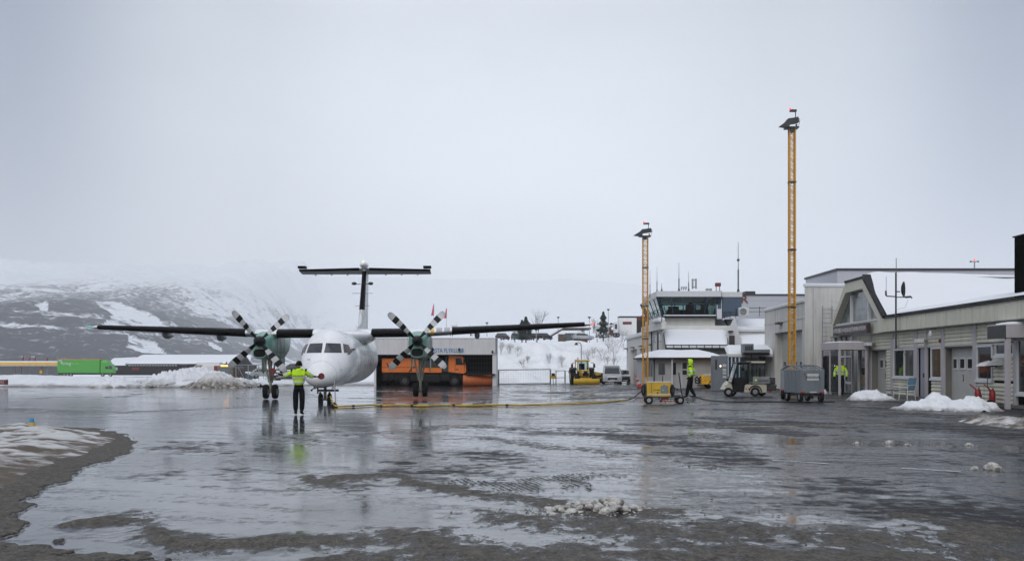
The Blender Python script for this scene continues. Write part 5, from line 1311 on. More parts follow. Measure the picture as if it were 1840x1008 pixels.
mb.add([(A.x, A.y, h_), (B.x, B.y, h_), (B.x + 1.5, B.y, h_), (A.x + .35, A.y, h_), (A.x, A.y, A.z), (B.x, B.y, A.z), (B.x + 1.5, B.y, A.z), (A.x + .35, A.y, A.z)], [(0, 1, 2, 3), (4, 5, 6, 7), (0, 1, 5, 4), (1, 2, 6, 5), (2, 3, 7, 6), (3, 0, 4, 7)])
mb.build('balcony', M['wall_pale'], tw)
mb = MB(); mb.rbox(A.x - .3, A.x + .3, A.y + .1, A.y + 4, A.z, A.z + .35, .15); mb.build('balcony_snow', M['snow_roof'], tw)
mb = MB()
for k in range(6): t = k / 5; q = Vector((A.x, A.y, A.z)).lerp(Vector((B.x, B.y, A.z)), t); mb.cyl(q, q + Vector((0, 0, 1.05)), .03, None, 6)
for h2 in (.55, 1.05): mb.tube([Vector((A.x, A.y, A.z + h2)), Vector((B.x, B.y, A.z + h2))], .028, 6)
mb.build('balcony_railing', M['darksteel'], tw)
# roof aerials
def aerial(px, ytop, ybot, r0, bits=0):
    d = 98; mb = MB(); a, b_ = T(px, ybot + 3, d), T(px, ytop, d); mb.cyl(a, a.lerp(b_, .45), r0, r0, 6); mb.cyl(a.lerp(b_, .45), b_, r0 * .55, r0 * .3, 5)
    mb.cyl(a + Vector((0, 0, -.1)), a + Vector((0, 0, .25)), r0 * 2.2, r0 * 1.6, 8)
    if bits: mb.cyl(a.lerp(b_, .62), a.lerp(b_, .66), r0 * 2, None, 8)
    return mb.build('aerial', M['darksteel'], tw)
aerial(1180.5, 480, 523, .035); aerial(1220, 472, 521, .05); aerial(1237.5, 488, 521, .04); aerial(1189, 509, 523, .05); aerial(1326.5, 435, 522, .06, 1); aerial(1168, 485, 530, .03)
mb = MB()
for px in (1244.5, 1250.5): mb.cyl(T(px, 519, 98), T(px, 501, 98), .08, None, 8)
for py in (503, 516): mb.tube([T(1244.5, py, 98), T(1250.5, py, 98)], .05, 6)
mb.build('loop_aerial', M['steel'], tw)
mb = MB(); a = T(1290, 519, 97); mb.cyl(a + Vector((-.15, 0, -.2)), a + Vector((-.15, 0, .35)), .03, None, 6); mb.cyl(a + Vector((.15, 0, -.2)), a + Vector((.15, 0, .35)), .03, None, 6); mb.box(a.x - .32, a.x + .32, a.y - .2, a.y + .2, a.z - .25, a.z - .2); mb.build('lamp_stand', M['darksteel'], tw)
MB().rbox(a.x - .24, a.x + .24, a.y - .2, a.y + .2, a.z + .2, a.z + .52, .05).build('obstruction_lamp', M['letter_red'], tw)
mb = MB()
for px in (1224, 1228, 1232): p = T(px, 519, 97); mb.cyl(p + Vector((0, 0, -.1)), p + Vector((.06, 0, .18)), .05, .08, 8)
for px in (1271, 1277): p = T(px, 520, 97); mb.box(p.x - .12, p.x + .12, p.y, p.y + .2, p.z - .15, p.z + .08)
mb.build('roof_fitting', M['steel'], tw)
mb = MB(); mb.rbox(px_(1325), px_(1342.5), d0 - 96 - .75, d0 - 96 - .1, T(0, 568, d0).z, T(0, 553, d0).z, .05)
acu = mb.build('heat_pump', M['frame_white'], tw)
mb = MB(); c = Vector((px_(1332), d0 - 96 - .77, T(0, 560.5, d0).z))
for r_ in (.26, .17, .08):
    ring = [c + Vector((r_ * math.cos(t), 0, r_ * math.sin(t))) for t in np.linspace(0, 2 * math.pi, 19)]; mb.tube(ring, .022, 5)
mb.build('fan_grille', M['darksteel'], acu)

# low kiosk in front of the tower, hipped snow roof
ks = thing('kiosk', 'low grey kiosk under thick snow at the foot of the control tower', 'kiosk', gat(1230, 86)); o_ = ks.location
kd = 86.0; K = lambda px, py, d=kd: at(px, py, d) - o_
xa, xb = K(1175, 0).x, K(1284, 0).x; ztp = K(0, 645).z
mb = MB(); mb.box(xa, xb, 0, 5.2, -.2, ztp)
mb.add([(xa, 0, -.2), (xa - .75, 1.6, -.2), (xa - .75, 1.6, ztp), (xa, 0, ztp)], [(0, 1, 2, 3)]); mb.add([(xa - .75, 1.6, -.2), (xa - .75, 5.2, -.2), (xa - .75, 5.2, ztp), (xa - .75, 1.6, ztp)], [(0, 1, 2, 3)])
for k in range(26): x = K(1240, 0).x + k * .1; mb.box(x, x + .03, -.02, 0, -.1, ztp - .1)
mb.build('wall', M['wall_grey'], ks)
mb = MB(); e = .55; base = [(xa - .15, -.75), (xb + e, -.75), (xb + e, 6.0), (xa - .95, 6.0), (xa - .95, 1.0)]
mb.prism(base, ztp, ztp + .12, 'Z'); mb.build('roof', M['darkroof'], ks)
U, V = np.meshgrid(np.linspace(xa - .90, xb + e - .05, 80), np.linspace(-.7, 5.9, 50))
ed = np.minimum(np.minimum(U - (xa - .90) - np.clip(.75 - (V + .7) * .45, 0, .75), xb + e - .05 - U) / 1.6, np.minimum(V + .7, 5.9 - V) / 2.0); ed = np.clip(ed, 0, 1)
grid_mesh('roof_snow', U, V, ztp + .11 + .62 * ed ** .55 + .10 * (fbm(U * .9, V * .9, 4, 7) - .5) * ed, M['snow_roof'], None, ks)
for a, b_, mt in ((1183, 1194.5, 'glass_dark'), (1207.5, 1214.5, 'glass_dark'), (1226, 1234, 'glass_dark')):
    mb = MB(); mb.box(K(a - 1, 0).x, K(b_ + 1, 0).x, -.03, 0, K(0, 674.5).z, K(0, 650).z); fr = mb.build('window', M['wall_grey'], ks)
    mb = MB(); mb.box(K(a, 0).x, K(b_, 0).x, -.04, -.03, K(0, 673).z, K(0, 651.5).z); mb.build('pane', M[mt], fr)
mb = MB(); mb.box(K(1224.5, 0).x, K(1239, 0).x, -.05, -.04, K(0, 664.6).z, K(0, 663).z); mb.box(K(1224.5, 0).x, K(1225.8, 0).x, -.05, -.03, -.1, K(0, 650).z); mb.build('door_frame', M['frame_white'], ks)
MB().cyl((K(1206, 0).x, -.55, -.1), (K(1206, 0).x, -.55, ztp), .06, None, 8).build('post', M['frame_white'], ks)
MB().cyl((K(1175, 0).x, -.1, -.1), (K(1175, 0).x, -.1, ztp), .05, None, 8).build('downpipe', M['darksteel'], ks)
for k in range(4):
    mb = MB(); t = .12 + k * .22; A = Vector((xa, 0, 0)); B = Vector((xa - .75, 1.6, 0)); p, q = A.lerp(B, t), A.lerp(B, t + .15); n_ = Vector((-.9, -.42, 0)) * .02
    mb.add([p + n_ + Vector((0, 0, .9)), q + n_ + Vector((0, 0, .9)), q + n_ + Vector((0, 0, ztp - .15)), p + n_ + Vector((0, 0, ztp - .15))], [(0, 1, 2, 3)]); mb.build('side_pane', M['glass_dark'], ks)

# fire station: three tall grey doors facing the apron
fs = thing('fire_station', 'white fire station with three tall folding doors left of the control tower', 'fire station', gat(1157, 108)); o_ = fs.location
A, B = gat(1187, 94) - o_, gat(1126, 124) - o_
ztop = lambda t: T2(t)
def fw(t, z, out=0.0):
    p = A.lerp(B, t); n_ = Vector((A.y - B.y, B.x - A.x, 0)).normalized(); n_ = n_ if n_.x < 0 else -n_
    return Vector((p.x, p.y, z)) + n_ * out
def fsb(mb, t0, t1, z0, z1, o0, o1, m=0):
    vs = [fw(t, z, o) for z in (z0, z1) for o in (o0, o1) for t in (t0, t1)]
    return mb.add(vs, [(0, 2, 3, 1), (4, 5, 7, 6), (0, 1, 5, 4), (2, 6, 7, 3), (0, 4, 6, 2), (1, 3, 7, 5)], m)
zT, zD = 4.75, 3.55
mb = MB(); fsb(mb, -.02, 1.0, zD, zT, -12, 0)
for t0, t1 in ((-.02, .08), (.28, .36), (.56, .64), (.86, 1.0)): fsb(mb, t0, t1, -.5, zD, -12, 0)
fsb(mb, 0, 1, -.5, zD, -12.2, -.8); mb.build('wall', M['wall_pale'], fs)
for t0, t1 in ((.08, .28), (.36, .56), (.64, .86)):
    mb = MB(); fsb(mb, t0, t1, -.5, zD, -.40, -.35)
    for k in range(1, 4): tt = t0 + (t1 - t0) * k / 4; fsb(mb, tt - .004, tt + .004, -.4, zD - .1, -.35, -.32)
    mb.build('folding_door', M['wall_grey'], fs)
mb = MB(); fsb(mb, -.03, 1.02, zT, zT + .18, -12, .15); mb.build('roof_edge', M['frame_white'], fs)
mb = MB(); fsb(mb, -.02, 1.0, zT + .18, zT + .40, -12, .05); mb.build('roof_snow', M['snow_roof'], fs)
for t in (.18, .46, .74, .98):
    mb = MB(); fsb(mb, t - .025, t + .025, zD + .15, zD + .26, 0, .35); mb.build('wall_lamp', M['darksteel'], fs)

# gabled shed between tower and garage
gs = thing('gabled_shed', 'white boarded gabled shed with snowy roof between tower and garage', 'shed', gat(1340, 92)); o_ = gs.location
H = lambda px, py, d=92.0: at(px, py, d) - o_
x0, x1 = H(1306, 0).x, H(1400, 0).x
pz = H(0, 568).z; ez = H(0, 600).z
poly = [(x0, -.3), (x0, ez), (H(1321, 0).x, pz), (H(1331, 0).x, ez - .6), (H(1331, 0).x, -.3)]
mb = MB(); mb.prism([(p[0], p[1]) for p in poly], 0, .3, 'Y')
mb.box(H(1331, 0).x - .3, x1, .0, 6, -.3, H(0, 626).z)
for k in range(18): z = .2 + k * .2; mb.box(x0, H(1327, 0).x, -.015, 0, z, z + .02)
mb.build('wall', M['frame_white'], gs)
snow_slab('roof_snow', [H(1332, 622) + Vector((0, -.4, 0)), Vector((x1, -.4, H(0, 618).z)), Vector((x1, 5, pz + .02)), Vector((H(1322, 0).x, 5, pz - .05))], .20, M['snow_roof'], gs, 22, 9)
mb = MB(); quad_prism(mb, [H(1332, 623) + Vector((0, -.4, 0)), Vector((x1, -.4, H(0, 619).z)), Vector((x1, 5, pz)), Vector((H(1322, 0).x, 5, pz - .07))], (0, 0, -.16)); mb.build('roof', M['darkroof'], gs)
mb = MB(); mb.box(H(1310, 0).x, H(1320, 0).x, -.06, -.02, -.3, H(0, 603).z); mb.build('door', M['darksteel'], gs)
mb = MB(); mb.box(H(1308, 0).x, H(1316, 0).x, -.45, -.02, H(0, 597).z, H(0, 594.5).z); mb.build('wall_lamp', M['black'], gs)
# shelter with glass strips and dark sign box
sh = thing('glass_shelter', 'snow topped glass shelter with a dark roof box in front of the gabled shed', 'shelter', gat(1340, 80)); o_ = sh.location
H = lambda px, py, d=80.0: at(px, py, d) - o_
mb = MB(); mb.box(H(1307, 0).x, H(1400, 0).x, 0, 3, H(0, 641).z, H(0, 636).z); mb.build('roof', M['frame_white'], sh)
snow_slab('roof_snow', [H(1307, 636), H(1400, 634), H(1400, 622) + Vector((0, 3, 0)), H(1316, 622) + Vector((0, 3, 0))], .22, M['snow_roof'], sh, 16, 4)
for k, px in enumerate((1307.5, 1314, 1321, 1328)):
    MB().box(H(px, 0).x, H(px + 2, 0).x, .05, .18, -.1, H(0, 641).z).build('post', M['frame_white'], sh)
    MB().box(H(px + 2, 0).x, H(px + 6.5, 0).x, .1, .12, .1, H(0, 642).z).build('pane', M['glass_blue'], sh)
mb = MB(); mb.rbox(H(1331, 0).x, H(1349, 0).x, -1.0, .0, H(0, 634).z, H(0, 618).z, .03)
mb.rbox(H(1349, 0).x, H(1378, 0).x, -1.0, .0, H(0, 634).z, H(0, 628).z, .03); mb.build('roof_box', M['galv'], sh)
mb = MB(); mb.box(H(1333, 0).x, H(1378, 0).x, -.9, 2, H(0, 638).z, H(0, 634.2).z); mb.box(H(1345, 0).x, H(1347, 0).x, -.9, -.8, -.1, H(0, 634).z)
for k in range(4): mb.box(H(1334 + k * 3.5, 0).x, H(1336 + k * 3.5, 0).x, -1.02, -1.0, H(0, 630).z, H(0, 622).z)
mb.tube([H(1365, 640), H(1366, 646), H(1372, 650)], .05, 6); mb.box(H(1369, 0).x, H(1378, 0).x, .5, .6, H(0, 652).z, H(0, 640).z); mb.build('frame', M['black'], sh)
MB().box(H(1331, 0).x, H(1400, 0).x, 2.8, 2.9, -.1, H(0, 640).z).build('back_wall', M['wall_beige'], sh)
# tall grey cabinet
gc = thing('grey_cabinet', 'tall grey metal cabinet with notices beside the yellow car', 'cabinet', gat(1296, 74)); o_ = gc.location
H = lambda px, py, d=74.0: at(px, py, d) - o_
mb = MB(); mb.rbox(H(1282, 0).x, H(1308, 0).x, 0, 1.0, -.05, H(0, 639).z, .03); mb.box(H(1291, 0).x, H(1291.6, 0).x, -.01, 0, 0, H(0, 640).z); mb.build('body', M['galv'], gc)
for y0, y1 in ((654, 659), (662, 667), (668.5, 672), (675, 679)):
    MB().box(H(1298.5, 0).x, H(1305, 0).x, -.02, 0, H(0, y1).z, H(0, y0).z).build('notice', M['blade_white'], gc)
MB().box(H(1285, 0).x, H(1288.5, 0).x, -.02, 0, H(0, 664).z, H(0, 646).z).build('label_strip', M['darksteel'], gc)
MB().ell(H(1294.5, 657.5) + Vector((0, -.03, 0)), (.05, .02, .06), 8, 6).build('lamp', M['lamp_white'], gc)

# ---------------------------------------------------------------- flying club hangar
hd = float(gpt(780, 693.5).y)
hg = thing('club_hangar', 'white corrugated flying club hangar, its dark doorway holding an orange lorry', 'hangar', gat(780, hd)); o_ = hg.location
H = lambda px, py, d=hd: at(px, py, d) - o_
xl, xr, zt_, zf, zg = H(672, 0).x, H(892, 0).x, H(0, 607).z, H(0, 637).z, -.1
mb = MB(); mb.box(xl, xr, 0, .25, zf, zt_)
n_ = 62
for k in range(n_): x = xl + (xr - xl) * k / n_; mb.box(x + .02, x + .12, -.03, 0, zf, zt_ - .02)
for z in (zf + .62, zf + 1.25): mb.box(xl, xr, -.034, -.03, z, z + .015)
mb.box(xl, xl + .12, 0, 12, zg, zt_); mb.box(xr - .12, xr, 0, 12, zg, zt_); mb.box(xr - .42, xr - .12, 0, .25, zg, zf); mb.box(xl + .12, xl + .22, 0, .25, zg, zf); mb.build('wall', M['club_white'], hg)
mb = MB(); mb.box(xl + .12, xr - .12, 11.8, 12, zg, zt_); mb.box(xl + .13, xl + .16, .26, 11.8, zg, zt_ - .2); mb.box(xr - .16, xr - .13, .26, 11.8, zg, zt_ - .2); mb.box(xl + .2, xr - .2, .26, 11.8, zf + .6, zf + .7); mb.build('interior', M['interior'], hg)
for z, px in ((.0, 700),):
    mb = MB()
    for k in range(11): x = H(834 + k * 5, 0).x; mb.box(x, x + .03, 1.6, 1.64, zg, zf + .1)
    for k in range(6): mb.box(H(832, 0).x, xr - .4, 1.58, 1.6, .4 + k * .5, .43 + k * .5)
    mb.build('folded_door', M['darksteel'], hg)
snow_slab('roof_snow', [(xl, 0, zt_), (xr, 0, zt_), (xr, 12, zt_ + .3), (xl, 12, zt_ + .3)], .16, M['snow_roof'], hg, 20)
MB().box(xl, xr, .0, 12, zt_ - .12, zt_ - .04).build('roof', M['darkroof'], hg)
letters('VOLDA ØRSTA FLYKLUBB', .66, M['letter_blue'], 'lettering', hg, ((H(741, 0).x + H(834.5, 0).x) / 2, -.05, H(0, 630).z), sx=.70, extrude=.015)
mb = MB()
for px, py in ((825, 628.5), (885, 633)): p = H(px, py); mb.cyl(p + Vector((0, -.02, .2)), p + Vector((0, -.25, .1)), .04, None, 6); mb.box(p.x - .1, p.x + .1, -.4, -.2, p.z - .1, p.z + .14)
mb.build('wall_lamp', M['darksteel'], hg)

# ---------------------------------------------------------------- gate and fence right of the hangar
def fence_line(name, pxs, d, h, label, cat='fence', mt='steel', diag=(), rails=(1.0,), wire=True, dz=0.0, rp=.045):
    c = gat((pxs[0] + pxs[-1]) / 2, d); t = thing(name, label, cat, c)
    for px in pxs:
        p = gat(px, d) - c; MB().cyl(p + Vector((0, 0, dz - .1)), p + Vector((0, 0, h + dz)), rp, None, 8).build('post', M[mt], t)
    a, b_ = gat(pxs[0], d) - c, gat(pxs[-1], d) - c
    mb = MB()
    for r_ in rails: mb.tube([a + Vector((0, 0, h * r_ + dz)), b_ + Vector((0, 0, h * r_ + dz))], rp * .7, 6)
    if rails: mb.build('rail', M[mt], t)
    if wire:
        mb = MB(); n = int((b_ - a).length / .28)
        for k in range(n + 1): p = a.lerp(b_, k / max(n, 1)); mb.cyl(p + Vector((0, .02, dz)), p + Vector((0, .02, h + dz)), .006, None, 3, 0, False, False)
        for k in range(1, 7): mb.cyl(a + Vector((0, .02, h * k / 7 + dz)), b_ + Vector((0, .02, h * k / 7 + dz)), .006, None, 3, 0, False, False)
        mb.build('wire_mesh', M[mt], t)
    for (px0, h0, px1, h1) in diag:
        p, q = gat(px0, d) - c, gat(px1, d) - c; MB().cyl(p + Vector((0, 0, h0 + dz)), q + Vector((0, 0, h1 + dz)), rp * .7, None, 6).build('brace', M[mt], t)
    return t
gd = float(gpt(940, 691).y)
fence_line('sliding_gate', [896, 989], gd, 1.72, 'wide grey sliding gate frame between hangar and tractor', 'gate', 'steel', rails=(1.0, .05), rp=.09)
fence_line('wicket_gate', [999, 1015], gd + .6, 1.55, 'narrow grey wire gate beside the yellow warning box', 'gate', 'steel', rails=(.98, .45), rp=.06)
fence_line('wire_fence', [1016, 1030, 1045], gd + 1.2, 1.45, 'thin wire fence behind the tractor', 'fence', 'steel', rails=(1.0,), rp=.04)
q = gat(994, gd - .3); wb = thing('warning_box', 'yellow warning lamp box on a post at the gate end', 'warning light', q)
MB().cyl((0, 0, -.1), (0, 0, 1.0), .05, None, 8).build('post', M['steel'], wb); MB().rbox(-.27, .27, -.2, .2, .62, 1.02, .04).build('box', M['yellow_paint'], wb); MB().rbox(-.2, .2, -.26, -.2, .95, 1.25, .03).build('hood', M['black'], wb)
q = gat(1024.5, gd - .2); rs = thing('round_sign', 'round white sign board behind the tractor', 'sign', q)
MB().cyl((0, 0, -.1), (0, 0, 1.6), .03, None, 6).build('post', M['steel'], rs)
mb = MB(); mb.cyl((0, -.05, 1.35), (0, -.02, 1.35), .26, None, 18); mb.build('plate', M['blade_white'], rs)
# ================================================================== VEHICLES AND MACHINES
def car_wheel(parent, c, r, w, rim='steel', name='wheel'):
    mb = MB(); wheel(mb, (0, 0, 0), r, w, 'X'); o = mb.build(name, [M['tyre'], M[rim]], parent, loc=c); return o
def wheel_y(parent, c, r, w, rim='steel', rings=True):
    """wheel whose axle runs along local y (vehicle length along x)"""
    mb = MB(); wheel(mb, (0, 0, 0), r, w, 'Y', 0, 1); return mb.build('wheel', [M['tyre'], M[rim]], parent, loc=c)
def make_car(name, label, cat, loc, rz, paint, Ln=4.4, Wd=1.78, Ht=1.46, kind='hatch', group=None, snow=0.0, snow_hood=False):
    """car along local x, nose at +x"""
    t = thing(name, label, cat, loc, rz, group); w = Wd / 2; L2 = Ln / 2
    if kind == 'van': prof = [(-L2, .35), (-L2, Ht * .95), (-L2 + .12, Ht), (L2 * .28, Ht), (L2 * .42, Ht * .94), (L2 * .72, Ht * .56), (L2 * .96, Ht * .47), (L2, Ht * .36), (L2, .32)]; belt = Ht * .54
    elif kind == 'wagon': prof = [(-L2, .35), (-L2, Ht * .60), (-L2 * .93, Ht * .66), (-L2 * .80, Ht * .97), (-L2 * .5, Ht), (L2 * .05, Ht), (L2 * .42, Ht * .66), (L2 * .92, Ht * .56), (L2, Ht * .45), (L2, .30)]; belt = Ht * .64
    else: prof = [(-L2, .35), (-L2, Ht * .62), (-L2 * .92, Ht * .68), (-L2 * .62, Ht * .97), (-L2 * .3, Ht), (L2 * .05, Ht), (L2 * .45, Ht * .66), (L2 * .93, Ht * .56), (L2, Ht * .45), (L2, .30)]; belt = Ht * .64
    rings = []
    for s_ in (-1, -.94, .94, 1):
        rr = []
        for x, z in prof:
            k = 1 - (.16 * max(0, (z - belt) / (Ht - belt)) if z > belt else 0); yy = w * s_ * k
            ins = .035 if abs(s_) == 1 else 0
            rr.append(Vector((x * (1 - ins * .5), yy, z - (ins if z > belt else ins * .2) if z > .5 else z + ins)))
        rings.append(rr)
    MB().loft(rings, 0, False, True).build('body', paint, t)
    def glass(x0, z0, x1, z1, nm, y0=None):
        mb = MB()
        k = lambda z: w * .94 * (1 - .16 * max(0, (z - belt) / (Ht - belt)))
        mb.add([(x0, -k(z0) * .9, z0), (x0, k(z0) * .9, z0), (x1, k(z1) * .88, z1), (x1, -k(z1) * .88, z1)], [(0, 1, 2, 3)])
        return mb.build(nm, M['glass_dark'], t)
    i = [k for k, p in enumerate(prof) if p[1] >= Ht * .93]; fr0, fr1 = prof[i[-1]], prof[i[-1] + 1]; bk0, bk1 = prof[i[0]], prof[i[0] - 1]
    def edge(a, b_, s_): return [(a[0] * (1 - u_) + b_[0] * u_ + s_ * .012, a[1] * (1 - u_) + b_[1] * u_ + .012) for u_ in (.08, .94)]
    e = edge(fr0, fr1, 1); glass(e[1][0], e[1][1], e[0][0], e[0][1], 'windscreen'); e = edge(bk0, bk1, -1); glass(e[1][0], e[1][1], e[0][0], e[0][1], 'rear_window')
    for s_ in (-1, 1):
        mb = MB(); k = lambda z: s_ * (w * (1 - .16 * max(0, (z - belt) / (Ht - belt))) + .006)
        xa, xb, xc, xd = bk1[0] * .86, fr1[0] * .9, fr0[0] - .02, bk0[0] + .12
        if kind == 'van': xa = xb - .95; xd = xc - .95
        mb.add([(xa, k(belt + .02), belt + .02), (xb, k(belt + .02), belt + .02), (xc, k(Ht * .93), Ht * .93), (xd, k(Ht * .93), Ht * .93)], [(0, 1, 2, 3)]); mb.build('side_window', M['glass_dark'], t)
        for x in (-L2 * .62, L2 * .64): wheel_y(t, (x, s_ * (w - .10), .32), .32, .21)
        mb = MB(); mb.rbox(L2 - .10, L2 + .01, s_ * w * .72 - .16, s_ * w * .72 + .16, Ht * .40, Ht * .48, .02); mb.build('headlight', M['blade_white'], t)
        mb = MB(); mb.rbox(-L2 - .01, -L2 + .08, s_ * w * .8 - .12, s_ * w * .8 + .12, Ht * .42, Ht * .56, .02); mb.build('tail_light', M['red_paint'], t)
        mb = MB(); mb.rbox(fr1[0] - .25, fr1[0] - .12, s_ * (w + .10) - .09, s_ * (w + .10) + .09, belt, belt + .16, .03); mb.build('mirror', M['black'], t)
    mb = MB(); mb.rbox(L2 - .02, L2 + .03, -w * .5, w * .5, Ht * .26, Ht * .38, .02); mb.rbox(L2 - .03, L2 + .02, -w * .95, w * .95, .22, .30, .02); mb.build('grille', M['black'], t)
    mb = MB(); mb.box(L2 + .03, L2 + .04, -.26, .26, Ht * .22, Ht * .22 + .11); mb.build('number_plate', M['blade_white'], t)
    if snow > 0:
        mb = MB(); xr0, xr1 = bk0[0] + .05, fr0[0] - .05
        mb.rbox(xr0, xr1, -w * .78, w * .78, Ht - .02, Ht + snow, min(.09, snow * .45)); mb.build('roof_snow', M['snow_roof'], t)
        if snow_hood:
            mb = MB(); mb.rbox(fr1[0] + .05, L2 * .9, -w * .8, w * .8, Ht * .56, Ht * .66 + snow * .5, .05); mb.build('bonnet_snow', M['snow_roof'], t)
    return t

# cars on the hilltop car park, half hidden by the ploughed berm
hc = [(903, 238, 70, 'black_paint', 'dark car parked highest left on the hilltop, next to the hangar roof edge', 'hatch'), (928, 246, 80, 'teal_paint', 'pale roofed green car, second from left on the hilltop', 'wagon'),
      (942, 236, 75, 'blue_paint', 'grey blue car, third from left on the hilltop', 'hatch'), (957, 242, 110, 'black_paint', 'black car in the middle of the hilltop row', 'hatch'), (978, 238, 60, 'black_paint', 'black estate car right of the middle of the hilltop row', 'wagon'),
      (1026, 240, 65, 'teal_paint', 'dark green car parked left of the silver estate car', 'wagon'), (1048, 232, 12, 'silver_paint', 'silver estate car parked side on at the right of the hilltop row', 'wagon')]
for px, d, ang, pt, lab, kd in hc:
    p = at(px, 0, d); z = 1.62 + (655 - 611) / 2000 * d
    make_car('parked_car', lab, 'car', (p.x, d, z), R(ang), M[pt], 4.3, 1.78, 1.46, kd, 'cars parked on the hilltop', .07)

# silver van beside the tractor, nose towards us
p = gat(1099, 116); make_car('parked_van', 'silver grey delivery van facing the apron next to the tractor', 'van', p, R(-93), M['silver_paint'], 4.9, 1.93, 1.88, 'van', None, .10)
p = gat(1120, 122); make_car('parked_car', 'dark car partly hidden between silver van and fire station', 'car', p, R(-90), M['black_paint'], 4.3, 1.75, 1.45, 'hatch', None, .12, True)

# yellow car nose behind the grey cabinet (nose to the left)
p = gat(1309, 84.3); yc = make_car('parked_car', 'bright yellow off road car poking out beside the grey cabinet', 'car', p, R(180), M['car_yellow'], 4.4, 1.85, 1.9, 'wagon')
mb = MB(); mb.tube([Vector((2.35, -.8, .40)), Vector((2.40, -.8, .78)), Vector((2.2, -.8, .92))], .05, 8); mb.tube([Vector((2.35, .8, .40)), Vector((2.40, .8, .78)), Vector((2.2, .8, .92))], .05, 8)
for z in (.42, .62, .80): mb.tube([Vector((2.38, -.8, z)), Vector((2.38, .8, z))], .05, 8)
mb.build('bull_bar', M['black'], yc)
MB().box(.9, 2.0, .93, .945, .95, 1.12).build('side_marking', M['blade_white'], yc)

# ---- yellow tractor with blade and implement, seen from the front
def tractor():
    t = thing('tractor', 'yellow tractor with snow blade parked in front of the snowy hillside', 'tractor', gat(1048, 118), R(4)); s_ = 1.0
    for sx in (-1, 1):
        mb = MB(); wheel(mb, (0, 0, 0), .86, .56, 'X', 0, 1)
        for k in range(20):
            a = 2 * math.pi * k / 20; Mx = Matrix.Rotation(a, 4, 'X'); mb.box(-.26, .02, -.05, .05, .84, .90, 0, Mx); mb.box(-.02, .26, .06, .15, .84, .90, 0, Mx)
        mb.build('rear_wheel', [M['tyre'], M['yellow_paint']], t, loc=(sx * .98, 1.2, .84))
        mb = MB(); wheel(mb, (0, 0, 0), .60, .42, 'X', 0, 1); mb.build('front_wheel', [M['tyre'], M['yellow_paint']], t, loc=(sx * .92, -1.1, .58))
        MB().prism([(.45, 1.50), (2.1, 1.52), (2.15, 1.30), (2.0, 1.62), (1.3, 1.80), (.5, 1.68)], sx * .95 - .32, sx * .95 + .32, 'X').build('mudguard', M['black'], t)
        mb = MB(); mb.rbox(sx * 1.18 - .11, sx * 1.18 + .11, .05, .13, 1.75, 2.18, .03); mb.tube([Vector((sx * .8, .3, 2.3)), Vector((sx * 1.15, .1, 2.25))], .03, 6); mb.build('mirror', M['black'], t)
        MB().ell((sx * .30, -1.93, 1.28), (.12, .06, .10), 10, 8).build('headlight', M['blade_white'], t)
    MB().rbox(-.42, .42, -1.9, .25, .85, 1.55, .12).build('bonnet', M['yellow_paint'], t)
    MB().rbox(-.32, .32, -1.94, -1.88, .92, 1.42, .02).build('grille', M['black'], t)
    mb = MB(); mb.rbox(-.5, .5, .2, 1.6, .7, 1.45, .06); mb.rbox(-.30, .30, -1.8, 1.8, .45, .85, .06); mb.build('chassis', M['black'], t)
    mb = MB()
    for x, y, x2, y2 in ((-.62, .15, -.56, .25), (.62, .15, .56, .25), (-.68, 1.6, -.62, 1.5), (.68, 1.6, .62, 1.5)): mb.cyl((x, y, 1.4), (x2, y2, 2.42), .05, None, 6)
    mb.rbox(-.72, .72, .1, 1.7, 2.40, 2.56, .07); mb.box(-.62, .62, .12, .2, 1.38, 1.48); mb.build('cab', M['yellow_paint'], t)
    MB().rbox(-.70, .70, .14, 1.66, 2.56, 2.64, .03).build('roof_snow', M['snow_roof'], t)
    mb = MB(); mb.add([(-.60, .16, 1.48), (.60, .16, 1.48), (.54, .26, 2.40), (-.54, .26, 2.40)], [(0, 1, 2, 3)]); mb.build('windscreen', M['glass_green'], t, fix=False)
    mb = MB(); mb.ell((0, .9, 1.7), (.26, .2, .36), 10, 8); mb.box(-.3, .3, 1.1, 1.2, 1.4, 2.2); mb.ring = None; mb.build('seat', M['black'], t)
    for sx in (-1, 1): MB().ell((sx * .55, .2, 2.72), (.07, .07, .09), 8, 6).build('beacon', M['letter_red'], t)
    mb = MB(); rings = []
    for x in np.linspace(-1.35, 1.35, 9): rings.append([Vector((x, -2.6 - .12 * math.sin((z - .05) / .6 * 3.1), z)) for z in np.linspace(.05, .62, 8)] + [Vector((x, -2.52 - .12 * math.sin((z - .05) / .6 * 3.1), z)) for z in np.linspace(.62, .05, 8)])
    mb.loft(rings, 0, True, True); bl = mb.build('blade', M['yellow_paint'], t)
    mb = MB(); mb.box(-.6, -.45, -2.5, -1.8, .3, .42); mb.box(.45, .6, -2.5, -1.8, .3, .42); mb.box(-.6, .6, -2.05, -1.9, .35, .75); mb.build('blade_arm', M['yellow_paint'], t)
tractor()
def implement():
    t = thing('snow_blower', 'yellow snow blower attachment between tractor and silver van', 'snow blower', gat(1076, 119), R(-6))
    mb = MB(); mb.prism([(-.9, .1), (.9, .1), (.95, .55), (.7, 1.1), (-.6, 1.35), (-1.0, 1.0)], -.35, .35, 'Y'); mb.build('housing', M['yellow_paint'], t)
    mb = MB(); mb.rbox(-.5, .75, -.62, -.36, .15, .62, .05); mb.cyl((-.6, -.45, .75), (.8, -.5, 1.0), .10); mb.cyl((.2, -.5, .2), (.5, -.6, 1.0), .07); mb.build('linkage', M['black'], t)
    MB().rbox(-1.5, -.3, -.55, -.40, .06, .48, .04).build('side_plate', M['yellow_paint'], t)
implement()

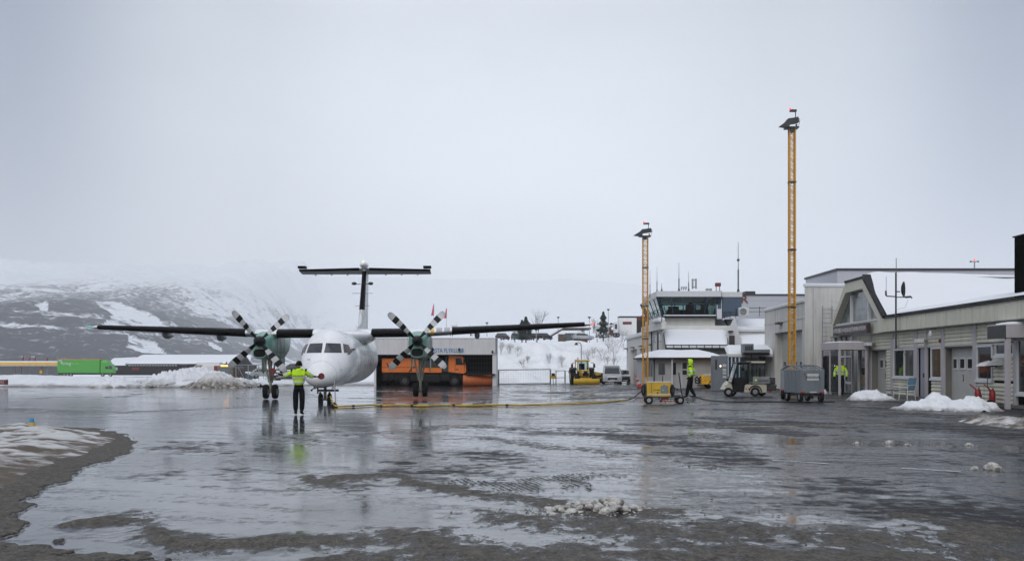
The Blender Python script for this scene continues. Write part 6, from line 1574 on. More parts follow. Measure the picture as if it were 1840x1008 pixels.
# ---- orange snow plough lorry inside the hangar, cab to the right
def lorry():
    d = hd + .9; sc = F / d; c = gat(766, d)
    t = thing('plough_lorry', 'orange snow plough lorry with tank body standing in the dark hangar doorway', 'lorry', c); X = lambda px: (px - 766) / sc; Z = lambda py: CAMH - (py - HZ) / sc - c.z
    mb = MB(); mb.rbox(X(686), X(757), -.1, 2.3, Z(669.5), Z(643.5), .10); mb.rbox(X(757), X(794), -.06, 2.26, Z(669.5), Z(660), .05); mb.build('tank', M['orange'], t)
    mb = MB(); mb.box(X(686), X(794), -.115, -.10, Z(660.3), Z(659.6)); mb.tube([Vector((X(735), -.16, Z(668))), Vector((X(741), -.16, Z(660))), Vector((X(746), -.16, Z(659)))], .05, 6); mb.tube([Vector((X(695), -.16, Z(652))), Vector((X(701), -.16, Z(664)))], .05, 6); mb.build('pipework', M['black'], t)
    mb = MB(); mb.box(X(757.5), X(794), .1, 2.1, Z(659.8), Z(647)); mb.tube([Vector((X(800), .1, Z(660))), Vector((X(803), .1, Z(640)))], .09, 8); mb.box(X(795), X(806), .2, 2.0, Z(668), Z(648)); mb.build('engine_frame', M['darksteel'], t)
    mb = MB(); mb.prism([(X(806), Z(668)), (X(806), Z(640.5)), (X(809), Z(638.5)), (X(830), Z(639.5)), (X(834), Z(644)), (X(837), Z(655)), (X(837.5), Z(668)), (X(833), Z(671))], -.08, 2.28, 'Y'); cb = mb.build('cab', M['orange'], t)
    mb = MB(); mb.prism([(X(819), Z(655.5)), (X(819), Z(643.5)), (X(829), Z(643.5)), (X(832.5), Z(655.5))], -.095, -.085, 'Y'); mb.build('side_window', M['glass_dark'], cb)
    mb = MB(); mb.add([(X(834.3), .1, Z(645)), (X(834.3), 2.1, Z(645)), (X(837.2), 2.1, Z(655.5)), (X(837.2), .1, Z(655.5))], [(0, 1, 2, 3)]); mb.build('windscreen', M['glass_dark'], cb)
    mb = MB(); mb.box(X(817.5), X(818), -.088, -.08, Z(668), Z(642)); mb.box(X(834), X(834.6), -.088, -.08, Z(668), Z(656)); mb.box(X(819), X(824), -.1, -.08, Z(664.5), Z(663)); mb.build('door_seam', M['black'], cb)
    mb = MB(); mb.rbox(X(832.5), X(835.5), -.42, -.2, Z(655), Z(644.5), .04); mb.build('mirror', M['black'], cb)
    MB().ell((X(808), .2, Z(637.5)), (.12, .12, .16), 8, 6).build('beacon', M['letter_red'], cb)
    mb = MB(); mb.box(X(686), X(832), .3, 1.9, Z(684), Z(670)); mb.rbox(X(690), X(697), -.05, .3, Z(683), Z(673), .03); mb.rbox(X(702), X(708), -.05, .3, Z(682), Z(672), .03); mb.rbox(X(760), X(790), -.03, .3, Z(686), Z(673), .04); mb.build('chassis', M['black'], t)
    for px in (727, 817):
        for y in (.12, 2.0):
            mb = MB(); wheel(mb, (0, 0, 0), .58, .36, 'Y'); mb.build('wheel', [M['tyre'], M['darksteel']], t, loc=(X(px), y, .57))
    for px in (727, 817):
        mb = MB(); rings = []
        for a in np.linspace(R(10), R(170), 10): rings.append([Vector((X(px) + r_ * math.cos(a), y, .57 + r_ * math.sin(a))) for r_, y in ((.66, -.1), (.72, -.1), (.72, .4), (.66, .4))])
        mb.loft(rings, 0, False, True); mb.build('mudguard', M['black'], t)
    mb = MB(); rings = []
    for k, yy in enumerate(np.linspace(-.9, 3.0, 8)):
        rings.append([Vector((X(843) + .42 * u_ ** 2 + (yy + .9) * .35, yy, Z(693) + u_ * (Z(672.5) - Z(693)))) for u_ in np.linspace(0, 1, 7)] + [Vector((X(843) + .06 + .42 * u_ ** 2 + (yy + .9) * .35, yy, Z(693) + u_ * (Z(672.5) - Z(693)))) for u_ in np.linspace(1, 0, 7)])
    # plough seen mostly side-on: a wide curved board slanting towards the camera
    mb = MB(); rings = []
    for k in range(10):
        s_ = k / 9; x = X(833) + (X(884) - X(833)) * s_; yb = -1.6 + 1.0 * s_
        h0, h1 = Z(693.2), Z(673.5)
        rings.append([Vector((x, yb + .34 * (2 * u_ - 1) ** 2, h0 + (h1 - h0) * u_)) for u_ in np.linspace(0, 1, 8)] + [Vector((x, yb + .07 + .34 * (2 * u_ - 1) ** 2, h0 + (h1 - h0) * u_)) for u_ in np.linspace(1, 0, 8)])
    mb.loft(rings, 0, True, True); mb.build('plough', M['plow_orange'], t)
    mb = MB(); mb.rbox(X(838), X(890), -1.45, -.65, Z(673.4), Z(671.2), .03); mb.cyl((X(834), .6, .7), (X(852), -.6, .7), .10); mb.build('plough_frame', M['black'], t)
lorry()

# ---- yellow ground power cart
def cart():
    c = gpt(1192, 726); s_ = (726 - 655) / CAMH; t = thing('power_cart', 'yellow ground power cart on four rubber wheels with hanging black cables', 'power cart', c, R(-4))
    X = lambda px: (px - 1192) / s_; Z = lambda py: (726 - py) / s_
    mb = MB(); mb.rbox(X(1162), X(1206), -.02, .85, Z(712), Z(686.3), .018); bd = mb.build('body', M['yellow_paint'], t)
    mb = MB(); mb.box(X(1161.5), X(1206.5), -.03, .86, Z(686.3), Z(685.5)); mb.build('lid', M['frame_white'], bd)
    mb = MB(); mb.rbox(X(1187), X(1200), -.045, -.02, Z(705.5), Z(692.5), .008); mb.rbox(X(1191), X(1195), -.04, -.02, Z(692.5), Z(690.5), .006); pn = mb.build('control_panel', M['galv'], bd)
    MB().ell((X(1191.3), -.05, Z(700.7)), (.012, .01, .014), 8, 6).build('indicator', M['green_dot'], pn)
    mb = MB(); mb.box(X(1163), X(1205), -.026, -.02, Z(709.3), Z(707.3)); mb.build('reflective_strip', M['reflective'], bd)
    letters('POWER', .075, M['letter_dark'], 'lettering', bd, (X(1180), -.024, Z(700.5)), sx=1.0)
    MB().cyl((X(1181.5), -.03, Z(705.5)), (X(1181.5), -.015, Z(705.5)), .035, None, 12).build('socket', M['black'], bd)
    mb = MB(); mb.box(X(1170.3), X(1170.8), -.024, -.018, Z(711), Z(687)); mb.build('panel_seam', M['black'], bd)
    mb = MB(); mb.box(X(1157), X(1228), .0, .82, Z(714.2), Z(712)); mb.rbox(X(1156), X(1162), .0, .82, Z(713), Z(689), .02); mb.rbox(X(1206), X(1210), .1, .8, Z(712), Z(690), .02); mb.rbox(X(1209), X(1222), .1, .8, Z(712.3), Z(709.5), .01); mb.build('chassis', M['darksteel'], t)
    for px, py in ((1166, 719), (1222, 719)):
        for y in (-.06, .88):
            mb = MB(); wheel(mb, (0, 0, 0), 7.6 / s_, .14, 'Y'); mb.build('wheel', [M['tyre'], M['steel']], t, loc=(X(px), y, 7.6 / s_ - .01))
    mb = MB(); mb.tube([Vector((X(1229), .3, Z(715))), Vector((X(1226), .3, Z(708))), Vector((X(1220.5), .3, Z(669)))], .026, 8); mb.build('tow_bar', M['darksteel'], t); mb = MB(); mb.tube([Vector((X(1191), .1, Z(686))), Vector((X(1191), .1, Z(674)))], .02, 8); mb.build('cable_post', M['darksteel'], t)
    mb = MB(); mb.rbox(X(1189), X(1202), .1, .6, Z(718), Z(713.5), .01); mb.box(X(1195), X(1197), .2, .3, Z(724), Z(718)); mb.box(X(1190), X(1216), .15, .25, Z(721), Z(719.5)); mb.ell((X(1188), .15, Z(720.5)), (.06, .05, .06), 8, 6); mb.build('jack', M['red_paint'], t)
    mb = MB()
    for px in (1196, 1202, 1208): mb.cyl((X(px), .1, Z(720)), (X(px) + .03, .1, Z(718.5)), .03, None, 8)
    mb.build('jack_fitting', M['car_yellow'], t)
    for k, (px, w_) in enumerate(((1156, 5), (1208, 6))):
        mb = MB(); ring = [Vector((X(px) + w_ / s_ * math.cos(a) * .6, -.04 + .02 * k, Z(701) + 9 / s_ * math.sin(a))) for a in np.linspace(0, 2 * math.pi, 20)]
        mb.pipe(ring, .022, 6); ring = [Vector((X(px) + w_ / s_ * math.cos(a) * .5, -.09, Z(700) + 8 / s_ * math.sin(a))) for a in np.linspace(0, 2 * math.pi, 20)]; mb.pipe(ring, .020, 6); mb.build('coiled_cable', M['black'], t)
    mb = MB(); mb.box(X(1183), X(1186), .0, .3, Z(717), Z(712)); mb.build('hose_bracket', M['darksteel'], t)
    return c
cart_c = cart()
# black cable on the ground from the cart to the right
pts = spline([gpt(1207, 716) + Vector((0, .3, .55)), gpt(1216, 710) + Vector((0, 0, .30)), gpt(1232, 713) + Vector((0, 0, .1)), gpt(1250, 714.5), gpt(1275, 720), gpt(1310, 723), gpt(1380, 723.2), gpt(1440, 723.6), gpt(1500, 722.8)])
tag(MB().pipe([p + Vector((0, 0, .035)) for p in pts], .026, 8).build('power_cable', M['black']), 'thin black cable trailing over the asphalt right of the yellow cart', 'cable')

# traffic cone, tilted
def cone(name, label, loc, h, rot=(0, 0, 0), group='red and white traffic cones'):
    t = thing(name, label, 'traffic cone', loc, 0, group); t.rotation_euler = rot
    r = lambda z: .14 * (1 - z) * h / .9 + .025
    for z0, z1, mt, nm in ((.04, .30, 'cone_orange', 'cone_band'), (.30, .48, 'blade_white', 'reflective_band'), (.48, .66, 'cone_orange', 'cone_band'), (.66, .80, 'blade_white', 'reflective_band'), (.80, 1.0, 'cone_orange', 'cone_tip')):
        MB().cyl((0, 0, z0 * h), (0, 0, z1 * h), r(z0), r(z1), 16).build(nm, M[mt], t)
    MB().rbox(-.20 * h / .9, .20 * h / .9, -.20 * h / .9, .20 * h / .9, 0, .04 * h, .01).build('base', M['black'], t)
cone('traffic_cone', 'red and white traffic cone leaning over left of the yellow cart', gat(1150.5, 82) + Vector((0, 0, .12)), .98, (R(8), R(-22), 0))

# ---- small electric utility truck, cab left, flat bed with grey sides
def tug():
    c = gpt(1345, 712.5); s_ = (712.5 - 655) / CAMH; s_ = F / c.y
    t = thing('utility_truck', 'cream electric utility truck with dark cab doors and grey flat bed', 'utility truck', c, R(0)); X = lambda px: (px - 1345) / s_; Z = lambda py: (713 - py) / s_
    wd = 1.25
    mb = MB(); mb.prism([(X(1304), Z(696)), (X(1306), Z(692)), (X(1313), Z(684.5)), (X(1318), Z(686)), (X(1318), Z(706)), (X(1312), Z(706)), (X(1306), Z(699.5)), (X(1301.5), Z(700))], .02, wd - .02, 'Y'); mb.build('front_body', M['cream'], t)
    # cab: dark door frame with clear window
    mb = MB(); fr = [(X(1313.5), Z(690)), (X(1325), Z(652.5)), (X(1346), Z(651.5)), (X(1346), Z(655)), (X(1327.5), Z(656)), (X(1318.5), Z(680)), (X(1318.5), Z(690))]
    for y in (0, wd - .05):
        mb = MB(); mb.prism(fr, y, y + .05, 'Y'); mb.prism([(X(1314), Z(690.5)), (X(1344), Z(690.5)), (X(1344), Z(679)), (X(1318), Z(679))], y, y + .04, 'Y'); mb.prism([(X(1317), Z(704.5)), (X(1337), Z(704.5)), (X(1339), Z(690)), (X(1314.5), Z(690))], y, y + .05, 'Y')
        mb.prism([(X(1342.5), Z(690)), (X(1346), Z(690)), (X(1346), Z(652)), (X(1342.5), Z(652))], y, y + .05, 'Y'); mb.build('cab_door', M['black'], t)
    mb = MB(); mb.box(X(1319), X(1343), .01, .025, Z(680), Z(655)); mb.box(X(1346), X(1352), .02, .03, Z(686), Z(655)); mb.build('door_window', M['glass'], t)
    mb = MB(); mb.prism([(X(1324), Z(652.6)), (X(1350), Z(651.4)), (X(1350), Z(650.2)), (X(1325), Z(651.2))], -.02, wd + .02, 'Y'); mb.build('front_roof', M['black'], t); mb = MB(); mb.rbox(X(1349), X(1376), .06, wd - .06, Z(653), Z(649.5), .03); mb.build('roof', M['cream'], t)
    mb = MB(); mb.add([(X(1314.5), .06, Z(689)), (X(1314.5), wd - .06, Z(689)), (X(1326), wd - .06, Z(653)), (X(1326), .06, Z(653))], [(0, 1, 2, 3)]); mb.build('windscreen', M['glass'], t)
    mb = MB(); mb.rbox(X(1331), X(1343), .15, wd - .15, Z(693), Z(689), .03); mb.rbox(X(1341), X(1345), .15, wd - .15, Z(690), Z(667), .03); mb.build('seat', M['black'], t)
    mb = MB(); ring = [Vector((X(1325) + .03 * math.sin(a), .42 + .17 * math.cos(a), Z(676) + .17 * math.sin(a))) for a in np.linspace(0, 2 * math.pi, 18)]; mb.pipe(ring, .014, 6); mb.cyl((X(1324), .42, Z(676)), (X(1319), .42, Z(686)), .02); mb.build('steering_wheel', M['black'], t)
    mb = MB(); mb.rbox(X(1336), X(1378), .02, wd - .02, Z(706), Z(691.5), .03); mb.box(X(1337), X(1352), .0, .02, Z(705), Z(692)); mb.build('rear_body', M['cream'], t)
    mb = MB()
    for a, b_ in ((1339.5, 1342), (1344.5, 1347)): mb.box(X(a), X(b_), -.006, .0, Z(700), Z(698))
    mb.build('reflector', M['red_paint'], t)
    # rear window frame / cage
    mb = MB()
    for px in (1352.5, 1374):
        for y in (.06, wd - .06): mb.box(X(px), X(px + 1.6), y - .03, y + .03, Z(678), Z(652))
    for k in range(5): mb.cyl((X(1355 + k * 4.5), wd - .06, Z(677)), (X(1355 + k * 4.5), wd - .06, Z(655)), .012, None, 5)
    mb.box(X(1352), X(1376), .04, .08, Z(655.5), Z(653.5)); mb.build('cage', M['black'], t)
    MB().box(X(1354), X(1374), .07, .075, Z(676), Z(655)).build('rear_window', M['glass'], t)
    mb = MB(); mb.rbox(X(1353), X(1385), -.03, .02, Z(689.5), Z(677.5), .008); mb.rbox(X(1353), X(1385), wd - .02, wd + .03, Z(689.5), Z(677.5), .008); mb.rbox(X(1383), X(1385.5), -.03, wd + .03, Z(689.5), Z(677.5), .008); mb.box(X(1353), X(1385), .02, wd - .02, Z(689.5), Z(688)); bd = mb.build('flat_bed', M['steel'], t)
    letters('WIDERØE', .11, M['letter_dark'], 'lettering', bd, (X(1371), -.036, Z(684.5)), sx=1.1)
    MB().ell((X(1358), -.05, Z(684)), (.055, .03, .07), 10, 8).build('green_marker', M['hivis'], t)
    mb = MB(); mb.rbox(X(1385.5), X(1398), .55, 1.5, Z(692), Z(679), .02); mb.rbox(X(1378), X(1396), .1, wd, Z(702), Z(692), .03); mb.cyl((X(1394), .6, Z(699)), (X(1406), .6, Z(701)), .04); mb.build('rear_deck', M['darksteel'], t)
    for px in (1380.5, 1395): MB().ell((X(px), .05, Z(693)), (.04, .03, .05), 8, 6).build('tail_light', M['letter_red'], t)
    for k in range(4): MB().ell((X(1391 + k * 1.8), .54, Z(684.5)), (.016, .012, .016), 6, 4).build('lamp', M['letter_red'], t)
    mb = MB(); mb.box(X(1382), X(1388), .02, .04, Z(704.5), Z(702.5)); mb.build('warning_strip', M['red_paint'], t)
    for px, y, r_ in ((1309, -.02, .235), (1324, wd - .1, .235), (1357, -.02, .25), (1378, wd - .1, .25)):
        mb = MB(); wheel(mb, (0, 0, 0), r_, .18, 'Y'); mb.build('wheel', [M['tyre'], M['steel']], t, loc=(X(px), y + .08, r_))
    mb = MB(); mb.ell((X(1306.5), -.10, Z(683)), (.07, .05, .07), 10, 8); mb.cyl((X(1308), -.08, Z(686)), (X(1313), .02, Z(688)), .02); mb.build('mirror', M['black'], t)
    for a in (R(20),):
        mb = MB(); rings = []
        for a in np.linspace(R(0), R(170), 9): rings.append([Vector((X(1357) + r_ * math.cos(a), y, .25 + r_ * math.sin(a))) for r_, y in ((.29, -.03), (.34, -.03), (.34, .2), (.29, .2))])
        mb.loft(rings, 0, False, True); mb.build('mudguard', M['black'], t)
    MB().ell((X(1303), -.0, Z(693)), (.035, .04, .05), 8, 6).build('headlight', M['blade_white'], t)
    return t, X, Z, c, wd
tg, TX, TZ, tgc, twd = tug()
cone('traffic_cone', 'small traffic cone standing on the flat bed of the utility truck', tgc + Vector((TX(1374.5), .5, TZ(688))), .36)

# ---- grey baggage carts with cage tops
def bag_cart(label, px, py, wpx, d_len, hpx, topx, rz, sign=False, rim='steel', lean=0.0):
    c = gpt(px, py); s_ = F / c.y; w = wpx / s_; h = hpx / s_; t = thing('baggage_cart', label, 'baggage cart', c, rz, 'grey baggage carts in a train')
    z0 = .40
    mb = MB(); hw = w / 2
    mb.rbox(-hw, hw, -.03, .01, z0, h, .01); mb.rbox(-hw, hw, d_len - .01, d_len + .03, z0, h, .01); mb.rbox(-hw - .01, -hw + .03, 0, d_len, z0, h, .01); mb.rbox(hw - .03, hw + .01, 0, d_len, z0, h, .01); mb.box(-hw, hw, 0, d_len, z0, z0 + .04)
    for k in range(1, 4): mb.box(-hw - .02, -hw - .01, d_len * k / 4 - .015, d_len * k / 4 + .015, z0, h)
    bx = mb.build('box', M['galv'], t)
    mb = MB(); zt_ = h + topx / s_
    n_ = 5
    for k in range(n_):
        y = d_len * k / (n_ - 1); mb.tube([Vector((-hw, y, h)), Vector((-hw * .35, y, zt_)), Vector((hw * .30, y, zt_ - .01)), Vector((hw, y, h + .02))], .024, 6)
    for x in (-hw * .35, hw * .3): mb.tube([Vector((x, 0, zt_)), Vector((x, d_len, zt_))], .024, 6)
    for x in (-hw, hw): mb.tube([Vector((x, 0, h)), Vector((x, d_len, h))], .016, 6)
    mb.build('cage', M['galv'], t)
    mb = MB(); mb.box(-hw * .8, hw * .8, .1, d_len - .1, .26, .38); mb.box(-.05, .05, -.25, .1, .28, .34); mb.box(-.06, .06, -.02, .06, .15, .4); mb.build('chassis', M['darksteel'], t)
    for sx in (-1, 1):
        for y in (.18, d_len - .22):
            mb = MB(); wheel(mb, (0, 0, 0), .24, .15, 'X'); mb.build('wheel', [M['tyre'], M[rim]], t, loc=(sx * (hw - .08), y, .24))
        mb = MB(); mb.add([(sx * hw * .98, -.036, .40), (sx * hw * .62, -.036, .40), (sx * hw * .62, -.036, .46), (sx * hw * .98, -.036, .46)], [(0, 1, 2, 3)]); mb.build('reflector', M['red_paint'], t)
    if sign:
        MB().box(-hw * .42, hw * .52, -.045, -.032, h - .44, h - .15).build('plate', M['blade_white'], bx); letters('WIDERØE', .15, M['letter_dark'], 'lettering', bx, (hw * .05, -.05, h - .31), sx=.95)
        MB().box(-hw * .65, -hw * .58, -.045, -.032, h - .22, h - .1).build('label', M['red_paint'], bx)
        MB().box(-hw * .2, hw * .35, -.05, -.035, z0 + .02, z0 + .07).build('number_plate', M['blade_white'], bx)
    return t
bag_cart('grey baggage cart with white name plate at the end of the train', 1459, 723, 45, 2.1, 58, 9, R(4), True)
bag_cart('grey baggage cart with red wheel rims behind the utility truck', 1420, 717, 34, 1.5, 52, 9, R(-20), False, 'red_paint')
# ================================================================== PEOPLE
def skin_mesh(chains, root=0, sub=2):
    """chains: list of lists of (x, y, z, rx, ry); first vertex of a later chain may be an index into the first list to branch from. returns a baked mesh"""
    bm = bmesh.new(); lay = bm.verts.layers.skin.verify(); vs = []
    for ch in chains:
        prev = None
        for q in ch:
            if isinstance(q, int): prev = vs[q]; continue
            v = bm.verts.new(q[:3]); v[lay].radius = (q[3], q[4] if len(q) > 4 else q[3]); vs.append(v)
            if prev: bm.edges.new((prev, v))
            prev = v
    vs[root][lay].use_root = True
    me = bpy.data.meshes.new('tmp'); bm.to_mesh(me); bm.free(); o = bpy.data.objects.new('tmp', me); COL.objects.link(o)
    m_ = o.modifiers.new('s', 'SKIN'); m_.use_smooth_shade = True; m2 = o.modifiers.new('u', 'SUBSURF'); m2.levels = sub; m2.render_levels = sub
    dg = bpy.context.evaluated_depsgraph_get(); r = bpy.data.meshes.new_from_object(o.evaluated_get(dg)); bpy.data.objects.remove(o); bpy.data.meshes.remove(me)
    return r
def mesh_into(mb, me, m=0):
    mb.add([v.co.copy() for v in me.vertices], [list(p.vertices) for p in me.polygons], m, True); bpy.data.meshes.remove(me)
def head_into(mb, c, yaw, skin_i, hair_i, hood=False):
    """head of 0.115 x 0.10 x 0.145 with nose, brow, mouth, ears and short hair; face looks along yaw (0 = away from camera)"""
    Mx = Matrix.Translation(c) @ Matrix.Rotation(yaw, 4, 'Z')
    rings = []; nu, nv = 20, 16
    for i in range(nv + 1):
        t = math.pi * i / nv; k = max(math.sin(t), .03); z = -.122 * math.cos(t); ring = []
        for j in range(nu):
            a = 2 * math.pi * j / nu; x = .076 * k * math.cos(a); y = .094 * k * math.sin(a)
            if z < -.02: x *= 1 - .30 * (-z / .12); y = y * (1 - .12 * (-z / .12)) + .012 * (-z / .12)
            if y > 0 and abs(x) < .022 and -.045 < z < .01: y += .022 * (1 - abs(x) / .022) * (1 - abs(z + .025) / .04 if abs(z + .025) < .04 else 0)   # nose
            if y > .03 and .0 < z < .03: y -= .006 * (1 if .012 < abs(x) < .05 else 0)                                                  # eye sockets
            ring.append(Vector((x, y, z)))
        rings.append(ring)
    mb.loft(rings, skin_i, True, True, Mx)
    for s_ in (-1, 1): mb.ell((s_ * .078, -.005, -.008), (.012, .022, .032), 8, 6, skin_i, Mx); mb.ell((s_ * .030, .080, .012), (.011, .008, .008), 8, 6, hair_i, Mx)
    mb.ell((0, .080, -.062), (.024, .010, .007), 8, 6, hair_i if False else skin_i, Mx)
    if not hood: mb.ell((0, -.016, .034), (.086, .094, .104), 16, 10, hair_i, Mx)
def finger_chains(w, d, up, side):
    """five bent fingers from the wrist point w along direction d; up is the back of the hand, side points to the thumb"""
    ch = []
    for k, (o, L_) in enumerate(((.034, .070), (.012, .078), (-.012, .073), (-.033, .058))):
        b_ = w + d * .085 + side * o; ch.append([(*(w + d * .05 + side * o * .8), .011), (*b_, .0095), (*(b_ + d * L_ * .45 - up * .012), .009), (*(b_ + d * L_ * .75 - up * .038), .008), (*(b_ + d * L_ * .78 - up * .060), .007)])
    t0 = w + d * .03 + side * .03; ch.append([(*t0, .012), (*(t0 + d * .03 + side * .022), .011), (*(t0 + d * .055 + side * .025 - up * .015), .0095), (*(t0 + d * .075 + side * .015 - up * .03), .008)])
    return ch
def person(label, loc, rz, J, hood=False, head_yaw=0.0, sc=1.0, back_text=None, height=1.8, crown='hair'):
    """J: joints in metres for a 1.8 m figure; local +y is the way the person faces"""
    t = thing('person', label, 'person', loc, rz); t.scale = (sc, sc, sc)
    v = {k: Vector(q) for k, q in J.items()}
    up = Vector((0, 0, 1))
    # body: one continuous skin from feet to hands
    ch = [[(*v['pel'], .13, .11), (*v['waist'], .125, .10), (*v['chest'], .15, .11), (*v['neck0'], .09, .075), (*v['neck1'], .055, .055), (*(v['head'] + Vector((0, 0, -.03))), .06, .06)]]
    for s_ in ('l', 'r'):
        ch.append([2, (*v['sh' + s_], .062), (*v['el' + s_], .045), (*v['wr' + s_], .032), (*(v['wr' + s_].lerp(v['hd' + s_], .6)), .034, .022), (*v['hd' + s_], .03, .016)])
        ch.append([0, (*v['hip' + s_], .085), (*v['kn' + s_], .058), (*v['an' + s_], .042), (*v['to' + s_], .035, .03)])
    mb = MB(); mesh_into(mb, skin_mesh(ch), 0)
    for s_, sg in (('l', 1), ('r', -1)):
        d = (v['hd' + s_] - v['wr' + s_]).normalized(); u2 = v['up' + s_] if 'up' + s_ in v else up; sd = d.cross(u2).normalized() * (1 if True else 1)
        if 'th' + s_ in v: sd = v['th' + s_]
        for c_ in finger_chains(v['wr' + s_], d, u2, sd): mesh_into(mb, skin_mesh([c_], 0, 1), 1)
    head_into(mb, v['head'], head_yaw, 2, 3, hood)
    b_ = mb.build('body', [M['trousers'], M['glove'], M['skin'], M['hair']], t)
    # trousers, boots
    ch = [[(*(v['pel'] + Vector((0, 0, .06))), .165, .13), (*(v['pel'] + Vector((0, 0, -.02))), .16, .13)]]
    for s_ in ('l', 'r'): ch.append([1, (*v['hip' + s_], .115, .115), (*v['kn' + s_], .092, .095), (*(v['kn' + s_].lerp(v['an' + s_], .55)), .088, .09), (*(v['an' + s_] + Vector((0, 0, .03))), .08, .08)])
    mb = MB(); mesh_into(mb, skin_mesh(ch)); mb.build('trousers', M['trousers'], t)
    for s_ in ('l', 'r'):
        a, q = v['an' + s_], v['to' + s_]; f = (q - a); f.z = 0; f.normalize()
        mb = MB(); mesh_into(mb, skin_mesh([[(*(a + Vector((0, 0, .10))), .062), (*(a + Vector((0, 0, -.02)) - f * .03), .055, .05), (*(a + f * .10 + Vector((0, 0, -.045))), .048, .036), (*(a + f * .17 + Vector((0, 0, -.05))), .04, .028)]])); mb.build('boot', M['boots'], t)
    # jacket with sleeves
    hem = v['pel'] + Vector((0, 0, .0))
    ch = [[(*hem, .185, .15), (*v['waist'], .185, .15), (*v['chest'], .20, .15), (*(v['neck0'] + Vector((0, 0, -.01))), .115, .10), (*(v['neck1'] + Vector((0, 0, .012))), .074, .072)]]
    for s_ in ('l', 'r'):
        e_ = v['wr' + s_]; cuff = v.get('cuff' + s_, v['el' + s_].lerp(e_, .93))
        ch.append([2, (*v['sh' + s_], .098), (*(v['sh' + s_].lerp(v['el' + s_], .5)), .085), (*v['el' + s_], .078), (*cuff, .062)])
    mb = MB(); mesh_into(mb, skin_mesh(ch)); jk = mb.build('jacket', M['hivis'], t)
    def torso_band(z, h, mt='reflective', nm='reflective_stripe'):
        # a band hugging the jacket: take the jacket outline near that height
        me = jk.data; c0 = v['waist']; pts = []
        lim = .30
        for q in me.vertices:
            if abs(q.co.z - z) < .05 and abs(q.co.x - c0.x) < lim and abs(q.co.y - c0.y) < lim: pts.append(q.co)
        if not pts: return
        n_ = 24; rr = []
        for k in range(n_):
            a = 2 * math.pi * k / n_; dx, dy = math.cos(a), math.sin(a); best = .10
            for q in pts:
                ex, ey = q.x - c0.x, q.y - c0.y; l = math.hypot(ex, ey)
                if l > .05 and (ex * dx + ey * dy) / l > .93: best = max(best, min(l, .24))
            rr.append(best)
        rr = [(rr[k - 1] + rr[k] * 2 + rr[(k + 1) % n_]) / 4 + .008 for k in range(n_)]
        mb = MB(); mb.loft([[Vector((c0.x + rr[k] * math.cos(2 * math.pi * k / n_), c0.y + rr[k] * math.sin(2 * math.pi * k / n_), zz_)) for k in range(n_)] for zz_ in (z - h / 2, z + h / 2)], 0, True, False); mb.build(nm, M[mt], jk)
    torso_band(v['waist'].z - .02, .05); torso_band(v['waist'].z + .13, .05)
    for s_ in ('l', 'r'):
        a, q, w_ = v['sh' + s_], v['el' + s_], v['wr' + s_]
        for p0, p1, r_ in ((a.lerp(q, .62), a.lerp(q, .80), .090), (q.lerp(w_, .12), q.lerp(w_, .28), .083)): MB().cyl(p0, p1, r_, r_ * .97, 16, 0, True, False).build('reflective_stripe', M['reflective'], jk)
        MB().cyl(a.lerp(v['chest'], .12) + Vector((0, 0, .045)), a.lerp(q, .16) + Vector((0, 0, .03)), .088, .098, 14).build('shoulder_patch', M['black'], jk)
    if back_text: letters(back_text, .085, M['letter_dark'], 'lettering', jk, (v['chest'].x, v['chest'].y - .172, v['chest'].z - .035), sx=1.05, extrude=.004)
    if hood:
        mb = MB(); c = v['head']; Mx = Matrix.Translation(c) @ Matrix.Rotation(head_yaw, 4, 'Z'); rings = []
        for y, w_, h_, dz in ((-.145, .03, .03, .0), (-.135, .085, .085, .0), (-.09, .125, .125, .0), (-.0, .135, .142, .0), (.03, .13, .138, .004), (.052, .112, .126, .010), (.046, .098, .112, .008), (.0, .10, .12, .004)):
            rings.append([Vector((w_ * math.cos(a), y + (.045 * math.sin(a) if y > .05 else 0), dz + h_ * math.sin(a) - (.03 if math.sin(a) < 0 else 0))) for a in np.linspace(0, 2 * math.pi, 21)[:-1]])
        mb.loft(rings, 0, True, True, Mx); mb.build('hood', M['hivis'], jk)
    elif crown == 'muffs':
        mb = MB(); c = v['head']
        for sx in (-1, 1): mb.ell((c.x + sx * .092, c.y, c.z - .01), (.024, .042, .05), 10, 8)
        mb.tube([Vector((c.x + .1 * math.cos(a), c.y, c.z + .125 * math.sin(a))) for a in np.linspace(.1, math.pi - .1, 9)], .012, 6); mb.build('ear_muffs', M['black'], t)
    return t, v
def stand(**k):
    J = dict(pel=(0, 0, .95), waist=(0, 0, 1.10), chest=(0, .0, 1.32), neck0=(0, 0, 1.46), neck1=(0, .01, 1.55), head=(0, .02, 1.66),
             hipl=(.10, 0, .88), knl=(.11, .01, .48), anl=(.11, -.02, .09), tol=(.12, .12, .04), hipr=(-.10, 0, .88), knr=(-.11, .01, .48), anr=(-.11, -.02, .09), tor=(-.12, .12, .04),
             shl=(.20, 0, 1.42), ell=(.25, -.02, 1.13), wrl=(.27, .06, .90), hdl=(.27, .09, .80), shr=(-.20, 0, 1.42), elr=(-.25, -.02, 1.13), wrr=(-.27, .06, .90), hdr=(-.27, .09, .80),
             upl=(1, 0, 0), thl=(0, 1, 0), upr=(-1, 0, 0), thr=(0, 1, 0))
    J.update(k); return J
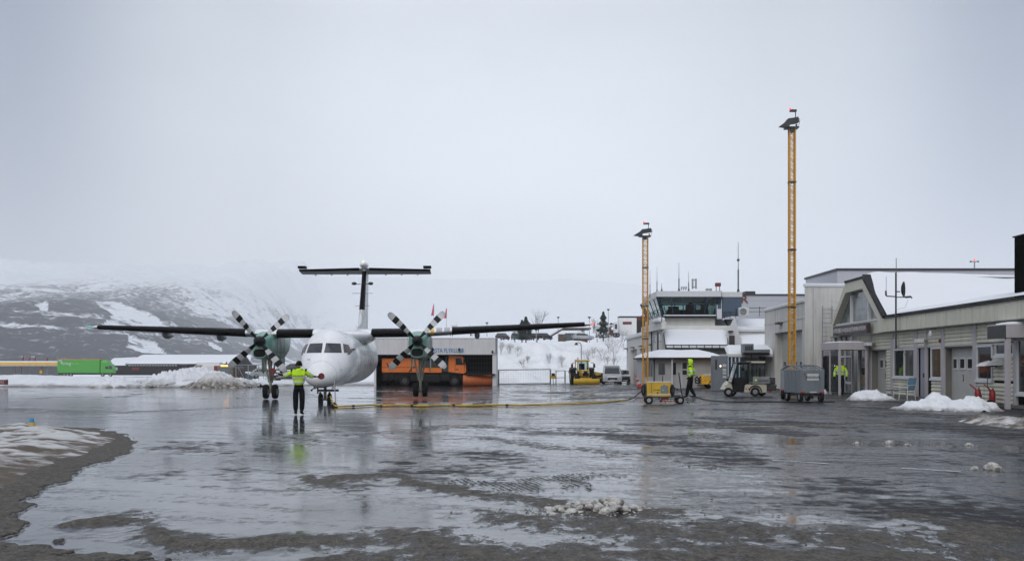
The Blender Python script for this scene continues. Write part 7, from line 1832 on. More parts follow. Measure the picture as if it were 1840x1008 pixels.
# marshaller, back to us, arms spread low with two round paddles
m_c = gpt(537, 745); sm = F / m_c.y / 1.0
J = stand(ell=(.37, .10, 1.285), wrl=(.49, .27, 1.26), hdl=(.555, .35, 1.265), elr=(-.43, .03, 1.285), wrr=(-.65, .10, 1.335), hdr=(-.745, .13, 1.375), upl=(0, -.2, 1), upr=(0, -.2, 1), thl=(.1, 1, 0), thr=(-.1, 1, 0), shl=(.205, 0, 1.425), shr=(-.205, 0, 1.425),
          cuffl=(.43, .18, 1.272), cuffr=(-.54, .065, 1.31), anl=(.10, -.02, .09), anr=(-.10, -.02, .09), tol=(.12, .12, .04), tor=(-.12, .12, .04))
pm, vm = person('marshaller in yellow jacket seen from behind, arms spread with a red paddle in each hand', m_c, R(-1), J, False, R(4), 1.0, 'WIDERØE', crown='muffs')
for s_, lab in (('l', 'dark red round signal paddle held in front of the aircraft nose'), ('r', 'dark red round signal paddle held out towards the left propeller')):
    h = Vector(vm['hd' + s_]); d = (h - Vector(vm['wr' + s_])).normalized(); w_ = pm.matrix_basis @ h
    t = thing('signal_paddle', lab, 'signal paddle', m_c + Vector((h.x, h.y, h.z)), 0, 'round signal paddles of the marshaller')
    MB().cyl(-d * .08, d * .10, .016, None, 8).build('handle', M['black'], t); c = d * .175
    mb = MB(); mb.cyl(c + Vector((0, -.012, 0)), c + Vector((0, .012, 0)), .098, None, 28); mb.build('disc', M['darkred'], t)
    mb = MB(); mb.pipe([c + Vector((.098 * math.cos(a), 0, .098 * math.sin(a))) for a in np.linspace(0, 2 * math.pi, 29)], .010, 6, 0, None, False); mb.build('rim', M['black'], t)
# hooded worker beside the cart, standing sideways facing left, hands in pockets
c2 = gpt(1241, 714.5)
J = stand(pel=(0, -.02, .95), chest=(0, -.03, 1.32), head=(0, .035, 1.665), neck1=(0, .01, 1.55), ell=(.27, -.14, 1.12), wrl=(.22, .02, .96), hdl=(.20, .08, .90), elr=(-.27, -.12, 1.12), wrr=(-.22, .03, .96), hdr=(-.20, .09, .90),
          knl=(.10, .03, .48), anl=(.10, -.16, .09), tol=(.12, -.02, .04), knr=(-.10, .10, .48), anr=(-.10, .17, .09), tor=(-.12, .31, .04))
person('worker in yellow hooded jacket standing sideways next to the yellow cart', c2, R(68), J, True, R(8), 1.06)
# worker under the porch
c3 = gat(1510.5, 60.3)
J = stand(ell=(.30, -.03, 1.13), wrl=(.30, .05, .90), hdl=(.29, .08, .80), elr=(-.30, -.03, 1.13), wrr=(-.30, .05, .90), hdr=(-.29, .08, .80))
person('worker in yellow jacket standing behind the white porch post', c3, R(150), J, False, R(10), 1.06)
# ================================================================== MASTS, TREES, FAR LEFT, SMALL THINGS
def mast(label, px, pbase_d, ytop, w, yfix, hook):
    c = gat(px, pbase_d); s_ = F / pbase_d; H_ = CAMH - (ytop - HZ) / s_ - c.z; t = thing('light_mast', label, 'light mast', c, 0, 'yellow lattice light masts'); hw = w / 2
    # slight lean of the photo's masts is kept
    for sx in (-1, 1):
        for sy in (-1, 1): MB().box(sx * hw - .033, sx * hw + .033, sy * hw - .033, sy * hw + .033, -.1, H_).build('chord', M['mast_yellow'], t)
    mb = MB(); n = int(H_ / (w * .95)); p = [(-hw, -hw), (hw, -hw), (hw, hw), (-hw, hw)]
    for k in range(n):
        z0, z1 = H_ * k / n, H_ * (k + 1) / n
        for i in range(4):
            a, b_ = p[i], p[(i + 1) % 4]; a, b_ = (a, b_) if (k + i) % 2 else (b_, a); mb.cyl((*a, z0), (*b_, z1), .018, None, 5, 0, True, False); mb.cyl((*p[i], z0), (*p[(i + 1) % 4], z0), .020, None, 4, 0, True, False)
    mb.build('lattice', M['mast_yellow'], t)
    for f in (.33, .545, .8): MB().box(-hw - .05, hw + .05, -hw - .05, hw + .05, H_ * f - .06, H_ * f + .02).build('joint_collar', M['darksteel'], t)
    MB().rbox(-.6, .6, -.6, .6, -.1, .22, .04).build('footing', M['concrete'], t)
    k = w / .36 * .86
    mb = MB(); mb.box(-.55 * k, .45 * k, -.3, .3, H_, H_ + 0.086); mb.box(-.25 * k, .1 * k, -.22, .22, H_ - .2, H_); mb.cyl((.35 * k, 0, H_), (.35 * k, 0, H_ + 0.252), .05, None, 6); mb.tube([Vector((.42 * k, 0, H_ + 0.684)), Vector((.62 * k, 0, H_ + 0.504)), Vector((.5 * k, 0, H_ + 0.072))], .012, 5); mb.build('lamp_bracket', M['darksteel'], t)
    mb = MB(); mb.prism([(-1.05 * k, H_ + 0.086), (-.55 * k, H_ + 0.346), (-.32 * k, H_ + 0.360), (-.28 * k, H_ + 0.115), (-.5 * k, H_ + 0.029)], -.42, .02, 'Y'); mb.build('floodlight', M['darksteel'], t)
    mb = MB(); mb.prism([(-.52 * k, H_ + 0.346), (-.28 * k, H_ + 0.590), (.52 * k, H_ + 0.677), (.58 * k, H_ + 0.396), (-.3 * k, H_ + 0.288)], .02, .50, 'Y'); mb.build('floodlight', M['darksteel'], t)
    mb = MB(); mb.cyl((.28 * k, 0, H_ + 0.576), (.28 * k, 0, H_ + 0.972), .025, None, 6); mb.box(-.16 * k, .34 * k, -.1, .1, H_ + 0.950, H_ + 1.066); mb.build('top_bracket', M['darksteel'], t)
    MB().ell((-.14 * k, 0, H_ + 1.12), (.06, .06, .065), 8, 6).build('obstruction_lamp', M['lamp_red'], t)
    return t
mast('tall yellow lattice light mast in front of the big grey garage door', 1423, 62, 232, .30, 0, 0)
mast('farther, shorter looking yellow lattice light mast left of the control tower', 1159.5, 84, 426, .36, 0, 0)

# aerial pole with dish on the terminal
ap = thing('aerial_pole', 'dark pole with satellite dish and side arms fixed to the terminal fascia', 'aerial', fp(fd(1633), 2.35, .62)); s_ = F / fd(1633)
A_ = lambda px, py: Vector(((px - 1633) / s_, 0, CAMH - (py - HZ) / s_ - 2.35))
MB().tube([A_(1633, 627), A_(1633, 490)], .045, 8).build('pole', M['darksteel'], ap); MB().tube([A_(1633.5, 490), A_(1633.5, 464)], .018, 6).build('pole_tip', M['concrete'], ap)
mb = MB(); mb.tube([A_(1633, 533), A_(1616, 532), A_(1615, 522)], .030, 6); mb.cyl(A_(1615, 531), A_(1615, 523), .045, None, 8); mb.tube([A_(1615.5, 523), A_(1615.5, 497)], .010, 5); mb.tube([A_(1633, 534), A_(1657, 534)], .025, 6); mb.cyl(A_(1650, 534), A_(1660, 533), .05, None, 8); mb.cyl(A_(1660, 533), A_(1662, 536), .03, None, 6); mb.tube([A_(1634, 524), A_(1640, 524)], .03, 6); mb.build('side_arm', M['darksteel'], ap)
mb = MB(); c = A_(1642, 520); Mx = Matrix.Translation(c) @ Matrix.Rotation(R(62), 4, 'Z') @ Matrix.Rotation(R(90), 4, 'X')
mb.lathe([(.02, .0), (.2, .03), (.34, .09), (.39, .14), (.385, .15), (.33, .10), (.2, .045), (.02, .015)], 24, 0, M=Mx); mb.build('dish', M['black'], ap)
mb = MB(); mb.tube([A_(1655, 538), A_(1650, 552), A_(1634, 556)], .006, 4); mb.tube([A_(1633, 624), A_(1645, 627), A_(1650, 640)], .010, 4); mb.build('loose_wire', M['black'], ap)
# fittings on the terminal wall: top level, each can be lifted off
def fitting(name, label, cat, px, z, out, maker, group=None):
    t = thing(name, label, cat, fp(fd(px), z, out), math.atan(.0335) * -1, group); maker(t); return t
def cone_lamp(t):
    MB().lathe([(.03, .16), (.05, .10), (.13, -.12), (.12, -.12), (.03, .06)], 14, 0, axis='Z').build('lamp_shade', M['frame_white'], t); MB().tube([Vector((0, 0, .14)), Vector((.03, -.0, .24)), Vector((.28, 0, .24))], .02, 6).build('arm', M['black'], t)
fitting('wall_lamp', 'white cone shaped lamp hanging below the fascia above the second bay', 'wall lamp', 1690, 2.98, .45, cone_lamp)
def flood(t):
    MB().rbox(-.22, .05, -.32, .32, -.10, .08, .03).build('housing', M['frame_white'], t); MB().box(.05, .30, -.04, .04, -.03, .03).build('bracket', M['concrete'], t)
fitting('floodlight', 'flat white floodlight on the wall left of the cone lamp', 'floodlight', 1668, 2.72, .34, flood); fitting('floodlight', 'flat white floodlight on the wall above the door near the porch', 'floodlight', 1574, 2.72, .34, flood)
def alarm(t):
    MB().rbox(-.06, .0, -.10, .10, -.09, .09, .02).build('box', M['darkred'], t); MB().ell((-.07, 0, 0), (.03, .06, .06), 8, 6).build('lens', M['letter_red'], t)
fitting('alarm_box', 'small dark red alarm box on the wall under the cone lamp', 'alarm', 1693, 2.68, .06, alarm)
def fan(t):
    MB().rbox(-.14, .0, -.26, .26, -.16, .16, .03).build('box', M['frame_white'], t); MB().box(-.15, -.14, .02, .22, -.11, .11).build('grille', M['wall_grey'], t)
fitting('vent_box', 'white vent box on the boards right of the first pilaster', 'vent box', 1614, 2.72, .05, fan)
# chair, extinguishers, awning
def chair():
    p = fp(51.5, 0, .95); t = thing('garden_chair', 'faded blue garden chair with white legs outside the terminal', 'chair', p, R(-62)); 
    MB().rbox(-.24, .24, -.22, .24, .43, .46, .012).build('seat', M['blue_plastic'], t)
    mb = MB(); mb.add([], []); mb.rbox(-.22, .22, -.015, .015, 0, .56, .012, 0, Matrix.Translation((0, .25, .46)) @ Matrix.Rotation(R(-14), 4, 'X')); mb.build('backrest', M['blue_plastic'], t)
    for x in (-.23, .23):
        for y, y2 in ((-.2, -.24), (.22, .30)): MB().cyl((x, y, .44), (x * 1.08, y2, 0), .018, None, 8).build('leg', M['frame_white'], t)
        MB().tube([Vector((x, -.2, .45)), Vector((x, -.18, .66)), Vector((x, .28, .68))], .016, 8).build('armrest', M['frame_white'], t)
    p = fp(53.4, 0, 1.0); t = thing('footstool', 'small blue topped stool next to the garden chair', 'stool', p, R(-62)); MB().rbox(-.25, .25, -.22, .22, .38, .42, .012).build('seat', M['blue_plastic'], t)
    for x in (-.22, .22):
        for y in (-.19, .19): MB().cyl((x, y, .38), (x, y, 0), .016, None, 8).build('leg', M['frame_white'], t)
chair()
def extinguisher(label, px, d, rz, yellow):
    p = gat(px, d); t = thing('wheeled_extinguisher', label, 'fire extinguisher', p, rz, 'red wheeled fire extinguishers'); t.scale = (.85, .85, .85)
    MB().lathe([(.02, .10), (.12, .12), (.14, .18), (.14, .62), (.11, .72), (.05, .78), (.03, .80)], 16).build('cylinder', M['red_paint'], t)
    for x in (-.18, .18): mb = MB(); wheel(mb, (0, 0, 0), .16, .06, 'X'); mb.build('wheel', [M['tyre'], M['red_paint']], t, loc=(x, .08, .16))
    MB().tube([Vector((-.13, .05, .3)), Vector((-.13, .10, .78)), Vector((-.13, .34, 1.0)), Vector((.13, .34, 1.0)), Vector((.13, .10, .78)), Vector((.13, .05, .3))], .016, 8).build('handle', M['red_paint'], t)
    mb = MB(); mb.pipe([Vector((.17 + .02 * k / 20, -.05 + .10 * math.cos(k * .9), .45 + .12 * math.sin(k * .9))) for k in range(20)], .018, 6); mb.tube([Vector((0, 0, .8)), Vector((.04, -.04, .86)), Vector((.16, -.1, .7))], .014, 6); mb.build('hose', M['black'], t)
    if yellow: MB().box(-.06, .06, -.145, -.135, .26, .42).build('label_plate', M['car_yellow'], t)
extinguisher('red wheeled extinguisher with yellow label, nearer garage door 3', 1757, 43.6, R(60), True); extinguisher('red wheeled extinguisher with black hose, nearer the porch post', 1783, 43.0, R(75), False)
def awning():
    d = 43.2; t = thing('white_canopy', 'small white canopy on a thin stand in front of the terminal window', 'canopy', gat(1786, d)); s2 = F / d; Q = lambda px, py: Vector(((px - 1786) / s2, 0, CAMH - (py - HZ) / s2))
    mb = MB(); rings = []
    for k in range(7):
        y = -.4 + .8 * k / 6; rings.append([Q(1760, 657.5) + Vector((0, y, 0)), Q(1768, 652) + Vector((0, y, 0)), Q(1785, 648.5) + Vector((0, y, .03)), Q(1812, 646.5) + Vector((0, y, .03)), Q(1812, 660) + Vector((0, y, 0)), Q(1796, 656) + Vector((0, y, 0)), Q(1775, 656.5) + Vector((0, y, 0))])
    mb.loft(rings, 0, False, True); mb.build('canopy_top', M['frame_white'], t)
    mb = MB(); mb.box(*sorted((Q(1773, 0).x, Q(1788, 0).x)), -.2, .2, Q(0, 659).z, Q(0, 656.5).z); mb.cyl(Q(1780, 648), Q(1780, 643), .05, None, 8); mb.build('clamp', M['black'], t)
    MB().tube([Q(1776, 658), Q(1774, 690), Q(1782, 716)], .016, 6).build('stand', M['darksteel'], t)
awning()

# ---- lamp post on the slope and lamp standards beyond
def lamp_post(label, px, ybase, ytop, d, curved=False, group=None, z0=None):
    s2 = F / d; X = (px - CX) / s2; zt_ = CAMH - (ytop - HZ) / s2; zb_ = (CAMH - (ybase - HZ) / s2) if z0 is None else z0
    t = thing('street_lamp', label, 'street lamp', (X, d, zb_), 0, group); h = zt_ - zb_
    if curved:
        MB().pipe([Vector((0, 0, -1.0)), Vector((0, 0, h * .85)), Vector((-.08, 0, h * .95)), Vector((-.32, 0, h)), Vector((-.55, 0, h * .97))], .06, 8).build('pole', M['steel'], t); MB().lathe([(.02, .16), (.10, .10), (.24, -.10), (.22, -.16), (.02, -.18)], 14, 0, (-.62, 0, h * .97 - .08)).build('lamp_head', M['darksteel'], t)
    else:
        MB().cyl((0, 0, -1.5), (0, 0, h), .07, .05, 8).build('pole', M['steel'], t); MB().lathe([(.02, .05), (.30, .10), (.34, 0), (.12, -.22), (.05, -.3)], 12, 0, (0, 0, h)).build('lamp_head', M['darksteel'], t)
lamp_post('curved grey lamp post standing on the snow slope above the tractor', 1044.5, 655, 615, 138, True)
lamp_post('lamp post with a bowl head among the trees above the wing tip', 1059, 612, 570, 215)
lamp_post('thin lamp post right of the dark conifer by the white trailer', 1093, 600, 556, 245)
lamp_post('thin lamp post between the two bare trees on the hilltop', 1003, 608, 570, 250)
lamp_post('lamp post standing behind the flying club hangar roof', 875, 610, 580, 240)
lamp_post('short pale lamp post in the hilltop snow below the bare birch', 963.5, 608, 592, 205)
q = thing('roof_lamp', 'small lamp with a red light on the grey hall roof', 'lamp', at(1751, 484, 135)); MB().cyl((0, 0, -.3), (0, 0, 1.0), .07, None, 6).build('pole', M['steel'], q); mb = MB(); mb.box(-.5, .5, -.1, .1, .9, 1.0); mb.ell((-.45, 0, .95), (.14, .14, .12), 8, 6); mb.ell((.45, 0, .95), (.14, .14, .12), 8, 6); mb.build('lamp_head', M['steel'], q); MB().ell((0, 0, 1.2), (.12, .12, .12), 8, 6).build('red_lamp', M['lamp_red'], q)

# ---- bare trees, shrubs, conifers
def bare_tree(name, label, cat, loc, h, spread, seed, trunk=.10, depth=5, group=None, multi=1):
    rng = random.Random(seed); t = thing(name, label, cat, loc, 0, group); tr, tw_ = MB(), MB()
    def grow(p, d, L_, r, k):
        n = 2; q = p
        for i in range(n):
            d2 = (d + Vector((rng.gauss(0, .10), rng.gauss(0, .10), rng.gauss(0, .05)))).normalized(); q2 = q + d2 * (L_ / n); (tr if k <= 1 else tw_).cyl(q, q2, r * (1 - .25 * i / n), r * (1 - .25 * (i + 1) / n), 5 if k < 2 else 3, 0, True, False); q = q2; d = d2
            if k < depth and i == 0 and rng.random() < .6: side(q, d, L_, r, k)
        if k < depth:
            for _ in range(2 if k > 0 else 3): side(q, d, L_, r, k)
            if k < 2: grow(q, d, L_ * .75, r * .7, k + 1)
    def side(q, d, L_, r, k):
        a = rng.uniform(0, 6.28); ax = Vector((math.cos(a), math.sin(a), 0)); nd = (d * 1.0 + ax * spread * rng.uniform(.5, 1.1) + Vector((0, 0, .25))).normalized(); grow(q, nd, L_ * rng.uniform(.55, .8), r * .55, k + 1)
    for m_ in range(multi):
        a = rng.uniform(0, 6.28); o = Vector((math.cos(a), math.sin(a), 0)) * (.25 * rng.random() if multi > 1 else 0)
        grow(o + Vector((0, 0, -.3)), Vector((o.x * 1.2, o.y * 1.2, 1)).normalized(), h * .30 * rng.uniform(.8, 1.1), trunk, 0)
    tr.build('trunk', M['bark'], t, fix=False); tw_.build('crown', M['twig'], t, fix=False); return t
def zat(py, d): return CAMH - (py - HZ) / F * d
def on_hill(px, d): X = (px - CX) / F * d; return Vector((X, d, hillz(X, d) if d < 415 else zat(612, d)))
for i, (px, d, h, sp, lab) in enumerate(((965, 238, 7.6, .55, 'bare birch with a fine grey crown on the hilltop behind the left wing tip'), (1046, 262, 5.6, .6, 'small round bare tree right of the brown roofed house'), (1073, 240, 7.0, .45, 'narrow bare tree beside the dark conifer at the wing tip'),
                                         (812, 236, 4.4, .8, 'low bare tree showing over the hangar roof'), (845, 245, 4.2, .9, 'low bare bush like tree over the right end of the hangar roof'), (925, 244, 4.0, .9, 'low bare tree behind the parked cars at left'))):
    p = on_hill(px, d); p.z = zat(611, d) - .2; bare_tree('bare_tree', lab, 'tree', p, h, sp, 40 + i, .09, 5, 'bare trees on the hilltop')
labs = ['bare shrub', 'leafless bush', 'thin bare thicket']
sh_ = [(900, 643, 2.2, 'reddish bare shrub on the slope next to the hangar corner'), (914, 637, 1.8, 'bare shrub just right of the reddish one by the hangar'), (930, 648, 1.6, 'thin bare shrub on the left half of the snow slope'), (947, 650, 1.2, 'low bent shrub in the left middle of the slope'), (942, 664, 1.3, 'low shrub above the sliding gate rail'),
       (987, 655, 1.5, 'sparse pale shrub left of the dense middle shrub'), (1012, 657, 2.0, 'dense bare shrub in the middle of the slope'), (1054, 648, 1.8, 'bare shrub right of the curved lamp post'), (1066, 648, 2.0, 'slanting bare shrub above the tractor cab'), (1081, 645, 2.2, 'thin tall shrub above the silver van'),
       (1096, 638, 4.2, 'tall bare thicket high on the slope left of the fire station'), (1103, 645, 3.4, 'bare thicket touching the tall one by the fire station'), (1090, 655, 1.6, 'low twiggy shrub above the van roof'), (1118, 622, 3.2, 'bare shrub below the white trailer'), (1104, 656, 1.5, 'low twiggy shrub next to the fire station wall')]
def hill_at(px, py):
    """where the ray through a pixel meets the hillside"""
    lo = None
    for d in np.arange(132, 215, .7):
        X = (px - CX) / F * d
        if zat(py, d) <= hillz(X, d): return Vector((X, d, hillz(X, d)))
    return on_hill(px, 190)
for i, (px, py, h, lab) in enumerate(sh_): bare_tree('bare_shrub', lab, 'shrub', hill_at(px, py), h * 1.15, 1.0, 90 + i, .014, 5, 'bare shrubs on the snow slope', 4)
def conifer(label, px, ybase, ytop, d, w, seed):
    rng = random.Random(seed); zb_, zt_ = zat(ybase, d), zat(ytop, d); X = (px - CX) / F * d; t = thing('conifer', label, 'tree', (X, d, zb_), 0, 'dark conifers on the hilltop'); h = zt_ - zb_
    MB().cyl((0, 0, -.5), (0, 0, h * .96), .14, .02, 7).build('trunk', M['bark'], t); mb = MB()
    for i in range(2600):
        f = rng.random() ** .8; z = h * (.08 + .92 * f); rad = w * (1 - f) ** .75 * rng.uniform(.35, 1.1) * (.75 + .35 * math.sin(z * 5.1 + seed)) + .05; a = rng.uniform(0, 6.28); c = Vector((rad * math.cos(a), rad * math.sin(a), z - rad * .25))
        s2 = rng.uniform(.12, .28); o = Vector((math.cos(a), math.sin(a), -.5 + rng.gauss(0, .3))).normalized() * s2; n_ = Vector((-math.sin(a), math.cos(a), rng.gauss(0, .4))) * s2 * .45
        mb.add([c - n_, c + o, c + n_, c - o * .5 + Vector((0, 0, s2 * .3))], [(0, 1, 2, 3)])
    mb.build('crown', M['needle'], t, fix=False)
conifer('dark conifer behind the left wing outer half', 945, 612, 569, 232, 2.0, 1); conifer('dark conifer behind the wing tip light', 1084, 610, 560, 236, 1.9, 2); conifer('small dark conifer touching the left one', 938, 612, 575, 234, 1.4, 3)

# ---- hilltop: brown house, white trailer
hh = thing('brown_house', 'low brown house with a snowy roof behind the hilltop cars', 'house', at(1025, 607, 262)); d = 262; s2 = F / d; X = lambda px: (px - 1025) / s2
MB().box(X(1005), X(1056), 0, 8, -2, .9).build('wall', M['brown_wall'], hh); mb = MB(); mb.prism([(X(991), .7), (X(1012), 2.3), (X(1062), 2.3), (X(1062), 2.05), (X(1013), 2.0), (X(994), .5)], -.5, 9, 'Y'); mb.build('roof', M['brown_wall'], hh); mb = MB(); mb.prism([(X(991), .75), (X(1012), 2.36), (X(1062), 2.36), (X(1062), 2.62), (X(1011), 2.6), (X(990), 1.0)], -.4, 9, 'Y'); mb.build('roof_snow', M['snow_roof'], hh)
MB().box(X(1013), X(1030), -.03, 0, .0, .6).build('window', M['glass_dark'], hh)
tr_ = thing('flat_trailer', 'white flat low shed beside the brown log stack', 'shed', at(1084, 598, 240)); d = 240; s2 = F / d; X = lambda px: (px - 1084) / s2; Z = lambda py: -(py - 598) / s2
mb = MB(); mb.rbox(X(1067), X(1099), 0, 3, Z(598), Z(586), .05); mb.build('body', M['frame_white'], tr_); MB().rbox(X(1067), X(1100), -.1, 3.1, Z(586.4), Z(584), .08).build('roof_snow', M['snow_roof'], tr_); MB().box(X(1073), X(1092), -.03, 0, Z(596), Z(591)).build('window_band', M['dark_wall'], tr_)
bx_ = thing('box_trailer', 'white box trailer with a red sign on its side above the fire station', 'trailer', at(1140, 603, 205)); d = 205; s2 = F / d; X = lambda px: (px - 1140) / s2; Z = lambda py: -(py - 603) / s2
mb = MB(); mb.rbox(X(1112), X(1144), 0, 2.6, Z(602), Z(571), .06)
for k in range(10): mb.box(X(1113.5 + k * 3), X(1113.8 + k * 3), -.015, 0, Z(601), Z(572.5))
mb.build('body', M['white_plain'], bx_)
MB().box(X(1144), X(1164), .05, 2.6, Z(601), Z(568.5)).build('rear_body', M['dark_wall'], bx_); MB().rbox(X(1112), X(1165), -.03, 2.63, Z(570.5), Z(568), .05).build('roof', M['darksteel'], bx_); MB().box(X(1145), X(1163), .02, .05, Z(575), Z(570.5)).build('sign_band', M['letter_red'], bx_)
mb = MB(); mb.box(X(1119), X(1135), -.03, -.01, Z(583), Z(578)); mb.build('sign', M['letter_red'], bx_)
cb_ = thing('lorry_cab', 'white lorry cab in front of the box trailer', 'lorry cab', at(1108, 603, 203)); d = 203; s2 = F / d; X = lambda px: (px - 1108) / s2
mb = MB(); mb.rbox(X(1104), X(1111), 0, 2.3, 0, 2.5, .15); mb.build('body', M['frame_white'], cb_); MB().box(X(1104.8), X(1109), -.02, 0, 1.2, 2.1).build('side_window', M['glass_dark'], cb_)
for px in (1105.5, 1109.5): mb = MB(); wheel(mb, (0, 0, 0), .45, .3, 'Y'); mb.build('wheel', [M['tyre'], M['steel']], cb_, loc=(X(px), .1, .1))
ls = thing('log_stack', 'dark reddish stack with a white top left of the lorry cab', 'stack', at(1101, 603, 208)); mb = MB(); rngl = random.Random(4)
for k in range(40): x = rngl.uniform(-.5, .5); z = rngl.uniform(0, 2.3); mb.cyl((x, 0, z), (x + rngl.gauss(0, .1), 2.2, z), .14, None, 7)
mb.build('logs', M['brown_wall'], ls)
# banners and flags
def flag(label, px, ytop, ybot, ypole, d, mt, lean, group):
    s2 = F / d; t = thing('banner', label, 'banner', at(px, ypole, d), 0, group); X = lambda q: (q - px) / s2; Z = lambda py: -(py - ypole) / s2
    MB().cyl((0, 0, -1), (X(px + lean), 0, Z(ytop)), .05, .03, 6).build('pole', M['steel'], t); mb = MB(); n_ = 10; rows_ = []
    for k in range(n_ + 1):
        f = k / n_; y = ybot + (ytop - ybot) * f; bx0 = X(px + lean * (ypole - y) / max(ypole - ytop, 1)); w_ = (.75 * (1 - f) + .25) * (.8 if k < n_ else .2); rows_.append([Vector((bx0 - w_ * u_ * .7, .12 * math.sin(f * 5 + u_ * 3), Z(y))) for u_ in np.linspace(0, 1, 5)])
    mb.loft(rows_, 0, True, False, None, False); mb.build('cloth', mt, t, fix=False)
flag('pink upright banner above the right engine', 778, 546, 567, 612, 232, M['pink_cloth'], 2, 'pink banners behind the hangar'); flag('narrower pink banner right of the right engine', 801, 553, 572, 612, 238, M['pink_cloth'], 2, 'pink banners behind the hangar')
for px, yt, lab in ((43, 635.5, 'leftmost and widest dark red banner over the yellow canopy'), (54.5, 637, 'second dark red banner over the yellow canopy'), (64.5, 637.5, 'third, purple tinted banner over the yellow canopy'), (86, 639.5, 'thin dark banner nearest the green lorry')): flag(lab, px - 1, yt, 648, 668, 300, M['plum_cloth'], 2.2, 'dark red banners by the filling station')

# ================================================================== FAR LEFT
d = 300; s2 = F / d; Gz = lambda py, dd: CAMH - (py - HZ) / F * dd
st = thing('filling_station', 'long filling station canopy with yellow band and white snowy top', 'canopy', at(40, 668, d)); X = lambda px: (px - 40) / s2; Z = lambda py: -(py - 668) / s2
MB().box(X(-140), X(103), 0, 10, Z(655.5), Z(651)).build('canopy_band', M['canopy_yellow'], st); MB().rbox(X(-140), X(103), -.1, 10.1, Z(651), Z(648.6), .12).build('roof_snow', M['snow_roof'], st); MB().box(X(-140), X(103), .3, 10, Z(657.5), Z(655.5)).build('soffit', M['frame_white'], st)
for px in (-60, 20.5, 30.5, 68, 77): MB().box(X(px), X(px + 1.6), 2, 2.4, Z(676), Z(656)).build('column', M['concrete'], st)
MB().box(X(-140), X(103), 9, 9.3, Z(676), Z(657)).build('back_wall', M['wall_grey'], st); MB().box(X(66), X(70), 1.8, 2.4, Z(671), Z(665)).build('fuel_pump', M['canopy_yellow'], st)
gl_ = thing('green_lorry', 'bright green articulated lorry with pale lettering behind the snow bank', 'lorry', at(152, 672, 290)); s2 = F / 290; X = lambda px: (px - 152) / s2; Z = lambda py: -(py - 672) / s2
mb = MB(); mb.rbox(X(103), X(179), 0, 2.5, Z(670), Z(646), .05); bd_ = mb.build('trailer', M['truck_green'], gl_); MB().box(X(102.8), X(179.2), -.03, 2.53, Z(646), Z(645.2)).build('trailer_edge', M['orange'], gl_)
letters('bring', 1.15, M['blade_white'], 'lettering', bd_, (X(119.5), -.03, Z(653)), sx=1.0); letters('express', .75, M['green_light'], 'lettering', bd_, (X(135), -.03, Z(653)), sx=.95)
mb = MB(); ring = [Vector((X(108) + .42 * math.cos(a), -.03, Z(650.5) + .42 * math.sin(a))) for a in np.linspace(-1.2, 2.6, 14)]; mb.pipe(ring, .13, 6); mb.build('emblem', M['blade_white'], bd_)
mb = MB(); mb.prism([(X(180.5), Z(670)), (X(180.5), Z(649)), (X(184), Z(646.3)), (X(193), Z(648)), (X(195.5), Z(653)), (X(199.5), Z(655)), (X(202.5), Z(663)), (X(202.5), Z(670))], .05, 2.45, 'Y'); cbn = mb.build('cab', M['truck_green'], gl_)
mb = MB(); mb.prism([(X(189), Z(663)), (X(189), Z(658)), (X(194), Z(657.5)), (X(196), Z(663))], .03, .05, 'Y'); mb.prism([(X(196.5), Z(663)), (X(195), Z(657)), (X(200), Z(657)), (X(202), Z(663))], .02, .05, 'Y'); mb.build('cab_window', M['glass_dark'], cbn)
MB().prism([(X(183), Z(651)), (X(185), Z(647)), (X(192.5), Z(649)), (X(193), Z(651))], -.02, .05, 'Y').build('air_deflector', M['green_light'], cbn)
mb = MB(); mb.box(X(104), X(202), .2, 2.3, Z(673), Z(670)); mb.build('chassis', M['black'], gl_)
for px in (115, 121, 127, 184, 198): mb = MB(); wheel(mb, (0, 0, 0), .5, .35, 'Y'); mb.build('wheel', [M['tyre'], M['steel']], gl_, loc=(X(px), .2, -.2))
db = thing('long_shed', 'long dark shed under a broad snowy roof beyond the snow bank', 'shed', at(340, 668, 330)); s2 = F / 330; X = lambda px: (px - 340) / s2; Z = lambda py: -(py - 668) / s2
MB().box(X(226), X(448), 0, 12, Z(674), Z(655)).build('wall', M['dark_wall'], db); mb = MB()
for k in range(17): px = 231 + k * 5.2; mb.box(X(px), X(px + 3.6), -.06, 0, Z(657.5), Z(653.5))
mb.build('window_band', M['wall_grey'], db)
snow_slab('roof_snow', [(X(227), -.6, Z(653)), (X(450), -.6, Z(653)), (X(441), 8, Z(637)), (X(238), 8, Z(637))], .35, M['snow_roof'], db, 20, 3)
mb = MB(); mb.add([(X(226), -.7, Z(653.6)), (X(451), -.7, Z(653.6)), (X(441), 8, Z(638)), (X(238), 8, Z(638)), (X(226), -.7, Z(654.6)), (X(451), -.7, Z(654.6))], [(0, 1, 2, 3), (0, 1, 5, 4)]); mb.build('roof_edge', M['darkroof'], db)
mb = MB(); mb.prism([(X(428), Z(655)), (X(440), Z(638)), (X(452), Z(655))], -.8, 1, 'Y'); mb.build('gable', M['dark_wall'], db)
for px, w_, mt in ((205, 7, 'wall_grey'), (238, 13, 'letter_red')):
    MB().box(X(px), X(px + w_), -.5, -.4, Z(665), Z(660)).build('sign', M[mt], db)
low = thing('low_shed', 'low dark shed between the green lorry and the long snowy roof', 'shed', at(215, 668, 335)); s2 = F / 335; X = lambda px: (px - 215) / s2; Z = lambda py: -(py - 668) / s2
MB().box(X(196), X(240), 0, 6, Z(674), Z(656)).build('wall', M['dark_wall'], low); snow_slab('roof_snow', [(X(190), -.4, Z(656)), (X(236), -.4, Z(656)), (X(232), 8, Z(642)), (X(186), 8, Z(644))], .4, M['snow_roof'], low, 14, 8)
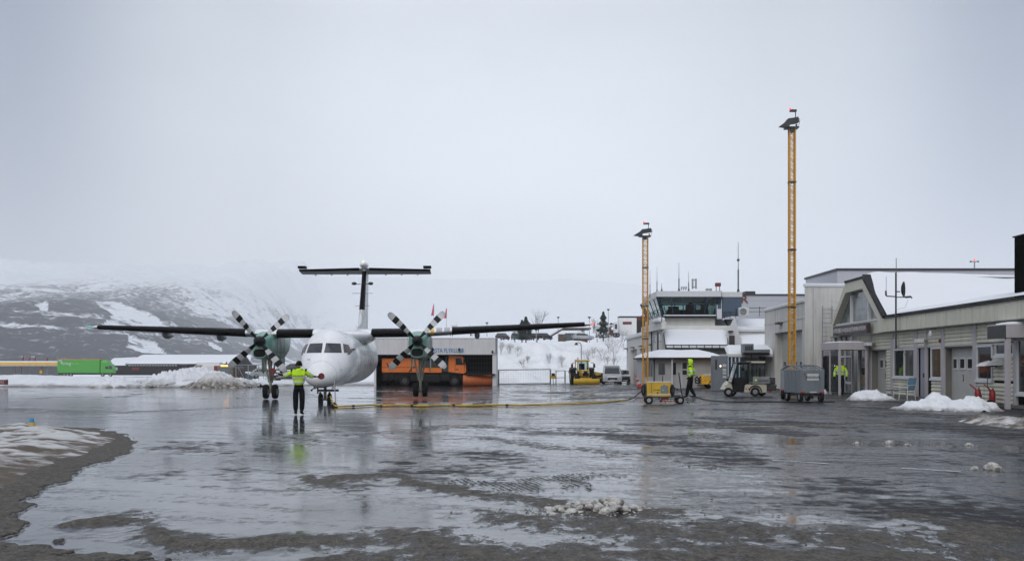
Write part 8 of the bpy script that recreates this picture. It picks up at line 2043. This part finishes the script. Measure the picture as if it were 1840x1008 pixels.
# vehicles behind the snow bank by the fence
p = at(368, 681, 150); make_car('parked_van', 'white van smothered in snow behind the snow heap', 'van', (p.x, 150, p.z), R(178), M['white_plain'], 4.6, 1.95, 2.05, 'van', None, .22, True)
ut = thing('service_truck', 'service truck with grey roller shutter and lit amber lamp behind the bank', 'truck', at(404, 682, 140), R(-8)); s2 = F / 140; X = lambda px: (px - 404) / s2; Z = lambda py: -(py - 682) / s2
MB().rbox(X(389), X(419), 0, 3.6, Z(685), Z(658.5), .05).build('body', M['concrete'], ut); mb = MB(); mb.box(X(392.5), X(414), -.03, 0, Z(680), Z(662))
for k in range(9): mb.box(X(392.5), X(414), -.045, -.03, Z(679.5 - 2 * k), Z(678.6 - 2 * k))
mb.build('roller_shutter', M['galv'], ut); MB().box(X(419), X(422), .0, 3.5, Z(684), Z(662)).build('side_panel', M['brown_wall'], ut); MB().rbox(X(396.5), X(411.5), -.1, .2, Z(658.6), Z(655.6), .04).build('amber_lamp', M['lamp_amber'], ut); MB().rbox(X(382), X(389), .2, 2.0, Z(672), Z(657), .05).build('cab', M['red_paint'], ut)
mb = MB(); mb.tube([Vector((X(402), .5, Z(655.5))), Vector((X(405), .5, Z(650)))], .08, 6); mb.build('beacon_post', M['darksteel'], ut)
for x in (X(393), X(414)): mb = MB(); wheel(mb, (0, 0, 0), .45, .3, 'X'); mb.build('wheel', [M['tyre'], M['steel']], ut, loc=(x, .5, .05))
p = at(432, 684, 158); make_car('parked_car', 'car buried under a thick round cap of snow behind the fence', 'car', (p.x, 158, p.z), R(20), M['blue_paint'], 4.0, 1.75, 1.45, 'hatch', None, .42, True)
p = at(519, 686, 133); make_car('parked_car', 'black estate car with snow on it, behind the marshaller', 'car', (p.x, 133, p.z), R(176), M['black_paint'], 4.7, 1.8, 1.32, 'wagon', None, .12, True)
p = at(523, 678, 160); make_car('parked_car', 'snow covered car rounded by snow, behind the black estate car', 'car', (p.x, 160, p.z + .2), R(184), M['black_paint'], 4.6, 1.8, 1.75, 'wagon', None, .22, True)
p = at(478, 680, 150); make_car('parked_car', 'small snow covered car between left propeller and marshaller', 'car', (p.x, 150, p.z), R(10), M['silver_paint'], 4.0, 1.7, 1.4, 'hatch', None, .34, True)
fl_ = fence_line('wire_fence', [424, 446, 465, 478], 128, 1.75, 'grey wire fence with slanting braces behind the left engine', 'fence', 'steel', ((428, 1.5, 440, .0), (465, 1.5, 450, .0), (465, 1.5, 475, .1)), (1.0,), True, .55, .045)
rngs = thing('snow_mound', 'white snow mound heaped behind the fence', 'snow mound', at(440, 678, 165)); U, V = np.meshgrid(np.linspace(-5, 14, 60), np.linspace(-3, 6, 30)); grid_mesh('mound', U, V, -.8 + 2.0 * fbm(U * .35, V * .35, 4, 77) * sstep(0, 3, np.minimum(np.minimum(U + 5, 14 - U), np.minimum(V + 3, 6 - V))) + .3, M['snow'], None, rngs)
# red airfield sign, marker, taxiway light
sg = thing('airfield_sign', 'low dark red airfield sign with pale figures at the left edge', 'sign', at(2, 691.5, 108)); s2 = F / 108; X = lambda px: (px - 2) / s2
MB().rbox(X(-20), X(10.6), 0, .25, .04, .50, .02).build('board', M['darkred'], sg); MB().rbox(X(10.6), X(12.6), -.01, .26, .02, .53, .01).build('end_cap', M['brown_wall'], sg); letters('03', .34, M['blade_white'], 'figures', sg, (X(4), -.01, .27), sx=1.1)
for x in (X(-15), X(8)): MB().cyl((x, .12, -.25), (x, .12, .05), .03, None, 6).build('leg', M['steel'], sg)
mk = thing('marker_post', 'short blue and orange marker post on the snow bank', 'marker', at(130, 685.5, 119)); MB().cyl((0, 0, -.3), (0, 0, .38), .055, None, 10).build('post', M['blue_plastic'], mk); MB().cyl((0, 0, .22), (0, 0, .34), .06, None, 10).build('band', M['orange'], mk)
mk = thing('marker_post', 'tiny dark marker post low on the snow bank, right of the blue one', 'marker', at(228, 691, 112)); MB().cyl((0, 0, -.2), (0, 0, .14), .05, None, 8).build('post', M['darksteel'], mk); MB().ell((0, 0, .16), (.05, .05, .05), 8, 6).build('cap', M['blue_plastic'], mk)
sb_ = thing('small_sign', 'small weathered board leaning in the bank left of the marker', 'sign', at(84, 691, 112), R(15)); MB().box(-.15, .15, -.02, .02, 0, .24).build('board', M['concrete'], sb_); MB().cyl((.14, 0, -.2), (.14, 0, .28), .02, None, 6).build('post', M['brown_wall'], sb_)
tl = thing('taxiway_light', 'small yellow taxiway light with blue lens on the slush mound', 'taxiway light', gpt(57, 773) + Vector((0, 0, .13))); MB().lathe([(.05, -.16), (.075, -.06), (.085, .04), (.06, .07)], 14).build('base', M['hose_yellow'], tl); MB().lathe([(.06, .07), (.058, .13), (.04, .17), (.01, .18)], 14).build('lens', M['letter_blue'], tl); MB().ell((0, 0, .11), (.03, .03, .04), 8, 6).build('lamp', M['lamp_blue'], tl)
# ================================================================== HAZE: one closed box of pale air round the whole scene
def haze():
    mb = MB().box(-12500, 12500, -80, 19000, -4.8, 900)
    m = bpy.data.materials.new('pale winter haze'); m.use_nodes = True; t = m.node_tree; N = t.nodes
    N.remove(N['Principled BSDF']); v = N.new('ShaderNodeVolumePrincipled')
    v.inputs['Color'].default_value = (0.97, 0.985, 1.0, 1); v.inputs['Density'].default_value = HAZE_DENSITY; v.inputs['Anisotropy'].default_value = 0.0
    t.links.new(v.outputs[0], N['Material Output'].inputs['Volume'])
    tag(mb.build('haze', m), 'pale even winter haze', 'haze', kind='stuff')
HAZE_DENSITY = 0.000185
haze()
